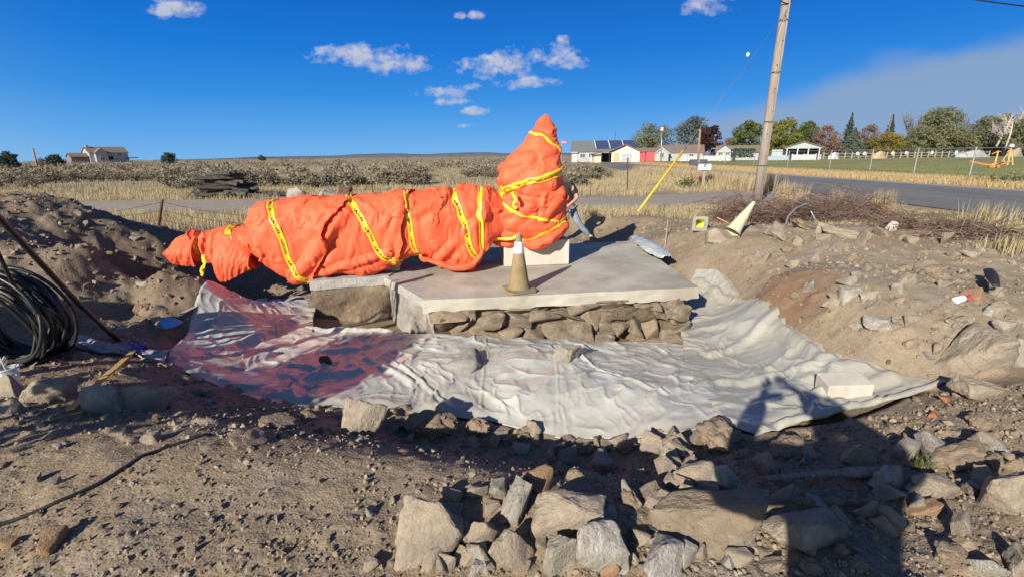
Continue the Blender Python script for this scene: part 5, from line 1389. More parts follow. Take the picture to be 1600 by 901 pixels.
# white house on the left rise
t = house(158, 251, 205, 'white house with brown roofs alone on the rise at the left', z=1.0, extra=.25)
gable(t, 13.0, 9, 4.0, 2.2, M_WHITE, M_ROOFB, ridge='x', x=2.0, z=-2); gable(t, 5.5, 6, 2.4, 1.3, M_ROOFB, M_ROOFB, ridge='x', x=-7.5, y=-.5, z=-2, name='wing')
gable(t, 4, 3, 3.8, 1.8, M_WHITE, M_ROOFB, ridge='y', x=-1, y=-5, z=-2, name='front_gable'); window(t, -1, .9, 1.7, 1.3, -6.53); window(t, 5.5, 2.6, 1.3, 1.2, -4.53); window(t, 2.2, 1.0, 2.2, 1.6, -4.53, M_DARK); window(t, 8, 1, 1.2, 1.1, -4.53)
MB().box(-4.2, -3.3, -1, 0, 4, 7.0).build('chimney', M_WHITE, t); MB().box(9.3, 12.5, -3, 1, 1.7, 2.0).build('deck', M_ROOFB, t)
# post-and-rail fence with white signs along the back of the field
rf = thing('rail_fence', 'low wooden rail fence carrying white signs along the back of the field', 'fence', (0, 0, 0))
a, b = at(1275, 248, 116), at(1545, 243.5, 120)
for i in range(26):
    q = a.lerp(b, i / 25); MB().box(-.10, .10, -.08, .08, -.2, 1.45).build('post', mat('weathered_rail', (.34, .28, .22), (.44, .38, .30), scale=4) if i == 0 else bpy.data.materials['weathered_rail'], rf, loc=(q.x, q.y, 0))
for zz in (.5, 1.15):
    MB().tube([(a.x, a.y - .12, zz), (b.x, b.y - .12, zz)], .07, 5).build('rail', bpy.data.materials['weathered_rail'], rf)
sm_ = MB().add(*lathe([(.001, 0), (.42, .02), (.5, .3), (.45, .75), (.25, 1.0), (.001, 1.05)], 10)).mesh('sign', True); sm_.materials.append(M_TRIM)
for px in (1339, 1350, 1379, 1394, 1415, 1455, 1493):
    q = at(px, 240, 114); o = ob('white_sign', sm_, None, rf, (q.x, q.y - .2, .8)); o.scale = (.75, .25, .75)
def mound(px, py, dist, w, h, m, lab, name, cat):
    q = at(px, py, dist); o = rock_obj(name, ROCKS[3], m, (q.x, q.y, 0.1), (w, w * .5, h), (0, 0, .4)); tag(o, lab, cat)
mound(1304, 245, 112, 1.6, 1.5, M_TRIM, 'white covered round object behind the field left of the rail fence', 'covered_mound', 'covered object')
mound(1375, 243, 113, 2.2, 1.6, M_TAND, 'orange tan mound behind the rail fence', 'dirt_mound', 'dirt mound')
mound(1522, 241, 116, 5.5, 1.6, M_GREYS, 'long pale gravel mound at the back right of the field', 'gravel_mound', 'gravel mound')
mound(1588, 240, 118, 2.6, 2.0, M_STONE, 'tan rock mound by the right edge at the back of the field', 'rock_mound', 'rock mound')
# ------------------------------------------------------------------ chain link fence along the field
M_GALV = mat('galvanised_steel', (.36, .37, .38), (.46, .47, .48), scale=6, rough=.45, metal=.7)
cf = thing('chain_link_fence', 'grey chain link fence with leaning posts along the near side of the green field', 'fence', (0, 0, 0))
pts = [(30.0, 22.0), (30.2, 26.6), (30.4, 31.3), (31.0, 36.4), (31.8, 42), (32.2, 48), (32.6, 56), (33.2, 65), (34.2, 76), (35.5, 88), (37.0, 100)]
FH = 1.75
for (x_, y_) in pts: MB().tube([(x_, y_, -.1), (x_, y_, FH + .06)], .045, 7).build('post', M_GALV, cf)
for zz, nm in ((FH, 'top_rail'), (.08, 'bottom_wire')): MB().tube([(x_, y_, zz) for x_, y_ in pts], .03 if zz > 1 else .01, 6).build(nm, M_GALV, cf)
wm = MB()
for i in range(len(pts) - 1):
    a, b = Vector((*pts[i], 0)), Vector((*pts[i + 1], 0)); L_ = (b - a).length; k = int(L_ / .22); u_ = (b - a) / L_
    for j in range(-int(FH / .22), k):
        for s in (1, -1):
            t0, t1 = j * .22, j * .22 + FH
            c0, c1 = max(t0, 0), min(t1, L_)
            if c1 - c0 < .05: continue
            z0_, z1_ = (c0 - t0, c1 - t0) if s == 1 else (FH - (c0 - t0), FH - (c1 - t0))
            p0, p1 = a + u_ * c0 + Vector((0, 0, z0_)), a + u_ * c1 + Vector((0, 0, z1_)); n_ = Vector((-u_.y, u_.x, 0)) * .004
            r_ = .004; e_ = Vector((0, 0, r_))
            wm.add([p0 - e_ + n_ * s, p0 + e_ + n_ * s, p1 + e_ + n_ * s, p1 - e_ + n_ * s], [(0, 1, 2, 3)])
w_ = wm.build('wire_mesh', M_GALV, cf); w_['kind'] = 'stuff'
# play frames
M_ORANGE = mat('orange_steel', (.62, .20, .06), (.70, .27, .09), scale=4, rough=.5)
M_YELLOW = mat('yellow_steel', (.72, .48, .12), (.78, .55, .18), scale=4, rough=.5)
pf = thing('play_spinner', 'orange playground spinner with low arms on the green field', 'playground spinner', at(1553, 262, 44.5))
pf.location.z = zground(pf.location.x, pf.location.y)
MB().tube([(0, 0, 0), (0, 0, 1.5)], .05, 8).build('pole', M_YELLOW, pf)
MB().add(*lathe([(.001, 0), (.45, .02), (.32, .35), (.08, .45), (.06, .6)], 14)).build('base', M_ORANGE, pf, True)
MB().tube([(-.5, 0, 1.25), (0, 0, 1.5), (.35, .1, 1.45)], .05, 7).build('crossbar', M_ORANGE, pf)
for a_ in (2.9, .2, 4.2): MB().tube([(0, 0, .25), (math.cos(a_) * 1.0, math.sin(a_) * 1.0, .35), (math.cos(a_) * 2.0, math.sin(a_) * 2.0, .62)], .06, 7).build('arm', M_ORANGE, pf)
ps = thing('tripod_frame', 'tan and orange tripod frame with a white ball right of the orange spinner', 'playground frame', at(1573, 257, 52))
ps.location.z = zground(ps.location.x, ps.location.y)
for (q0, q1) in (((.0, 0, 1.9), (.1, 0, 0)), ((.1, 0, 1.6), (.9, .2, 0)), ((.0, .1, 1.6), (.2, .9, 0))): MB().tube([q0, q1], .055, 7).build('leg', M_YELLOW, ps)
MB().tube([(-.3, 0, 1.35), (.0, 0, 1.6), (.35, 0, 1.5)], .07, 7).build('collar', M_ORANGE, ps)
s_ = bmesh.new(); bmesh.ops.create_icosphere(s_, subdivisions=2, radius=.24); me = bpy.data.meshes.new('ball'); s_.to_mesh(me); s_.free(); ob('ball', me, M_TRIM, ps, (0, 0, 2.0))
# daytime moon
mo = bmesh.new(); bmesh.ops.create_icosphere(mo, subdivisions=4, radius=1.0); me = bpy.data.meshes.new('moon'); mo.to_mesh(me); mo.free()
me.polygons.foreach_set('use_smooth', [True] * len(me.polygons))
o = ob('moon', me, mat('moon_dust', (.62, .62, .62), (.74, .74, .74), scale=1.6, rough=1, spec=0)); q = HC * _up * 0 + Vector((0, 0, HC)) + pixdir(1168.5, 86) * 9000; o.location = q; s = 9000 * 3.2 / FPX; o.scale = (s * .75, s, s * 1.05); tag(o, 'small white daytime moon in the blue sky left of the utility pole', 'moon')
# ------------------------------------------------------------------ utility pole, guy wire, overhead line
M_POLE = mat('weathered_pole', (.20, .165, .135), (.36, .31, .265), scale=6, detail=9, rough=.95, bump=.8, bscale=14, bdist=.02, stretch=(6, 6, .35), spec=.1, c3=(.26, .22, .19))
M_WIREB = mat('black_cable', (.012, .012, .013), (.03, .03, .03), scale=9, rough=.42, spec=.5)
M_WIREG = mat('grey_wire', (.16, .16, .16), (.22, .22, .22), scale=9, rough=.5, metal=.4)
M_YEL = mat('yellow_plastic', (.78, .47, .03), (.84, .55, .05), scale=5, rough=.45)
pb = P(1183, 314, 0); pb.z = zground(pb.x, pb.y)
pole = thing('utility_pole', 'tall weathered wooden utility pole with a conduit down its side', 'utility pole', pb)
ptop = at(1228, 0, pb.y + .02) - pb; pv = ptop.normalized()
MB().tube([pv * s for s in (-.3, 2, 4, 6, 7.6)], [.15, .142, .133, .124, .118], 18).build('shaft', M_POLE, pole, True)
rt = Vector((math.cos(.5), -math.sin(.5) - .25, 0)).normalized()
MB().tube([pv * s + Vector((.055, -.15, 0)) * (1 - .01 * s) for s in (0, 2.5, 5, 7.3)], .028, 8).build('conduit', M_POLE, pole, True)
for s in (1.2, 2.6, 4.1, 5.6): MB().tube([pv * s + Vector((-.16, -.02, 0)), pv * s + Vector((-.1, -.19, 0)), pv * s + Vector((.08, -.2, 0))], .012, 6).build('strap', M_WIREG, pole)
for k in range(9):
    s = .8 + .7 * k; MB().tube([pv * s + Vector((.02 - .04 * (k % 3), -.12, 0)), pv * s + Vector((.02 - .04 * (k % 3), -.165, 0))], .012, 6).build('bolt', M_WIREB, pole)
MB().tube(catmull([pv * 7.2 + Vector((-.08, -.1, 0)), pv * 6.9 + Vector((-.45, -.1, .1)), pv * 6.35 + Vector((-.42, -.1, 0)), pv * 6.05 + Vector((-.1, -.15, 0)), pv * 6.15 + Vector((.14, -.12, 0)), pv * 6.7 + Vector((.3, -.1, 0)), pv * 7.4 + Vector((.12, 0, 0))], 8), .016, 6).build('drip_loop', M_WIREB, pole, True)
MB().box(-.07, .03, -.2, -.1, 0, .12).build('bracket', M_WIREB, pole, loc=pv * 6.62 + Vector((-.04, 0, 0)))
ga = P(994, 332, .1); ga.z = zground(ga.x, ga.y)
gt = at(1233, 12, pb.y - .05)
# make the stay run through the place where its yellow guard ends
guy = thing('guy_wire', 'steel guy wire with a long yellow guard anchored in the dirt bank', 'guy wire', ga)
gv = gt - ga
# the yellow guard ends where the photograph shows it end
gk = min(np.linspace(.1, .6, 200), key=lambda s: abs(((ga + gv * s - Vector((0, 0, HC))).dot(_up) / (ga + gv * s - Vector((0, 0, HC))).dot(_f)) - (450.5 - 236) / FPX))
MB().tube([(0, 0, 0) if s == 0 else gv * s for s in (-.02, .05, gk)], .032, 10).build('guard', M_YEL, guy, True)
MB().tube([gv * (gk - .01), gv], .006, 6).build('strand', M_WIREG, guy, True)
MB().tube([gv * (gk - .005), gv * (gk + .02)], .03, 8).build('grip', M_WIREG, guy)
A_ = pb + pv * 7.05; B_ = at(1600, 10, 9.5); e_ = (B_ - A_)
MB_ = MB().tube([A_ + e_ * s + Vector((0, 0, -.10 * 4 * s * (1 - s) * .6)) for s in np.linspace(0, 2.2, 30)], .014, 6)
o = MB_.build('overhead_cable', M_WIREB, None, True); tag(o, 'black overhead cable crossing the top right corner of the sky', 'cable')

# distant poles
def distant_pole(px, top, base, dist, r, m, lab, head=False):
    a, b = at(px[0], base, dist), at(px[1], top, dist); a.z = zground(a.x, a.y)
    t = thing('distant_pole', lab, 'pole', a); v = b - a; MB().tube([(0, 0, -.2), v], [r, r * .75], 8).build('shaft', m, t, True)
    if head: MB().box(-.22, .22, -.3, .3, 0, .7).build('lamp', M_TRIM, t, loc=v + Vector((0, 0, -.1)))
M_BROWNP = mat('brown_pole', (.26, .14, .08), (.34, .20, .12), scale=5, rough=.9, stretch=(4, 4, .5))
distant_pole((1091, 1094), 202, 252, 80, .2, M_BROWNP, 'brown wooden pole standing in front of the dark purple tree')
distant_pole((1033, 1034), 204, 252, 100, .12, M_GALV, 'thin grey lamp pole with a pale lamp above the brown roof', True)
distant_pole((57, 51), 232, 256, 110, .22, M_BROWNP, 'leaning dark pole on the skyline at the far left')
# small red flag sign beside the bundle
t = thing('flag_pole', 'small red and white flag on a pole far behind the tip of the bundle', 'flag', at(877, 247, 120)); t.location.z = 0
MB().tube([(0, 0, 0), (0, 0, 5.5)], .06, 6).build('pole', M_GALV, t)
MB().box(.06, 1.2, -.03, .03, 4.3, 5.1).build('flag', M_RED, t); MB().box(.06, 1.15, -.05, -.032, 4.58, 4.8).build('stripe', M_TRIM, t)

# ------------------------------------------------------------------ mailboxes
def mailbox(px, py, dist, w, m, mp, lab, ph):
    q = at(px, py, dist); q.z = zground(q.x, q.y); t = thing('mailbox', lab, 'mailbox', q, -.25, 'roadside mailboxes')
    MB().box(-.07, .07, -.07, .07, -.2, ph).build('post', mp, t, bevel=.006)
    prof = [(-.14, 0), (.14, 0), (.14, .17)] + [(.14 * math.cos(a), .17 + .13 * math.sin(a)) for a in np.linspace(.2, math.pi - .2, 9)] + [(-.14, .17)]
    n = len(prof); V = [(-w / 2, a, b + ph) for a, b in prof] + [(w / 2, a, b + ph) for a, b in prof]
    MB().add(V, [tuple(range(n)), tuple(range(2 * n - 1, n - 1, -1))] + [(i + n, (i + 1) % n + n, (i + 1) % n, i) for i in range(n)]).build('box', m, t)
    MB().box(-w / 2 - .02, -w / 2 - .002, -.13, .13, ph + .01, ph + .27).build('lid', m, t); MB().box(-.05, .05, -.165, -.145, ph + .15, ph + .3).build('flag', M_WIREG, t)
M_MBK = mat('dark_mailbox', (.045, .05, .06), (.07, .075, .085), scale=4, rough=.5); M_MBG = mat('pale_mailbox', (.50, .54, .58), (.60, .63, .66), scale=4, rough=.4, metal=.3)
MDT = 21.6
def mbx(px, py, *r): mailbox(px, py, MDT, *r)
mailbox(1089, 279, 24.4, .82, M_MBK, M_BROWNP, 'large black mailbox on a brown post beside the tall grass', 1.02)
mailbox(1099, 280, 23.6, .58, M_MBG, M_POLE, 'pale grey mailbox on a grey post overlapping the black one', .82)

# ------------------------------------------------------------------ fence posts and wire at the left
M_RUST = mat('rusted_steel', (.06, .035, .028), (.12, .07, .05), scale=12, rough=.85)
fp0 = at(250, 368, 9.9); fp0.z = zground(fp0.x, fp0.y)
t = thing('steel_fence_post', 'rusty steel fence post behind the dirt heap left of the bundle', 'fence post', fp0)
ph = (at(254, 312, 9.9) - fp0); MB().tube([ph * -.2, ph], .022, 6).build('shaft', M_RUST, t)
for k in range(8): MB().box(-.02, .02, -.035, -.02, 0, .03).build('stud', M_RUST, t, loc=ph * (.15 + .1 * k))
for k, (s, en, lab) in enumerate([(.92, (398, 338), 'uppermost'), (.62, (412, 352), 'middle'), (.30, (400, 362), 'lowest')]):
    a = fp0 + ph * s; b = at(en[0], en[1], 10.6)
    c = [a.lerp(b, q) + Vector((0, 0, -.05 * 4 * q * (1 - q))) for q in np.linspace(0, 1, 14)]
    mb = MB().tube(c, .0045, 5)
    for i in range(1, 13): mb.tube([c[i] + Vector((0, -.015, -.02)), c[i] + Vector((0, .015, .02))], .003, 4)
    l2 = at(-30 if k else 40, 346 + 12 * k, 9.6); c2 = [a.lerp(l2, q) + Vector((0, 0, -.06 * 4 * q * (1 - q))) for q in np.linspace(0, 1, 14)]
    mb.tube(c2, .0045, 5)
    tag(mb.build('barbed_wire', M_RUST, None, True), lab + ' barbed wire strand strung from the rusty post to the bundle', 'barbed wire', None)
t = at(980, 300, 20.9); t.z = zground(t.x, t.y); v = at(981, 247, 20.9) - t
o = thing('steel_fence_post', 'thin dark steel post standing alone in the dry grass right of the worker', 'fence post', t); MB().tube([v * -.1, v], .03, 6).build('shaft', M_RUST, o); MB().box(-.05, .05, -.01, .01, -.02, .06).build('anchor_plate', M_RUST, o)
t = at(583, 304, 19.5); t.z = zground(t.x, t.y); v = at(578, 273, 19.5) - t
o = thing('steel_fence_post', 'short leaning dark steel post behind the middle of the bundle', 'fence post', t); MB().tube([v * -.1, v], .022, 6).build('shaft', M_RUST, o); MB().box(-.04, .04, -.01, .01, -.02, .05).build('anchor_plate', M_RUST, o)
for (px, py, sx, sz, m, lab, nm) in [(465, 305, .45, .35, M_STONE2, 'grey boulder on the far side of the driveway above the bundle', 'boulder'), (505, 306, .95, .26, M_STONE2, 'long low heap of dark rocks above the bundle', 'rock_heap'), (538, 290, .32, .34, mat('brown_stump', (.12, .06, .04), (.18, .10, .07), scale=5), 'small reddish brown stump in the dry grass above the bundle', 'stump'),
                                  (395, 352, .20, .14, M_LIME, 'pale rock directly behind the left end of the bundle', 'boulder')]:
    q = at(px, py, 20.5 if px != 395 else 10.2); q.z = zground(q.x, q.y) + sz * .3; tag(rock_obj(nm, BIGROCKS[int(px) % 12], m, q, (sx, sx * .6, sz), (0, 0, px)), lab, 'rock' if 'ump' not in nm else 'stump')
# pile of old timbers
M_OLDT = mat('charred_timber', (.028, .024, .022), (.11, .098, .088), scale=5, detail=9, rough=.95, bump=.7, stretch=(1, 5, 5))
wp = at(358, 306, 20.6); wp.z = zground(wp.x, wp.y)
t = thing('timber_pile', 'pile of dark weathered timbers stacked in the dry field beyond the driveway', 'timber pile', wp)
r5 = random.Random(3)
for lay in range(7):
    for k in range(7 - lay // 2):
        L_ = r5.uniform(1.5, 2.5) * (1 - .05 * lay); s = r5.uniform(.05, .085)
        o = MB().box(-L_ / 2, L_ / 2, -s, s, -s, s).build('timber', M_OLDT, t, bevel=.01)
        o.location = (r5.uniform(-.3, .3) + .1 * lay * .3, -.55 + k * .19 + r5.uniform(-.05, .05), .12 + lay * .15); o.rotation_euler = (r5.uniform(0, 1.5), r5.uniform(-.17, .17), r5.uniform(-.6, .6))
for k in range(4):
    o = MB().box(-.7, .7, -.05, .05, -.05, .05).build('timber', M_OLDT, t); o.location = (1.3 + .3 * k, -.3 + .2 * k, .12); o.rotation_euler = (0, r5.uniform(-.1, .1), r5.uniform(-.5, .5))
for k in range(3):
    o = MB().box(-.5, .5, -.03, .03, -.03, .03).build('timber', M_OLDT, t); o.location = (-1.25 + .25 * k, -.6, .22); o.rotation_euler = (0, -.7 + .2 * k, .3)

# ------------------------------------------------------------------ brush pile at the pole
def brush(poly, n, hmax, lab, seed):
    r = random.Random(seed); mb = MB(); c0 = hit(*poly[len(poly) // 2]); c0 = Vector((c0.x, c0.y, zground(c0.x, c0.y)))
    for i in range(n):
        k = r.uniform(0, len(poly) - 1.001); a, b = poly[int(k)], poly[int(k) + 1]; f = k - int(k)
        q = hit(a[0] + (b[0] - a[0]) * f, a[1] + (b[1] - a[1]) * f); q.x += r.gauss(0, .2); q.y += r.gauss(.35, .35)
        z = zground(q.x, q.y) + abs(r.gauss(0, .5)) * hmax; an = r.uniform(0, 6.28); el = r.gauss(0.05, .35); L_ = r.uniform(.2, .75)
        d = Vector((math.cos(an) * math.cos(el), math.sin(an) * math.cos(el), math.sin(el))); p0 = Vector((q.x, q.y, z)) - d * L_ / 2 - c0
        p1 = p0 + d * L_ * .5 + Vector((r.gauss(0, .05), r.gauss(0, .05), r.gauss(0.03, .04))); p2 = p0 + d * L_ + Vector((r.gauss(0, .06), r.gauss(0, .06), r.gauss(0.0, .06)))
        w = r.uniform(.003, .009); mb.tube([p0, p1, p2], [w, w * .8, w * .35], 3, False)
        if r.random() < .6: mb.tube([p1, p1 + Vector((r.gauss(0, .12), r.gauss(0, .12), abs(r.gauss(.05, .07))))], [w * .6, w * .25], 3, False)
    t = thing('brush_pile', lab, 'brush pile', c0, 0, None)
    tw = mb.build('twigs', M_TWIG, t, True); tw['kind'] = 'stuff'; return t
brush([(1130, 346), (1190, 350), (1240, 348), (1290, 350), (1340, 348), (1380, 346)], 2600, .46, 'long tangled heap of cut reddish brown twigs at the foot of the utility pole', 4)
brush([(1290, 344), (1330, 346), (1370, 346)], 700, .5, 'purplish mound of fine twigs at the right end of the brush heap', 8)
brush([(1430, 362), (1470, 368)], 260, .14, 'low scatter of dark twigs right of the brush heap', 12)
brush([(1545, 372), (1575, 380)], 240, .16, 'small purplish twig tangle left of the lowest grass tuft', 13)
def hose(pts, r, m, lab, cat, name): tag(MB().tube(catmull(pts, 10), r, 8).build(name, m, None, True), lab, cat)
q = [at(1228, 352, 9.0), at(1232, 338, 9.15), at(1245, 325, 9.3), at(1262, 318, 9.5)]
hose(q, .018, M_GALV, 'pale grey bent pipe arching out of the brush heap', 'pipe', 'bent_pipe')
hose([at(1267, 330, 9.2), at(1272, 340, 9.1), at(1277, 347, 9.0)], .014, M_GALV, 'short pale stick leaning in the brush heap beside the bent pipe', 'stick', 'pale_stick')
hose([at(1120, 340, 9.6), at(1135, 347, 9.5), at(1146, 352, 9.4), at(1150, 338, 9.5)], .012, mat('orange_twig', (.40, .20, .10), (.48, .28, .16), scale=5), 'orange brown broken branch at the left of the brush heap', 'branch', 'broken_branch')

# ------------------------------------------------------------------ traffic cones
M_CONE = mat('faded_cone', (.21, .155, .075), (.30, .24, .135), scale=5, detail=8, rough=.85, bump=.2, c3=(.17, .135, .085))
M_CONEW = mat('faded_white_cone', (.46, .44, .28), (.58, .56, .39), scale=4, detail=8, rough=.7, c3=(.45, .42, .30))
M_REFL = mat('reflective_band', (.60, .61, .60), (.70, .71, .71), scale=6, rough=.4)
M_CONEY = mat('yellow_cone_inside', (.72, .66, .10), (.78, .72, .16), scale=4, rough=.6)
def cone(loc, rot, h, lab, mb_, mr_, band, mi=None, name='traffic_cone', base=True, bm_=None):
    t = thing(name, lab, 'traffic cone', loc, 0, 'traffic cones'); t.rotation_euler = rot
    r0, r1 = h * .185, h * .04
    def rr_(z): return r0 + (r1 - r0) * (z - .035) / (h - .035)
    prof = [(r0 * 1.12, .022), (r0 * 1.04, .05), (rr_(.09), .09), (rr_(band[0]) , band[0])] + [(rr_(band[1]), band[1]), (r1 * 1.15, h - .025), (r1 * .95, h), (r1 * .6, h), (r1 * .6, h - .02)]
    inner = [(r1 * .55, h - .03), (r0 * .9, .03)]
    b = MB().add(*lathe(prof + ([] if mi else inner), 36)).build('cone_body', mb_, t, True)
    MB().add(*lathe([(rr_(band[0]) + .001, band[0]), (rr_(band[0]) + .004, band[0] + .005), (rr_(band[1]) + .004, band[1] - .005), (rr_(band[1]) + .001, band[1])], 36)).build('reflective_band', mr_, t, True)
    s = h * .255
    if base:
        bb = MB(); n = 8; poly = []
        for cx, cy, a0 in ((1, 1, 0), (-1, 1, 1), (-1, -1, 2), (1, -1, 3)):
            for k in range(5): a = (a0 + k / 4) * math.pi / 2; poly.append((cx * s * .72 + math.cos(a) * s * .28, cy * s * .72 + math.sin(a) * s * .28))
        n = len(poly); ri = r0 * 1.0
        inn = []
        for (x_, y_) in poly: l_ = math.hypot(x_, y_); inn.append((x_ / l_ * ri, y_ / l_ * ri))
        V = [(x_, y_, 0) for x_, y_ in poly] + [(x_ * 1.0, y_ * 1.0, .028) for x_, y_ in poly] + [(x_, y_, .034) for x_, y_ in inn] + [(x_, y_, 0) for x_, y_ in inn]
        F = []
        for i in range(n):
            j = (i + 1) % n
            F += [(i, j, n + j, n + i), (n + i, n + j, 2 * n + j, 2 * n + i), (2 * n + i, 2 * n + j, 3 * n + j, 3 * n + i), (3 * n + i, 3 * n + j, j, i)]
        bb.add(V, F).build('cone_base', bm_ or mb_, t)
    if mi: MB().add(*lathe([(r0 * .97, .024), (r1 * .8, h * .93), (.001, h * .93)], 36)).build('cone_inside', mi, t, True)
    return t
cb = P(811, 453, .006)
cone(cb, (0, 0, .35), .71, 'dirty faded traffic cone standing upright on the concrete slab', M_CONE, M_REFL, (.47, .605))
q = hit(1150, 372); q.z = zground(q.x, q.y)
cone(q + Vector((-.08, 0, .06)), (math.radians(-14), math.radians(38), 0), .62, 'pale yellow white traffic cone leaning on the bank at the foot of the pole', M_CONEW, M_CONEW, (.3, .42), None, base=False)
q = hit(1084, 360); q.z = zground(q.x, q.y)
cone(q + Vector((.0, -.25, .15)), (math.radians(-84), 0, math.radians(-8)), .50, 'traffic cone lying on its side with its yellow inside facing the camera', M_CONEW, M_CONEW, (.25, .35), M_CONEY, bm_=mat('grey_green_rubber', (.24, .25, .20), (.33, .33, .27), scale=5, rough=.8))

# plastic bag like sheet end at the back right of the slab
def fold_sheet(name, a, b, w, h, m, lab, seed):
    nu, nv = 60, 40; u = np.linspace(0, 1, nu)[None]; v = np.linspace(0, 1, nv)[:, None]
    A, B = np.array(tuple(a)), np.array(tuple(b)); Q = A + (B - A) * u[..., None] + np.zeros((nv, nu, 3))
    d = (B - A); pn = np.array([-d[1], d[0], 0]) / np.hypot(d[0], d[1]); ang = v * np.pi
    rr_ = (1 + .5 * fbm(u * 4, v * 3, seed, 3)) * (.55 + .6 * np.sin(np.pi * u ** .7))
    Q = Q + pn * (np.cos(ang) * w * rr_)[..., None]; Q[..., 2] += np.sin(ang) * h * rr_ + .03 * ridge(u * 6, v * 4, seed, 3) + .02
    o = ob(name, me_np(name, Q.reshape(-1, 3), grid_faces(nv, nu)), m); fattr(o.data, 'dust', (np.clip(fbm(u * 3, v * 3, seed, 3) * 1.5 + .3, 0, 1)).ravel()); tag(o, lab, 'plastic sheet'); o.modifiers.new('thickness', 'SOLIDIFY').thickness = .003
M_PGREY = plastic_mat('grey_plastic_film', (.34, .37, .36), (.46, .48, .46), (.30, .29, .25))
fold_sheet('plastic_sheet', P(1042, 408, .02), P(992, 374, .06), .14, .075, M_PGREY, 'folded grey plastic rolled up on the back right corner of the slab', 3)
tag(MB().tube([hit(1038, 396), hit(1042, 364) + Vector((0, 0, .25))], .012, 5).build('wood_stake', M_TAND, None), 'thin wooden stake behind the folded grey plastic', 'stake')

# ------------------------------------------------------------------ people
def skin(name, verts, edges, radii, m, parent, sub=2, flat=None):
    me = bpy.data.meshes.new(name); me.from_pydata([tuple(v) for v in verts], edges, [])
    o = ob(name, me, m, parent)
    md = o.modifiers.new('skin', 'SKIN'); md.use_smooth_shade = True; md.branch_smoothing = .3
    for i, r in enumerate(radii):
        sv = me.skin_vertices[0].data[i]; sv.radius = r if isinstance(r, tuple) else (r, r); sv.use_root = (i == 0)
    s = o.modifiers.new('subdivision', 'SUBSURF'); s.levels = sub; s.render_levels = sub
    return o
M_SKIN = mat('skin', (.42, .22, .15), (.48, .27, .19), scale=20, rough=.6)
M_SHIRT = mat('black_cloth', (.022, .022, .025), (.04, .04, .042), scale=12, rough=.9, bump=.4, bscale=25)
M_JEAN = mat('blue_denim', (.15, .20, .28), (.30, .35, .41), scale=7, rough=.9, bump=.4, bscale=40, c3=(.24, .24, .22))
M_BOOT = mat('tan_boot', (.16, .12, .08), (.24, .18, .12), scale=9, rough=.8)
M_HAIR = mat('dark_hair', (.03, .022, .016), (.05, .038, .028), scale=30, rough=.7)
def hand(o, wrist, direc, nrm, scale=1.0, curl=.5):
    """palm with five separate fingers as a skinned chain list: returns verts, edges, radii relative to thing"""
    d = Vector(direc).normalized(); n = Vector(nrm).normalized(); s = d.cross(n).normalized()
    V, E, R = [], [], []
    def add(p, r): V.append(p); R.append(r); return len(V) - 1
    w = add(Vector(wrist), .026 * scale); pm = add(Vector(wrist) + d * .05 * scale, (.040 * scale, .020 * scale)); E.append((w, pm))
    for k, (off, L_) in enumerate(((-.030, .070), (-.010, .080), (.010, .075), (.028, .060))):
        k0 = add(Vector(wrist) + d * .088 * scale + s * off * scale, .0105 * scale); E.append((pm, k0)); q = V[k0]; prev = k0; dd = d.copy()
        for j in range(3):
            dd = (dd - n * curl * .6).normalized(); q = q + dd * L_ / 3 * scale; c = add(q.copy(), (.0095 - .001 * j) * scale); E.append((prev, c)); prev = c
    t0 = add(Vector(wrist) + d * .03 * scale - s * .035 * scale, .012 * scale); E.append((w, t0)); t1 = add(V[t0] + (d * .7 - s * .6 - n * .3).normalized() * .035 * scale, .010 * scale); E.append((t0, t1))
    t2 = add(V[t1] + (d * .9 - n * .5).normalized() * .03 * scale, .009 * scale); E.append((t1, t2))
    return V, E, R
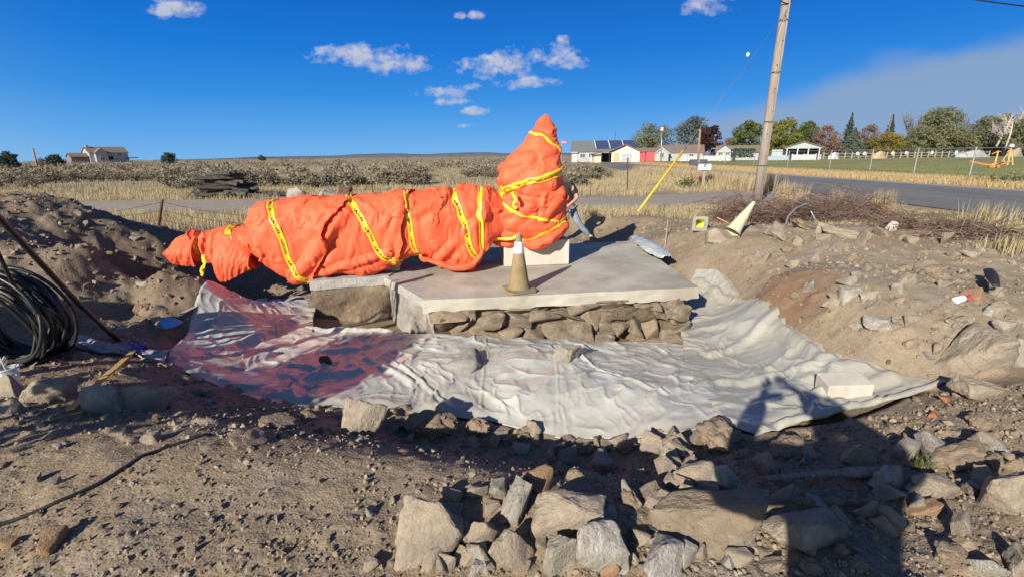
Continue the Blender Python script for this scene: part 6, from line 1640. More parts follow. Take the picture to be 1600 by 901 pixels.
def person(label, loc, J, group=None, sc=1.0, cap=False, bulk=1.0):
    """J: joint positions in metres relative to the feet"""
    t = thing('person', label, 'person', loc, 0, group)
    V = [Vector(J[k]) for k in ('pelvis', 'waist', 'chest', 'neck', 'head0', 'head', 'crown', 'sl', 'el', 'wl', 'sr', 'er', 'wr', 'hl', 'kl', 'al', 'tl', 'hr', 'kr', 'ar', 'tr')]
    E = [(0, 1), (1, 2), (2, 3), (3, 4), (4, 5), (5, 6), (2, 7), (7, 8), (8, 9), (2, 10), (10, 11), (11, 12), (0, 13), (13, 14), (14, 15), (15, 16), (0, 17), (17, 18), (18, 19), (19, 20)]
    R = [(.15, .11), (.135, .10), (.16, .115), .055, .062, (.078, .092), .060, .062, .042, .028, .062, .042, .028, .085, .058, .04, .035, .085, .058, .04, .035]
    for key, w in (('hl', 'wl'), ('hr', 'wr')):
        e = Vector(J['e' + w[1]]); wq = Vector(J[w]); d = (wq - e).normalized(); hv, he, hr_ = hand(None, wq, d, J.get('n' + w[1], (0, -1, 0)), curl=J.get('curl', .6))
        b = 9 if w == 'wl' else 12; n0 = len(V) - 1; V += hv[1:]; R += hr_[1:]
        E += [((b if i == 0 else n0 + i), (b if j == 0 else n0 + j)) for i, j in he]
    skin('body', V, E, R, M_SKIN, t)
    P_ = {k: Vector(v) for k, v in J.items() if k not in ('curl',)}
    shl, shr = P_['sl'].lerp(P_['el'], .75), P_['sr'].lerp(P_['er'], .75)
    skin('shirt', [P_['pelvis'] + Vector((0, 0, -.03)), P_['waist'], P_['chest'], P_['neck'] - (P_['neck'] - P_['chest']) * .35, P_['sl'], shl, P_['sr'], shr], [(0, 1), (1, 2), (2, 3), (2, 4), (4, 5), (2, 6), (6, 7)], [(.175 * bulk, .13), (.165 * bulk, .125), (.19 * bulk, .14), .09, .10 * bulk, .074 * bulk ** 1.2, .10 * bulk, .074 * bulk ** 1.2], M_SHIRT, t)
    skin('jeans', [P_['pelvis'] + Vector((0, 0, .04)), P_['hl'], P_['kl'], P_['al'], P_['hr'], P_['kr'], P_['ar']], [(0, 1), (1, 2), (2, 3), (0, 4), (4, 5), (5, 6)], [(.165, .125), .105, .075, .062, .105, .075, .062], M_JEAN, t)
    for a, b in (('al', 'tl'), ('ar', 'tr')):
        d = (P_[b] - P_[a]); skin('boot', [P_[a] + Vector((0, 0, .06)), P_[a] + Vector((0, 0, -.035)), P_[a] + d * .6 + Vector((0, 0, -.03)), P_[b] + d * .1], [(0, 1), (1, 2), (2, 3)], [.055, .05, .046, .038], M_BOOT, t)
    # hair cap and face
    hd, up_ = P_['head'], (P_['crown'] - P_['head0']).normalized(); fc = Vector(J['face']).normalized(); sd = up_.cross(fc).normalized()
    skin('hair', [hd + up_ * .045 - fc * .02, hd + up_ * .085 - fc * .015, hd - up_ * .02 - fc * .055], [(0, 1), (0, 2)], [(.085, .095), .055, .065], M_HAIR, t)
    mb = MB().tube([hd + fc * .09 + up_ * .005, hd + fc * .115 - up_ * .03], [.010, .016], 6); mb.build('nose', M_SKIN, t, True)
    for s in (-1, 1):
        MB().tube([hd + fc * .082 + sd * .032 * s + up_ * .012, hd + fc * .093 + sd * .032 * s + up_ * .012], .011, 8).build('eye', M_HAIR, t)
        MB().tube([hd + sd * .078 * s + up_ * .02, hd + sd * .090 * s - up_ * .03], [.018, .014], 6).build('ear', M_SKIN, t, True)
    MB().tube([hd + fc * .085 - up_ * .052 - sd * .022, hd + fc * .092 - up_ * .05, hd + fc * .085 - up_ * .052 + sd * .022], .006, 6).build('mouth', M_RED, t, True)
    return t
wl_ = at(888, 371, 10.25); wl_.z = zground(wl_.x, wl_.y)
person('person in a black t-shirt and blue jeans bending over behind the orange bundle', wl_, dict(
    pelvis=(-.02, 0, .80), waist=(-.05, -.02, .93), chest=(-.14, -.05, 1.16), neck=(-.24, -.06, 1.33), head0=(-.29, -.07, 1.39), head=(-.34, -.09, 1.44), crown=(-.36, -.09, 1.53), face=(-.75, -.6, -.45),
    sl=(-.25, -.18, 1.22), el=(-.33, -.32, .98), wl=(-.26, -.36, .80), sr=(.03, -.13, 1.22), er=(.15, -.22, .97), wr=(-.08, -.34, .80),
    hl=(-.10, -.06, .74), kl=(-.24, -.16, .42), al=(-.20, -.04, .09), tl=(-.34, -.10, .05), hr=(.06, .03, .73), kr=(.20, -.04, .42), ar=(.46, .02, .12), tr=(.60, -.08, .06), nl=(0, -1, .2), nr=(0, -1, .2), curl=.8))
# the photographer, standing behind the camera with both arms raised: gives the shadow at the lower right
pz_ = Vector((.14, -.42, zground(.14, -.42)))
K = (1.60 - pz_.z)
ph_ = person('person standing behind the camera with both arms raised, casting the shadow at lower right', pz_, dict(
    pelvis=(0, 0, .88), waist=(0, 0, 1.02), chest=(.02, 0, 1.24), neck=(.03, .02, 1.40), head0=(.04, .04, 1.46), head=(.05, .06, 1.53), crown=(.05, .06, 1.62), face=(-.1, 1, .05),
    sl=(-.20, .02, 1.34), el=(-.52, .12, 1.27), wl=(-.24, .36, 1.66 - .02), sr=(.24, .02, 1.34), er=(.46, .12, 1.34), wr=(-.02, .36, 1.66 + .02),
    hl=(-.11, 0, .82), kl=(-.14, .03, .46), al=(-.16, 0, .09), tl=(-.18, .17, .04), hr=(.11, 0, .82), kr=(.14, .03, .46), ar=(.16, 0, .09), tr=(.18, .17, .04), nl=(0, -1, 0), nr=(0, -1, 0), curl=.9), bulk=1.42)
for (e_, w_) in (((-.52, .12, 1.27), (-.24, .36, 1.64)), ((.46, .12, 1.34), (-.02, .36, 1.68))):
    s_ = (-.22, .02, 1.34) if e_[0] < 0 else (.26, .02, 1.34)
    skin('jacket_sleeve', [s_, e_, Vector(e_).lerp(Vector(w_), .9)], [(0, 1), (1, 2)], [.115, .10, .07], M_SHIRT, ph_)
skin('cap', [(.05, .06, 1.56), (.05, .06, 1.64), (.05, .16, 1.60)], [(0, 1), (0, 2)], [.125, .09, .07], M_SHIRT, ph_)
o = MB().box(-.08, .08, -.012, -.003, -.037, .037).build('phone', M_WIREB, None, bevel=.003); o.location = (0, -.02, HC); tag(o, 'black phone held up behind the camera by the photographer', 'phone')
# ------------------------------------------------------------------ foreground stones, each a thing
def put(px, py, w, h, m, lab, seed, depth=.85, rot=None, big=True, sink=.25, name='stone', tilt=(0, 0), group=None, cat='stone'):
    q = hit(px, py); f = (q - Vector((0, 0, HC))).dot(_f); s = f / FPX
    W, H_ = w * s, h * s / .86
    q.y += 0
    base = (BIGROCKS if big else ROCKS)[seed % (12 if big else 14)]
    q.z = zground(q.x, q.y)
    hz = H_ * .62
    if m is M_CLOD: base = CLODS[seed % 6]; hz = min(hz * .85, W * .36)
    o = rock_obj(name, base, m, (q.x, q.y + W * .25, q.z + hz * (1 - 2 * sink) * .5), (W * .56, W * .5 * depth, hz), (tilt[0] + .35 * math.sin(seed * 2.1), tilt[1] + .35 * math.cos(seed * 1.3), rot if rot is not None else (seed * 1.7) % 6.28))
    if lab: tag(o, lab, cat, group)
    return o
M_SOILST = mat('soil_covered_stone', (.235, .18, .125), (.33, .265, .195), scale=3, detail=10, rough=.97, bump=.8, bscale=9, bdist=.05, c3=(.28, .24, .19), spec=.1)
T, G, RS, LM, CL = M_STONE, M_STONE2, M_STONE3, M_LIME, M_CLOD
for a in [  # px, py (base centre), width, height, material, label, seed
    (566, 685, 68, 58, T, 'squarish tan boulder at the lip of the trench below the maroon plastic', 0, .9, .3),
    (668, 688, 88, 46, CL, 'long earthy clod right of the squarish boulder below the plastic edge', 1, .6, .2),
    (620, 672, 42, 26, CL, 'shadowed brown clod between the squarish boulder and the long clod', 2),
    (833, 682, 24, 24, T, 'small tan stone resting against the crumpled plastic edge', 3),
    (838, 656, 40, 26, LM, 'small white stone half under the crumpled plastic edge', 4),
    (745, 682, 50, 36, CL, 'brown earth clod under the middle of the plastic edge', 5),
    (743, 780, 40, 32, T, 'triangular tan stone with a pebble on its tip', 6, .7, .6),
    (801, 806, 58, 62, G, 'knobby grey boulder left of the rust coloured slab', 7, .8, 1.2),
    (846, 772, 44, 40, RS, 'rust coloured stone slab at the edge of the foreground shadow', 8, .6, .5),
    (675, 872, 106, 96, T, 'largest tan boulder with a pale flat face in the centre foreground', 9, .8, .15),
    (748, 862, 42, 62, T, 'upright wedge shaped stone right of the largest tan boulder', 10, .5, .3),
    (638, 806, 28, 24, CL, 'round brown cobble behind the largest tan boulder', 11),
    (581, 808, 22, 22, G, 'small grey cobble left of the round brown cobble', 12),
    (579, 892, 22, 20, T, 'small tan cobble at the lower left of the largest boulder', 13),
    (742, 876, 40, 24, LM, 'flat whitish stone below the upright wedge', 14),
    (700, 893, 38, 26, T, 'flat tan stone tucked under the largest boulder', 15),
    (742, 900, 50, 26, LM, 'whitish stone at the bottom edge left of the leaning slab', 16),
    (806, 896, 56, 70, T, 'leaning tan slab left of the pale grey slab at the bottom edge', 17, .5, .7),
    (858, 908, 76, 76, G, 'pale grey slab with an orange spot at the bottom edge', 18, .5, .4),
    (888, 838, 106, 78, T, 'broad pale tan stone with a notched top in the centre right foreground', 19, .7, .1),
    (946, 905, 104, 84, LM, 'big lime stained stone below the notched tan stone', 20, .8, .3),
    (1046, 905, 92, 66, LM, 'white crusted stone at the bottom left of the soil covered slab', 21, .7, 1.0),
    (1136, 868, 180, 66, M_SOILST, 'huge soil covered slab at the left edge of the photographer shadow', 22, .8, .2),
    (1135, 768, 52, 56, LM, 'white broken concrete chunk at the edge of the photographer shadow', 23, .8, .8),
    (1084, 796, 46, 36, T, 'six sided tan stone left of the white concrete chunk', 24, .7, .3),
    (1026, 790, 46, 26, T, 'flat tan stone left of the six sided stone', 25),
    (1093, 768, 60, 42, T, 'angular tan stone between the white chunk and the six sided stone', 26),
    (986, 792, 36, 44, CL, 'crumbly upright clod right of the notched tan stone', 27),
    (1022, 812, 36, 22, LM, 'small white crusted stone right of the crumbly clod', 28),
    (960, 816, 30, 16, LM, 'small pale stone beside the notched tan stone', 29),
    (1042, 832, 26, 20, RS, 'small orange stone left of the soil covered slab', 30),
    (1062, 730, 52, 34, T, 'tan stone on the rubble bank below the plastic left of the shadow', 31),
    (1132, 702, 92, 48, CL, 'broad clod of earth right below the plastic edge', 32),
    (1030, 705, 46, 26, T, 'flat tan stone at the upper edge of the foreground shadow', 33),
    (1078, 716, 30, 24, T, 'small tan stone between the broad clod and the foreground shadow', 34),
    (1282, 858, 136, 50, T, 'large triangular slab lying half in the photographer shadow', 35, .6, .5),
    (1226, 806, 86, 24, T, 'elongated stone lying across the photographer shadow', 36, .35, .35),
    (1190, 800, 40, 28, G, 'small dark stone left of the elongated stone', 37),
    (1206, 745, 44, 34, T, 'stone with one lit spot inside the arm shadow', 38),
    (1236, 715, 60, 34, CL, 'lit clod framed by the shadow of the arms', 39),
    (1268, 716, 28, 20, LM, 'small white stone framed by the shadow of the arms', 40),
    (1400, 765, 40, 36, G, 'dark round stone at the right end of the grey stick', 41),
    (1392, 782, 44, 26, G, 'flat dark stone below the right end of the grey stick', 42),
    (1462, 776, 64, 34, T, 'flat pale slab with a reddish corner right of the shadow', 43, .8, .3),
    (1552, 708, 56, 28, T, 'flat tan slab casting a dark shadow at the right', 44, .7, .2),
    (1524, 735, 98, 32, CL, 'long low layered stone left of the big right hand block', 45, .6, .1),
    (1588, 805, 70, 82, T, 'big blocky stone cut by the right edge of the picture', 46, .9, .4),
    (1478, 722, 62, 34, G, 'shadowed grey stone above the pale reddish slab', 47),
    (1550, 902, 40, 34, LM, 'white stone at the bottom edge on the right', 48),
    (1592, 895, 46, 40, T, 'pale tan stone in the bottom right corner', 49),
    (1500, 885, 60, 22, CL, 'low flat clod in the lower right foreground', 50),
    (1548, 582, 112, 54, T, 'large slab tilted on the right bank beside the plastic end', 51, .7, .2),
    (1552, 622, 116, 28, T, 'long flat stone below the tilted slab on the right', 52, .5, .1),
    (1596, 570, 34, 46, G, 'upright grey stone with a reddish face at the right edge', 53),
    (1487, 540, 60, 14, T, 'thin flat tan stone on the right bank above the plastic end', 54, .6, .1),
    (1376, 515, 36, 20, LM, 'pale crumbly stone on the right bank', 55), (1406, 508, 18, 16, LM, 'small white stone right of the pale crumbly stone', 56),
    (1459, 432, 26, 16, CL, 'rounded brown stone halfway up the right bank', 57), (1307, 470, 22, 10, T, 'small flat tan stone in the middle of the right bank', 58),
    (1127, 378, 36, 18, T, 'rounded tan boulder embedded at the foot of the leaning cone', 59), (1232, 371, 62, 16, T, 'flat tan boulder on the crest below the brush heap', 60),
    (1322, 373, 56, 18, T, 'tan boulder on the crest of the right bank', 61), (1384, 370, 34, 14, T, 'pale tan stone left of the white stone on the crest', 62),
    (1399, 362, 24, 16, LM, 'bright white stone on the crest of the right bank', 63), (1289, 380, 26, 14, T, 'small tan stone left of the crest boulder', 64),
    (1268, 360, 60, 14, CL, 'long earth clod on the crest under the bent pipe', 65), (1445, 368, 40, 14, CL, 'brown clod at the right end of the crest', 66),
    (70, 628, 60, 40, T, 'pale angular stone left of the yellow lath', 67, .7, .4), (152, 648, 58, 46, G, 'shadowed slab leaning on the yellow lath', 68, .5, .7), (207, 642, 86, 46, T, 'long pale slab right of the yellow lath', 69, .5, .5),
    (8, 622, 36, 36, T, 'pale stone cut by the left edge under the plastic cup', 70), (14, 648, 34, 24, T, 'small pale stone at the left edge below the plastic cup', 71),
    (234, 690, 26, 16, T, 'small pale stone alone on the dirt below the long slab', 72), (72, 862, 44, 24, RS, 'brownish stone in the lower left foreground', 73), (8, 858, 24, 16, RS, 'yellowish stone at the left edge in the lower foreground', 74),
    (296, 874, 22, 18, T, 'small tan stone on the open dirt at the lower left', 75), (218, 488, 24, 12, RS, 'small tan stone in the shade of the left trench', 76), (242, 512, 26, 14, G, 'small grey stone beside the blue scrap', 77),
    (430, 668, 54, 18, CL, 'crumbly clod in the ditch below the maroon plastic', 78), (480, 658, 36, 14, CL, 'small crumbly clod left of the squarish boulder', 79), (385, 700, 70, 16, CL, 'low clod at the rim of the ditch on the left', 80), (318, 616, 24, 12, T, 'small tan clod lying below the maroon plastic', 81)]:
    px, py, w, h, m, lab, seed = a[:7]
    put(px, py, w, h, m, lab, seed, depth=a[7] if len(a) > 7 else .8, rot=a[8] if len(a) > 8 else None, big=w > 44)
# pebble on the triangular stone
q = hit(742, 752); o = rock_obj('pebble', ROCKS[2], T, (q.x, q.y - .03, zground(q.x, q.y) + .075), (.022, .02, .02), (0, 0, 1)); tag(o, 'pebble balanced on the triangular tan stone', 'stone')
# chunks lying on the plastic
def on_sheet(px, py, w, h, m, lab, seed, dz=.03, name='concrete_chunk', cat='concrete chunk', depth=.8, rot=0.0):
    q = hit(px, py); s = (q - Vector((0, 0, HC))).dot(_f) / FPX
    o = rock_obj(name, BIGROCKS[seed], m, (q.x, q.y, q.z + dz + h * s * .2), (w * s * .52, w * s * .5 * depth, h * s * .5), (0.1, 0, rot)); tag(o, lab, cat); return o
on_sheet(724, 578, 64, 34, M_CONC_R, 'grainy concrete chunk lying on the white plastic', 3, rot=.3)
on_sheet(878, 568, 48, 40, M_STONE2, 'smooth grey stone pressing up through the white plastic', 6, name='stone', cat='stone', rot=.9)
on_sheet(512, 575, 20, 26, M_EARTH, 'small dark triangular stone on the shaded plastic', 8, name='stone', cat='stone')
q = hit(1322, 620); sc_ = 3.0 / FPX
o = MB().box(-.165, .165, -.10, .10, 0, .15).build('concrete_block', M_BLOCK, None, bevel=.01); o.location = (q.x, q.y + .05, q.z + .0); o.rotation_euler = (.12, -.08, -.12); tag(o, 'pale rectangular concrete block lying on the dusty plastic', 'concrete block')
# rubble: loose medium stones
used = []
def loose(n, poly, smin, smax, sd):
    r = random.Random(sd); xs = [p[0] for p in poly]; ys = [p[1] for p in poly]; k = 0; out = []
    while k < n:
        px, py = r.uniform(min(xs), max(xs)), r.uniform(min(ys), max(ys))
        if not inpoly(np.array([px]), np.array([py]), poly)[0]: continue
        k += 1; w = r.uniform(smin, smax) ** 1.0
        m = r.choice([T, T, G, CL, T, LM if r.random() < .4 else CL, RS if r.random() < .3 else T])
        out.append(put(px, py, w, w * r.uniform(.5, .9), m, None, r.randrange(14), depth=r.uniform(.6, 1), rot=r.uniform(0, 6.28), big=False, sink=r.uniform(.15, .4), name='loose_stone'))
    return out
LS = loose(92, [(640, 900), (700, 780), (860, 700), (1100, 680), (1180, 760), (1100, 900)], 12, 44, 3)
LS += loose(64, [(1060, 900), (1180, 700), (1400, 690), (1600, 640), (1600, 900)], 12, 42, 5)
LS += loose(26, [(520, 690), (700, 700), (960, 720), (960, 690), (540, 668)], 12, 30, 7)
LS += loose(24, [(0, 890), (0, 690), (500, 690), (640, 780), (600, 890)], 8, 17, 11)
LS += loose(75, [(1140, 400), (1250, 360), (1500, 380), (1600, 430), (1600, 540), (1450, 570), (1300, 500)], 8, 27, 13)
LS += loose(30, [(0, 330), (130, 330), (420, 440), (300, 480), (0, 440)], 6, 14, 17)
LB = [(92, 'loose stone in the rubble along the bottom edge of the picture'), (64, 'loose stone in the rubble at the lower right around the shadow'), (26, 'loose stone in the dark ditch below the plastic'), (24, 'small loose stone on the open dirt at the lower left'), (75, 'loose stone on the right dirt bank'), (30, 'small loose stone on the left dirt heap')]
k = 0
for n_, lb in LB:
    for o in LS[k:k + n_]: tag(o, lb, 'stone', lb.replace('stone', 'stones'))
    k += n_
# gravel and soil crumbs: uncountable
def crumbs(name, n, dist, m, smin, smax):
    ico = bmesh.new(); bmesh.ops.create_icosphere(ico, subdivisions=1, radius=1); bv = np.array([tuple(v.co) for v in ico.verts]); bf = np.array([[v.index for v in f.verts] for f in ico.faces]); ico.free()
    xy = dist(n); n = len(xy)
    ys = GY[:, 0]; i = np.clip(np.searchsorted(ys, xy[:, 1]) - 1, 0, len(ys) - 2); hwid = 3.2 + 1.27 * np.abs(xy[:, 1]); j = np.clip(np.floor((xy[:, 0] / hwid + 1) / 2 * (GX.shape[1] - 1)).astype(int), 0, GX.shape[1] - 2)
    z = (GZ[i, j] + GZ[i + 1, j + 1]) / 2
    s = smin * (smax / smin) ** (rng.uniform(0, 1, n) ** 2.6)
    sc_ = s[:, None] * rng.uniform(.55, 1.2, (n, 3)); a = rng.uniform(0, 6.28, n); ca, sa = np.cos(a), np.sin(a)
    jit = rng.uniform(.7, 1.25, (n, len(bv), 1)); L_ = bv[None] * jit * sc_[:, None]
    tl = rng.uniform(-.6, .6, n)[:, None]; y2 = L_[..., 1] * np.cos(tl) - L_[..., 2] * np.sin(tl); z2 = L_[..., 1] * np.sin(tl) + L_[..., 2] * np.cos(tl)
    V = np.stack([L_[..., 0] * ca[:, None] - y2 * sa[:, None] + xy[:, 0:1], L_[..., 0] * sa[:, None] + y2 * ca[:, None] + xy[:, 1:2], z2 + z[:, None] + s[:, None] * .25], -1).reshape(-1, 3)
    F = (bf[None] + (np.arange(n) * len(bv))[:, None, None]).reshape(-1, 3)
    me = me_np(name, V, F, smooth=False); fattr(me, 'var', np.repeat(rng.uniform(0, 1, n), len(bv))); stuff(ob(name, me, m))
M_CRUMB = mat('soil_crumb', (.15, .11, .078), (.33, .27, .20), attr='var', rough=.95, spec=.15, bump=.5, bscale=40)
def near_d(n):
    y = 1.0 + 1.9 * rng.uniform(0, 1, n) ** 1.2; x = rng.uniform(-1, 1, n) * (1.2 + 1.25 * y); xy = np.stack([x, y], -1)
    keep = ~inpoly(x, y, MASKPOLY) & (fbm(x * 1.6, y * 1.6, 70, 3) - .02 + .40 * sstep(-.2, 1.2, x) > rng.uniform(-.35, .35, n)); return xy[keep]
crumbs('gravel', 30000, near_d, M_CRUMB, .0035, .017)
def far_d(n):
    y = rng.uniform(2.4, 11, n); x = rng.uniform(-1, 1, n) * (1.5 + 1.25 * y); xy = np.stack([x, y], -1)
    d = zones(x, y)[0]; keep = ~inpoly(x, y, MASKPOLY) & (d > .5) & (fbm(x * .9, y * .9, 72, 3) > -.12); return xy[keep]
crumbs('gravel', 26000, far_d, M_CRUMB, .007, .032)

# ------------------------------------------------------------------ things lying about at the left
cc = at(18, 500, 3.55)
coil = thing('cable_coil', 'big upright coil of thick black cable at the left edge', 'cable coil', cc)
r9 = random.Random(9)
for k in range(26):
    pts = []; rx, rz = r9.uniform(.27, .40), r9.uniform(.30, .42); oy = r9.uniform(-.16, .16); ox = r9.uniform(-.05, .04); tl = r9.uniform(-.25, .25); ph0 = r9.uniform(0, 6.28)
    for i in range(33):
        a = ph0 + 2 * math.pi * i / 32; pts.append((ox + rx * math.cos(a) * (1 + .03 * math.sin(3 * a + k)), oy + .07 * math.sin(a + k) + tl * .3 * math.sin(a), rz * math.sin(a) * (1 + .02 * math.cos(2 * a + k)) - .02 * abs(math.cos(a))))
    MB().tube(pts, .0135, 8, False).build('cable_loop', M_WIREB, coil, True)
for k in range(5):
    pts = catmull([(.28 + .02 * k, -.15 + .05 * k, -.30), (.18 - .05 * k, -.2, -.36), (-.1, -.22 + .03 * k, -.40 + .02 * k), (-.4, -.2, -.38)], 8); MB().tube(pts, .012, 8).build('cable_loop', M_WIREB, coil, True)
MB().tube([(-.02, -.22, -.36), (.12, -.22, -.22)], .014, 6).build('tie', M_GALV, coil)
a, b = at(-150, 178, 2.75), hit(186, 535)
sag = [a, a.lerp(b, .3) + Vector((0, 0, -.03)), a.lerp(b, .6) + Vector((.0, 0, -.05)), a.lerp(b, .85) + Vector((-.01, 0, -.02)), b + Vector((0, 0, .02)), b + Vector((.0, -.12, .02)), b + Vector((-.2, -.3, .02))]
tag(MB().tube(catmull(sag, 8), .021, 9).build('black_cable', M_WIREB, None, True), 'thick black cable slanting down from the upper left corner of the heap to the trench', 'cable')
a2, b2 = at(-110, 210, 2.95), at(22, 446, 3.45)
tag(MB().tube(catmull([a2, a2.lerp(b2, .5) + Vector((.03, 0, 0)), b2, b2 + Vector((.02, .05, -.2))], 8), .014, 9).build('black_cable', M_WIREB, None, True), 'thinner black cable dropping to the coil at the left edge', 'cable')
# the off-picture end of the cables hangs on a timber post
pq = at(-150, 178, 2.75); bq = Vector((pq.x - .85, pq.y - .1, zground(pq.x - .85, pq.y - .1)))
o = thing('timber_post', 'leaning timber post just outside the left edge that holds up the black cables', 'post', bq); MB().tube([(0, 0, -.1), pq - bq + Vector((.05, .06, .12))], .055, 10).build('shaft', M_POLE, o, True); MB().tube([pq - bq + Vector((-.02, .06, -.02)), pq - bq + Vector((.03, -.03, -.03)), pq - bq + Vector((.08, -.02, .02))], .012, 6).build('hook', M_RUST, o)
def shade_reel(x, y, R_, rz, lab):
    t = thing('shade_reel', lab, 'cable reel', (x, y, zground(x, y) + R_), rz)
    n = 32
    for yy in (-.36, .36): MB().add(*lathe([(.001, -.03), (R_, -.03), (R_, .03), (.001, .03)], n)).build('flange', M_POLE, t, loc=(0, yy, 0)).rotation_euler = (math.pi / 2, 0, 0)
    o = MB().add(*lathe([(R_ * .78 + .018 * math.sin(k * 1.55), -.33 + .66 * k / 60) for k in range(61)], n)).build('wound_cable', M_WIREB, t, True); o.rotation_euler = (math.pi / 2, 0, 0)
    return t
shade_reel(-5.7, 2.1, .68, .5, 'made-up reel of black cable outside the left edge, added to shade the left trench')  # unseen reel, added only to throw shade into the left trench
# small tree just outside the left edge: its leaves shade the maroon plastic
tx, ty = -3.85, .95
tz = zground(tx, ty); ot = thing('small_tree', 'small leafy tree just outside the left edge whose shade falls on the maroon plastic', 'tree', (tx, ty, tz))
mb = MB().tube([(0, 0, -.1), (.03, .02, .6), (0, .02, 1.2)], [.035, .03, .022], 8)
cl = []
for k in range(16):
    a = k * 2.4; q = r9.uniform(.05, .40); zt = 1.12 + r9.uniform(0, .42); mb.tube([(0, .02, 1.0 + .02 * k), (math.cos(a) * q * .5, math.sin(a) * q * .5, zt - .15), (math.cos(a) * q, math.sin(a) * q, zt)], [.012, .008, .003], 5, False); cl.append((math.cos(a) * q, math.sin(a) * q, zt))
mb.build('trunk', M_BARK, ot, True)
cl = np.array(cl); ix = rng.integers(0, len(cl), 7000); ob('crown', quads_mesh('crown', cl[ix] + rng.normal(size=(7000, 3)) * .125, .10, rng.uniform(0, 1, 7000), L_GRN), None, ot)
# dark tube laid as the shadow line of a cable across the dirt
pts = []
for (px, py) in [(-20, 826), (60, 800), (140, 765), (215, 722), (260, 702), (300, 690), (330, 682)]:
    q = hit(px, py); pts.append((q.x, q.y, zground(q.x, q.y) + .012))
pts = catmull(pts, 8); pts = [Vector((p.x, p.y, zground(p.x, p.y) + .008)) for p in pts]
tag(MB().tube(pts, .009, 7).build('cable_shadow_line', M_WIREB, None, True), 'thin dark tube standing in for a cable shadow across the open dirt at the lower left', 'cable')
# yellow lath
def lath(p0, p1, w, m, lab, name='wooden_lath', cat='lath', th=.012):
    a, b = hit(*p0), hit(*p1); a.z = zground(a.x, a.y) + .05; b.z = zground(b.x, b.y) + .05; v = b - a
    o = MB().box(0, v.length, -w / 2, w / 2, 0, th).build(name, m, None, bevel=.002); o.location = a; o.rotation_euler = v.to_track_quat('X', 'Z').to_euler(); tag(o, lab, cat)
M_LATH = mat('yellow_wood', (.42, .26, .07), (.55, .37, .13), scale=5, rough=.8, stretch=(1, 8, 8), bump=.3)
lath((113, 650), (178, 590), .045, M_LATH, 'lower yellowish wooden lath leaning under the shadowed slab'); lath((172, 596), (212, 556), .045, M_LATH, 'upper yellowish wooden lath ending at the blue cord')
lath((284, 500), (327, 472), .05, M_STONE2, 'short grey board in the shade of the left trench', 'grey_board', 'board')
# twisted end of the plastic tied with blue cord
M_TWIST = plastic_mat('shade_tinted_film', (.26, .22, .24), (.38, .34, .35), (.28, .24, .22)); M_BLUEC = mat('blue_cord', (.02, .06, .36), (.04, .10, .46), scale=8, rough=.6)  # same film as the sheet, its shade put into a purple-grey base colour
tw = thing('twisted_plastic', 'twisted end of the plastic, tinted purple for shade, tied with bright blue cord', 'plastic sheet', hit(215, 557))
wp_ = [hit(105, 535) + Vector((0, 0, .06)), hit(135, 545) + Vector((0, 0, .07)), hit(165, 552) + Vector((0, 0, .05)), hit(195, 553) + Vector((0, 0, .05)), hit(216, 556) + Vector((0, 0, .05)), hit(240, 563) + Vector((0, 0, .05)), hit(262, 566) + Vector((0, 0, .045))]
c = catmull([p - tw.location for p in wp_], 10); n = len(c); V = []
for i, p in enumerate(c):
    t_ = (c[min(i + 1, n - 1)] - c[max(i - 1, 0)]).normalized(); a = t_.cross(Vector((0, 0, 1))).normalized(); b = a.cross(t_)
    r_ = .045 * (1 - .55 * math.exp(-((i / n - .68) / .1) ** 2)) * (.6 + .5 * min(1, i / 8)) + .05 * max(0, i / n - .72) * 2
    for k in range(24): th = 2 * math.pi * k / 24; q = r_ * (1 + .35 * math.sin(5 * th + i * .35) + .15 * math.sin(9 * th - i * .5)); V.append(p + a * math.cos(th) * q * 1.25 + b * math.sin(th) * q * .7)
me = me_np('twist', [tuple(v) for v in V], grid_faces(n, 24, True)); fattr(me, 'dust', np.full(len(V), .2)); ob('twist', me, M_TWIST, tw)
for k in range(5):
    a = hit(214 + 3 * k, 556) + Vector((0, 0, .05)) - tw.location; MB().tube([a + Vector((.0, .055 * math.cos(t), .045 * math.sin(t))) for t in np.linspace(0, 6.28, 14)], .007, 6).build('cord', M_BLUEC, tw, True)
MB().tube(catmull([hit(214, 556) + Vector((0, -.03, .08)) - tw.location, hit(207, 548) + Vector((0, 0, .1)) - tw.location, hit(222, 552) + Vector((0, 0, .1)) - tw.location, hit(232, 562) + Vector((0, -.05, .05)) - tw.location], 6), .008, 6).build('cord', M_BLUEC, tw, True)
# blue scrap
def scrap(pxs, dz, m, lab, name, cat, bulge=.05):
    c = [hit(*p) + Vector((0, 0, dz)) for p in pxs]; cen = sum(c, Vector()) / len(c); n = len(c); V, F = [], []
    R_ = 6
    for r_ in range(R_ + 1):
        s = r_ / R_
        for p in c: q = cen.lerp(p, s); V.append((q.x - cen.x, q.y - cen.y, q.z - cen.z + bulge * (1 - s * s) + .012 * float(pnoise(q.x * 15, q.y * 15, 3))))
    F = grid_faces(R_ + 1, n, True); o = ob(name, me_np(name, V, F), m, None, cen); o.modifiers.new('thickness', 'SOLIDIFY').thickness = .003; tag(o, lab, cat); return o
M_BLUE = mat('blue_tarp', (.06, .26, .62), (.10, .34, .72), scale=4, rough=.5)
scrap([(252, 516), (258, 512), (272, 511), (286, 514), (290, 517), (276, 524), (262, 528), (255, 524)], .10, M_BLUE, 'crumpled bright blue plastic scrap in the shaded left trench', 'blue_scrap', 'plastic scrap')
scrap([(494, 463), (500, 460), (505, 464), (502, 469), (496, 468)], .16, M_RED, 'small red rag at the corner of the earth pedestal', 'red_rag', 'rag', .02)
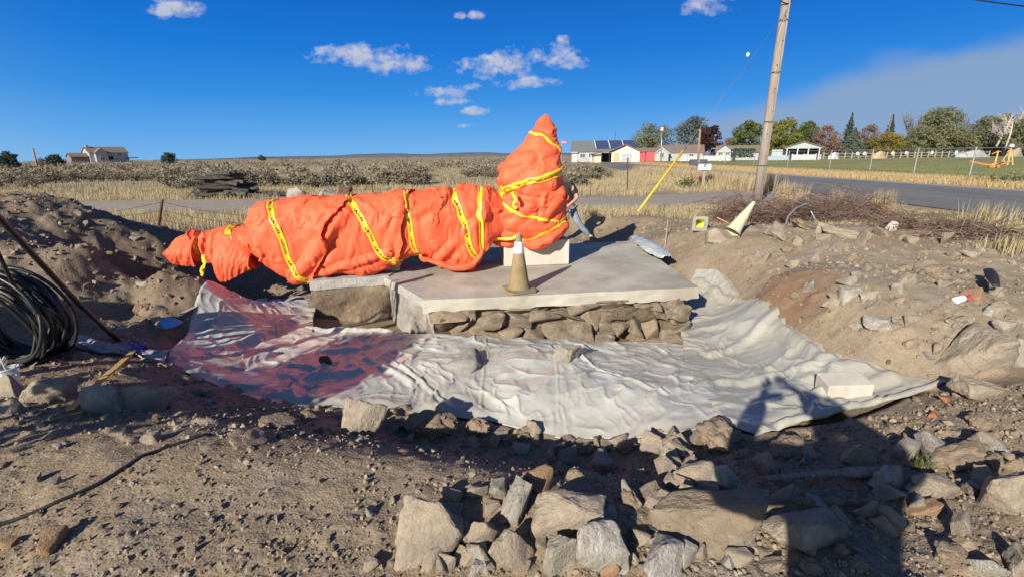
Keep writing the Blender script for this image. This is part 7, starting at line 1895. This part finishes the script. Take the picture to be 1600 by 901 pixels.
# clear plastic cup with a straw at the left edge
M_CUP = bpy.data.materials.new('clear_plastic'); M_CUP.use_nodes = True; b_ = M_CUP.node_tree.nodes['Principled BSDF']; b_.inputs['Base Color'].default_value = (.55, .55, .56, 1); b_.inputs['Alpha'].default_value = .45; b_.inputs['Roughness'].default_value = .15
q = hit(22, 608); q.z = zground(q.x, q.y) + .03
cu = thing('plastic_cup', 'clear plastic cup with a pale straw standing among stones at the left edge', 'cup', q); s = q.length / 720
MB().add(*lathe([(.001, 0), (.042, 0), (.062, .13), (.058, .13), (.039, .006)], 24)).build('cup_wall', M_CUP, cu, True); MB().add(*lathe([(.060, .128), (.066, .13), (.066, .137), (.060, .139)], 24)).build('rim', M_TRIM, cu, True); MB().tube([(.0, 0, .01), (-.05, .02, .24)], .004, 6).build('straw', M_TRIM, cu)
# grey stick in the photographer shadow
pts = [hit(1190, 762), hit(1250, 756), hit(1310, 752), hit(1380, 752)]; pts = [Vector((p.x, p.y, zground(p.x, p.y) + .05)) for p in pts]
tag(MB().tube(catmull(pts, 5), [.016] * 6 + [.02] * 5 + [.03] * 5, 9).build('grey_stick', M_POLE, None, True), 'straight grey stick lying in the photographer shadow', 'stick')
# litter on the right bank
scrap([(1531, 438), (1543, 440), (1556, 452), (1558, 468), (1545, 466), (1534, 452)], .12, mat('black_rubber', (.02, .02, .022), (.035, .033, .03), scale=8, rough=.6), 'curled black rubber scrap on the right bank', 'rubber_scrap', 'rubber scrap', .07)
put(1527, 474, 32, 24, RS, 'yellowish stone beside the black rubber scrap', 84, big=False)
q = hit(1497, 474); q.z = zground(q.x, q.y) + .03; cn = thing('drink_can', 'crushed pale can left of the black rubber scrap', 'can', q, .4); cn.rotation_euler = (0, 1.45, .3)
MB().add(*lathe([(.001, -.055), (.028, -.055), (.033, -.045), (.030, 0), (.033, .045), (.027, .056), (.001, .056)], 20)).build('can_body', M_REFL, cn, True); MB().add(*lathe([(.0335, -.02), (.0315, 0), (.0335, .02)], 20)).build('can_label', M_REFL, cn, True)
scrap([(1506, 470), (1514, 468), (1518, 475), (1510, 478)], .05, M_RED, 'small reddish wrapper between the can and the yellowish stone', 'wrapper', 'wrapper', .02)
for (px, py, lab) in [(1478, 626, 'crumbled red brick piece at the end of the plastic'), (1463, 652, 'tiny red brick crumb below the plastic end')]:
    put(px, py, 18, 9, mat('red_brick', (.22, .085, .05), (.30, .13, .08), scale=6, rough=.9) if py == 626 else bpy.data.materials['red_brick'], lab, int(px), big=False, name='brick_piece', cat='brick')
# green weed sprig
p = hit(1432, 735); xs = rng.normal(p.x, .03, 60); o = blades('weed_sprig', xs, rng.normal(p.y, .03, 60), rng.uniform(.05, .14, 60), .006, .9, M_GRN); del o['kind']; tag(o, 'thin green weed sprig by the shadowed grey stone', 'weed')
# low shrub by the mailboxes
p = at(1073, 297, 22.5); sb = thing('green_shrub', 'small dark green shrub in the dry grass left of the mailboxes', 'shrub', (p.x, p.y, zground(p.x, p.y)))
cc_ = rng.normal(size=(380, 3)) * np.array([.28, .25, .16]) + np.array([0, 0, .22]); cc_[:, 2] = np.abs(cc_[:, 2]); ob('foliage', quads_mesh('foliage', cc_, .10, rng.uniform(0, 1, 380), leaf_mat('shrub_leaf', (.08, .09, .035), (.16, .17, .08))), None, sb)
p = at(1590, 288, 24.0)
sb = thing('dry_shrub', 'olive dry shrub at the right edge on the far verge of the road', 'shrub', (p.x, p.y, zground(p.x, p.y)))
cc_ = rng.normal(size=(900, 3)) * np.array([.8, .4, .13]) + np.array([0, 0, .15]); cc_[:, 2] = np.abs(cc_[:, 2]); ob('foliage', quads_mesh('foliage', cc_, .12, rng.uniform(0, 1, 900), L_COT), None, sb)
for k in range(9):
    q = hit(910 + 14 * k + rnd.uniform(-6, 6), 352 + rnd.uniform(-10, 14)); o = rock_obj('loose_stone', ROCKS[k], M_CLOD, (q.x, q.y, zground(q.x, q.y)), (.09, .08, .06), (0, 0, k)); tag(o, 'loose stone among the rubble and dug soil', 'stone', 'loose stones on the dug soil')
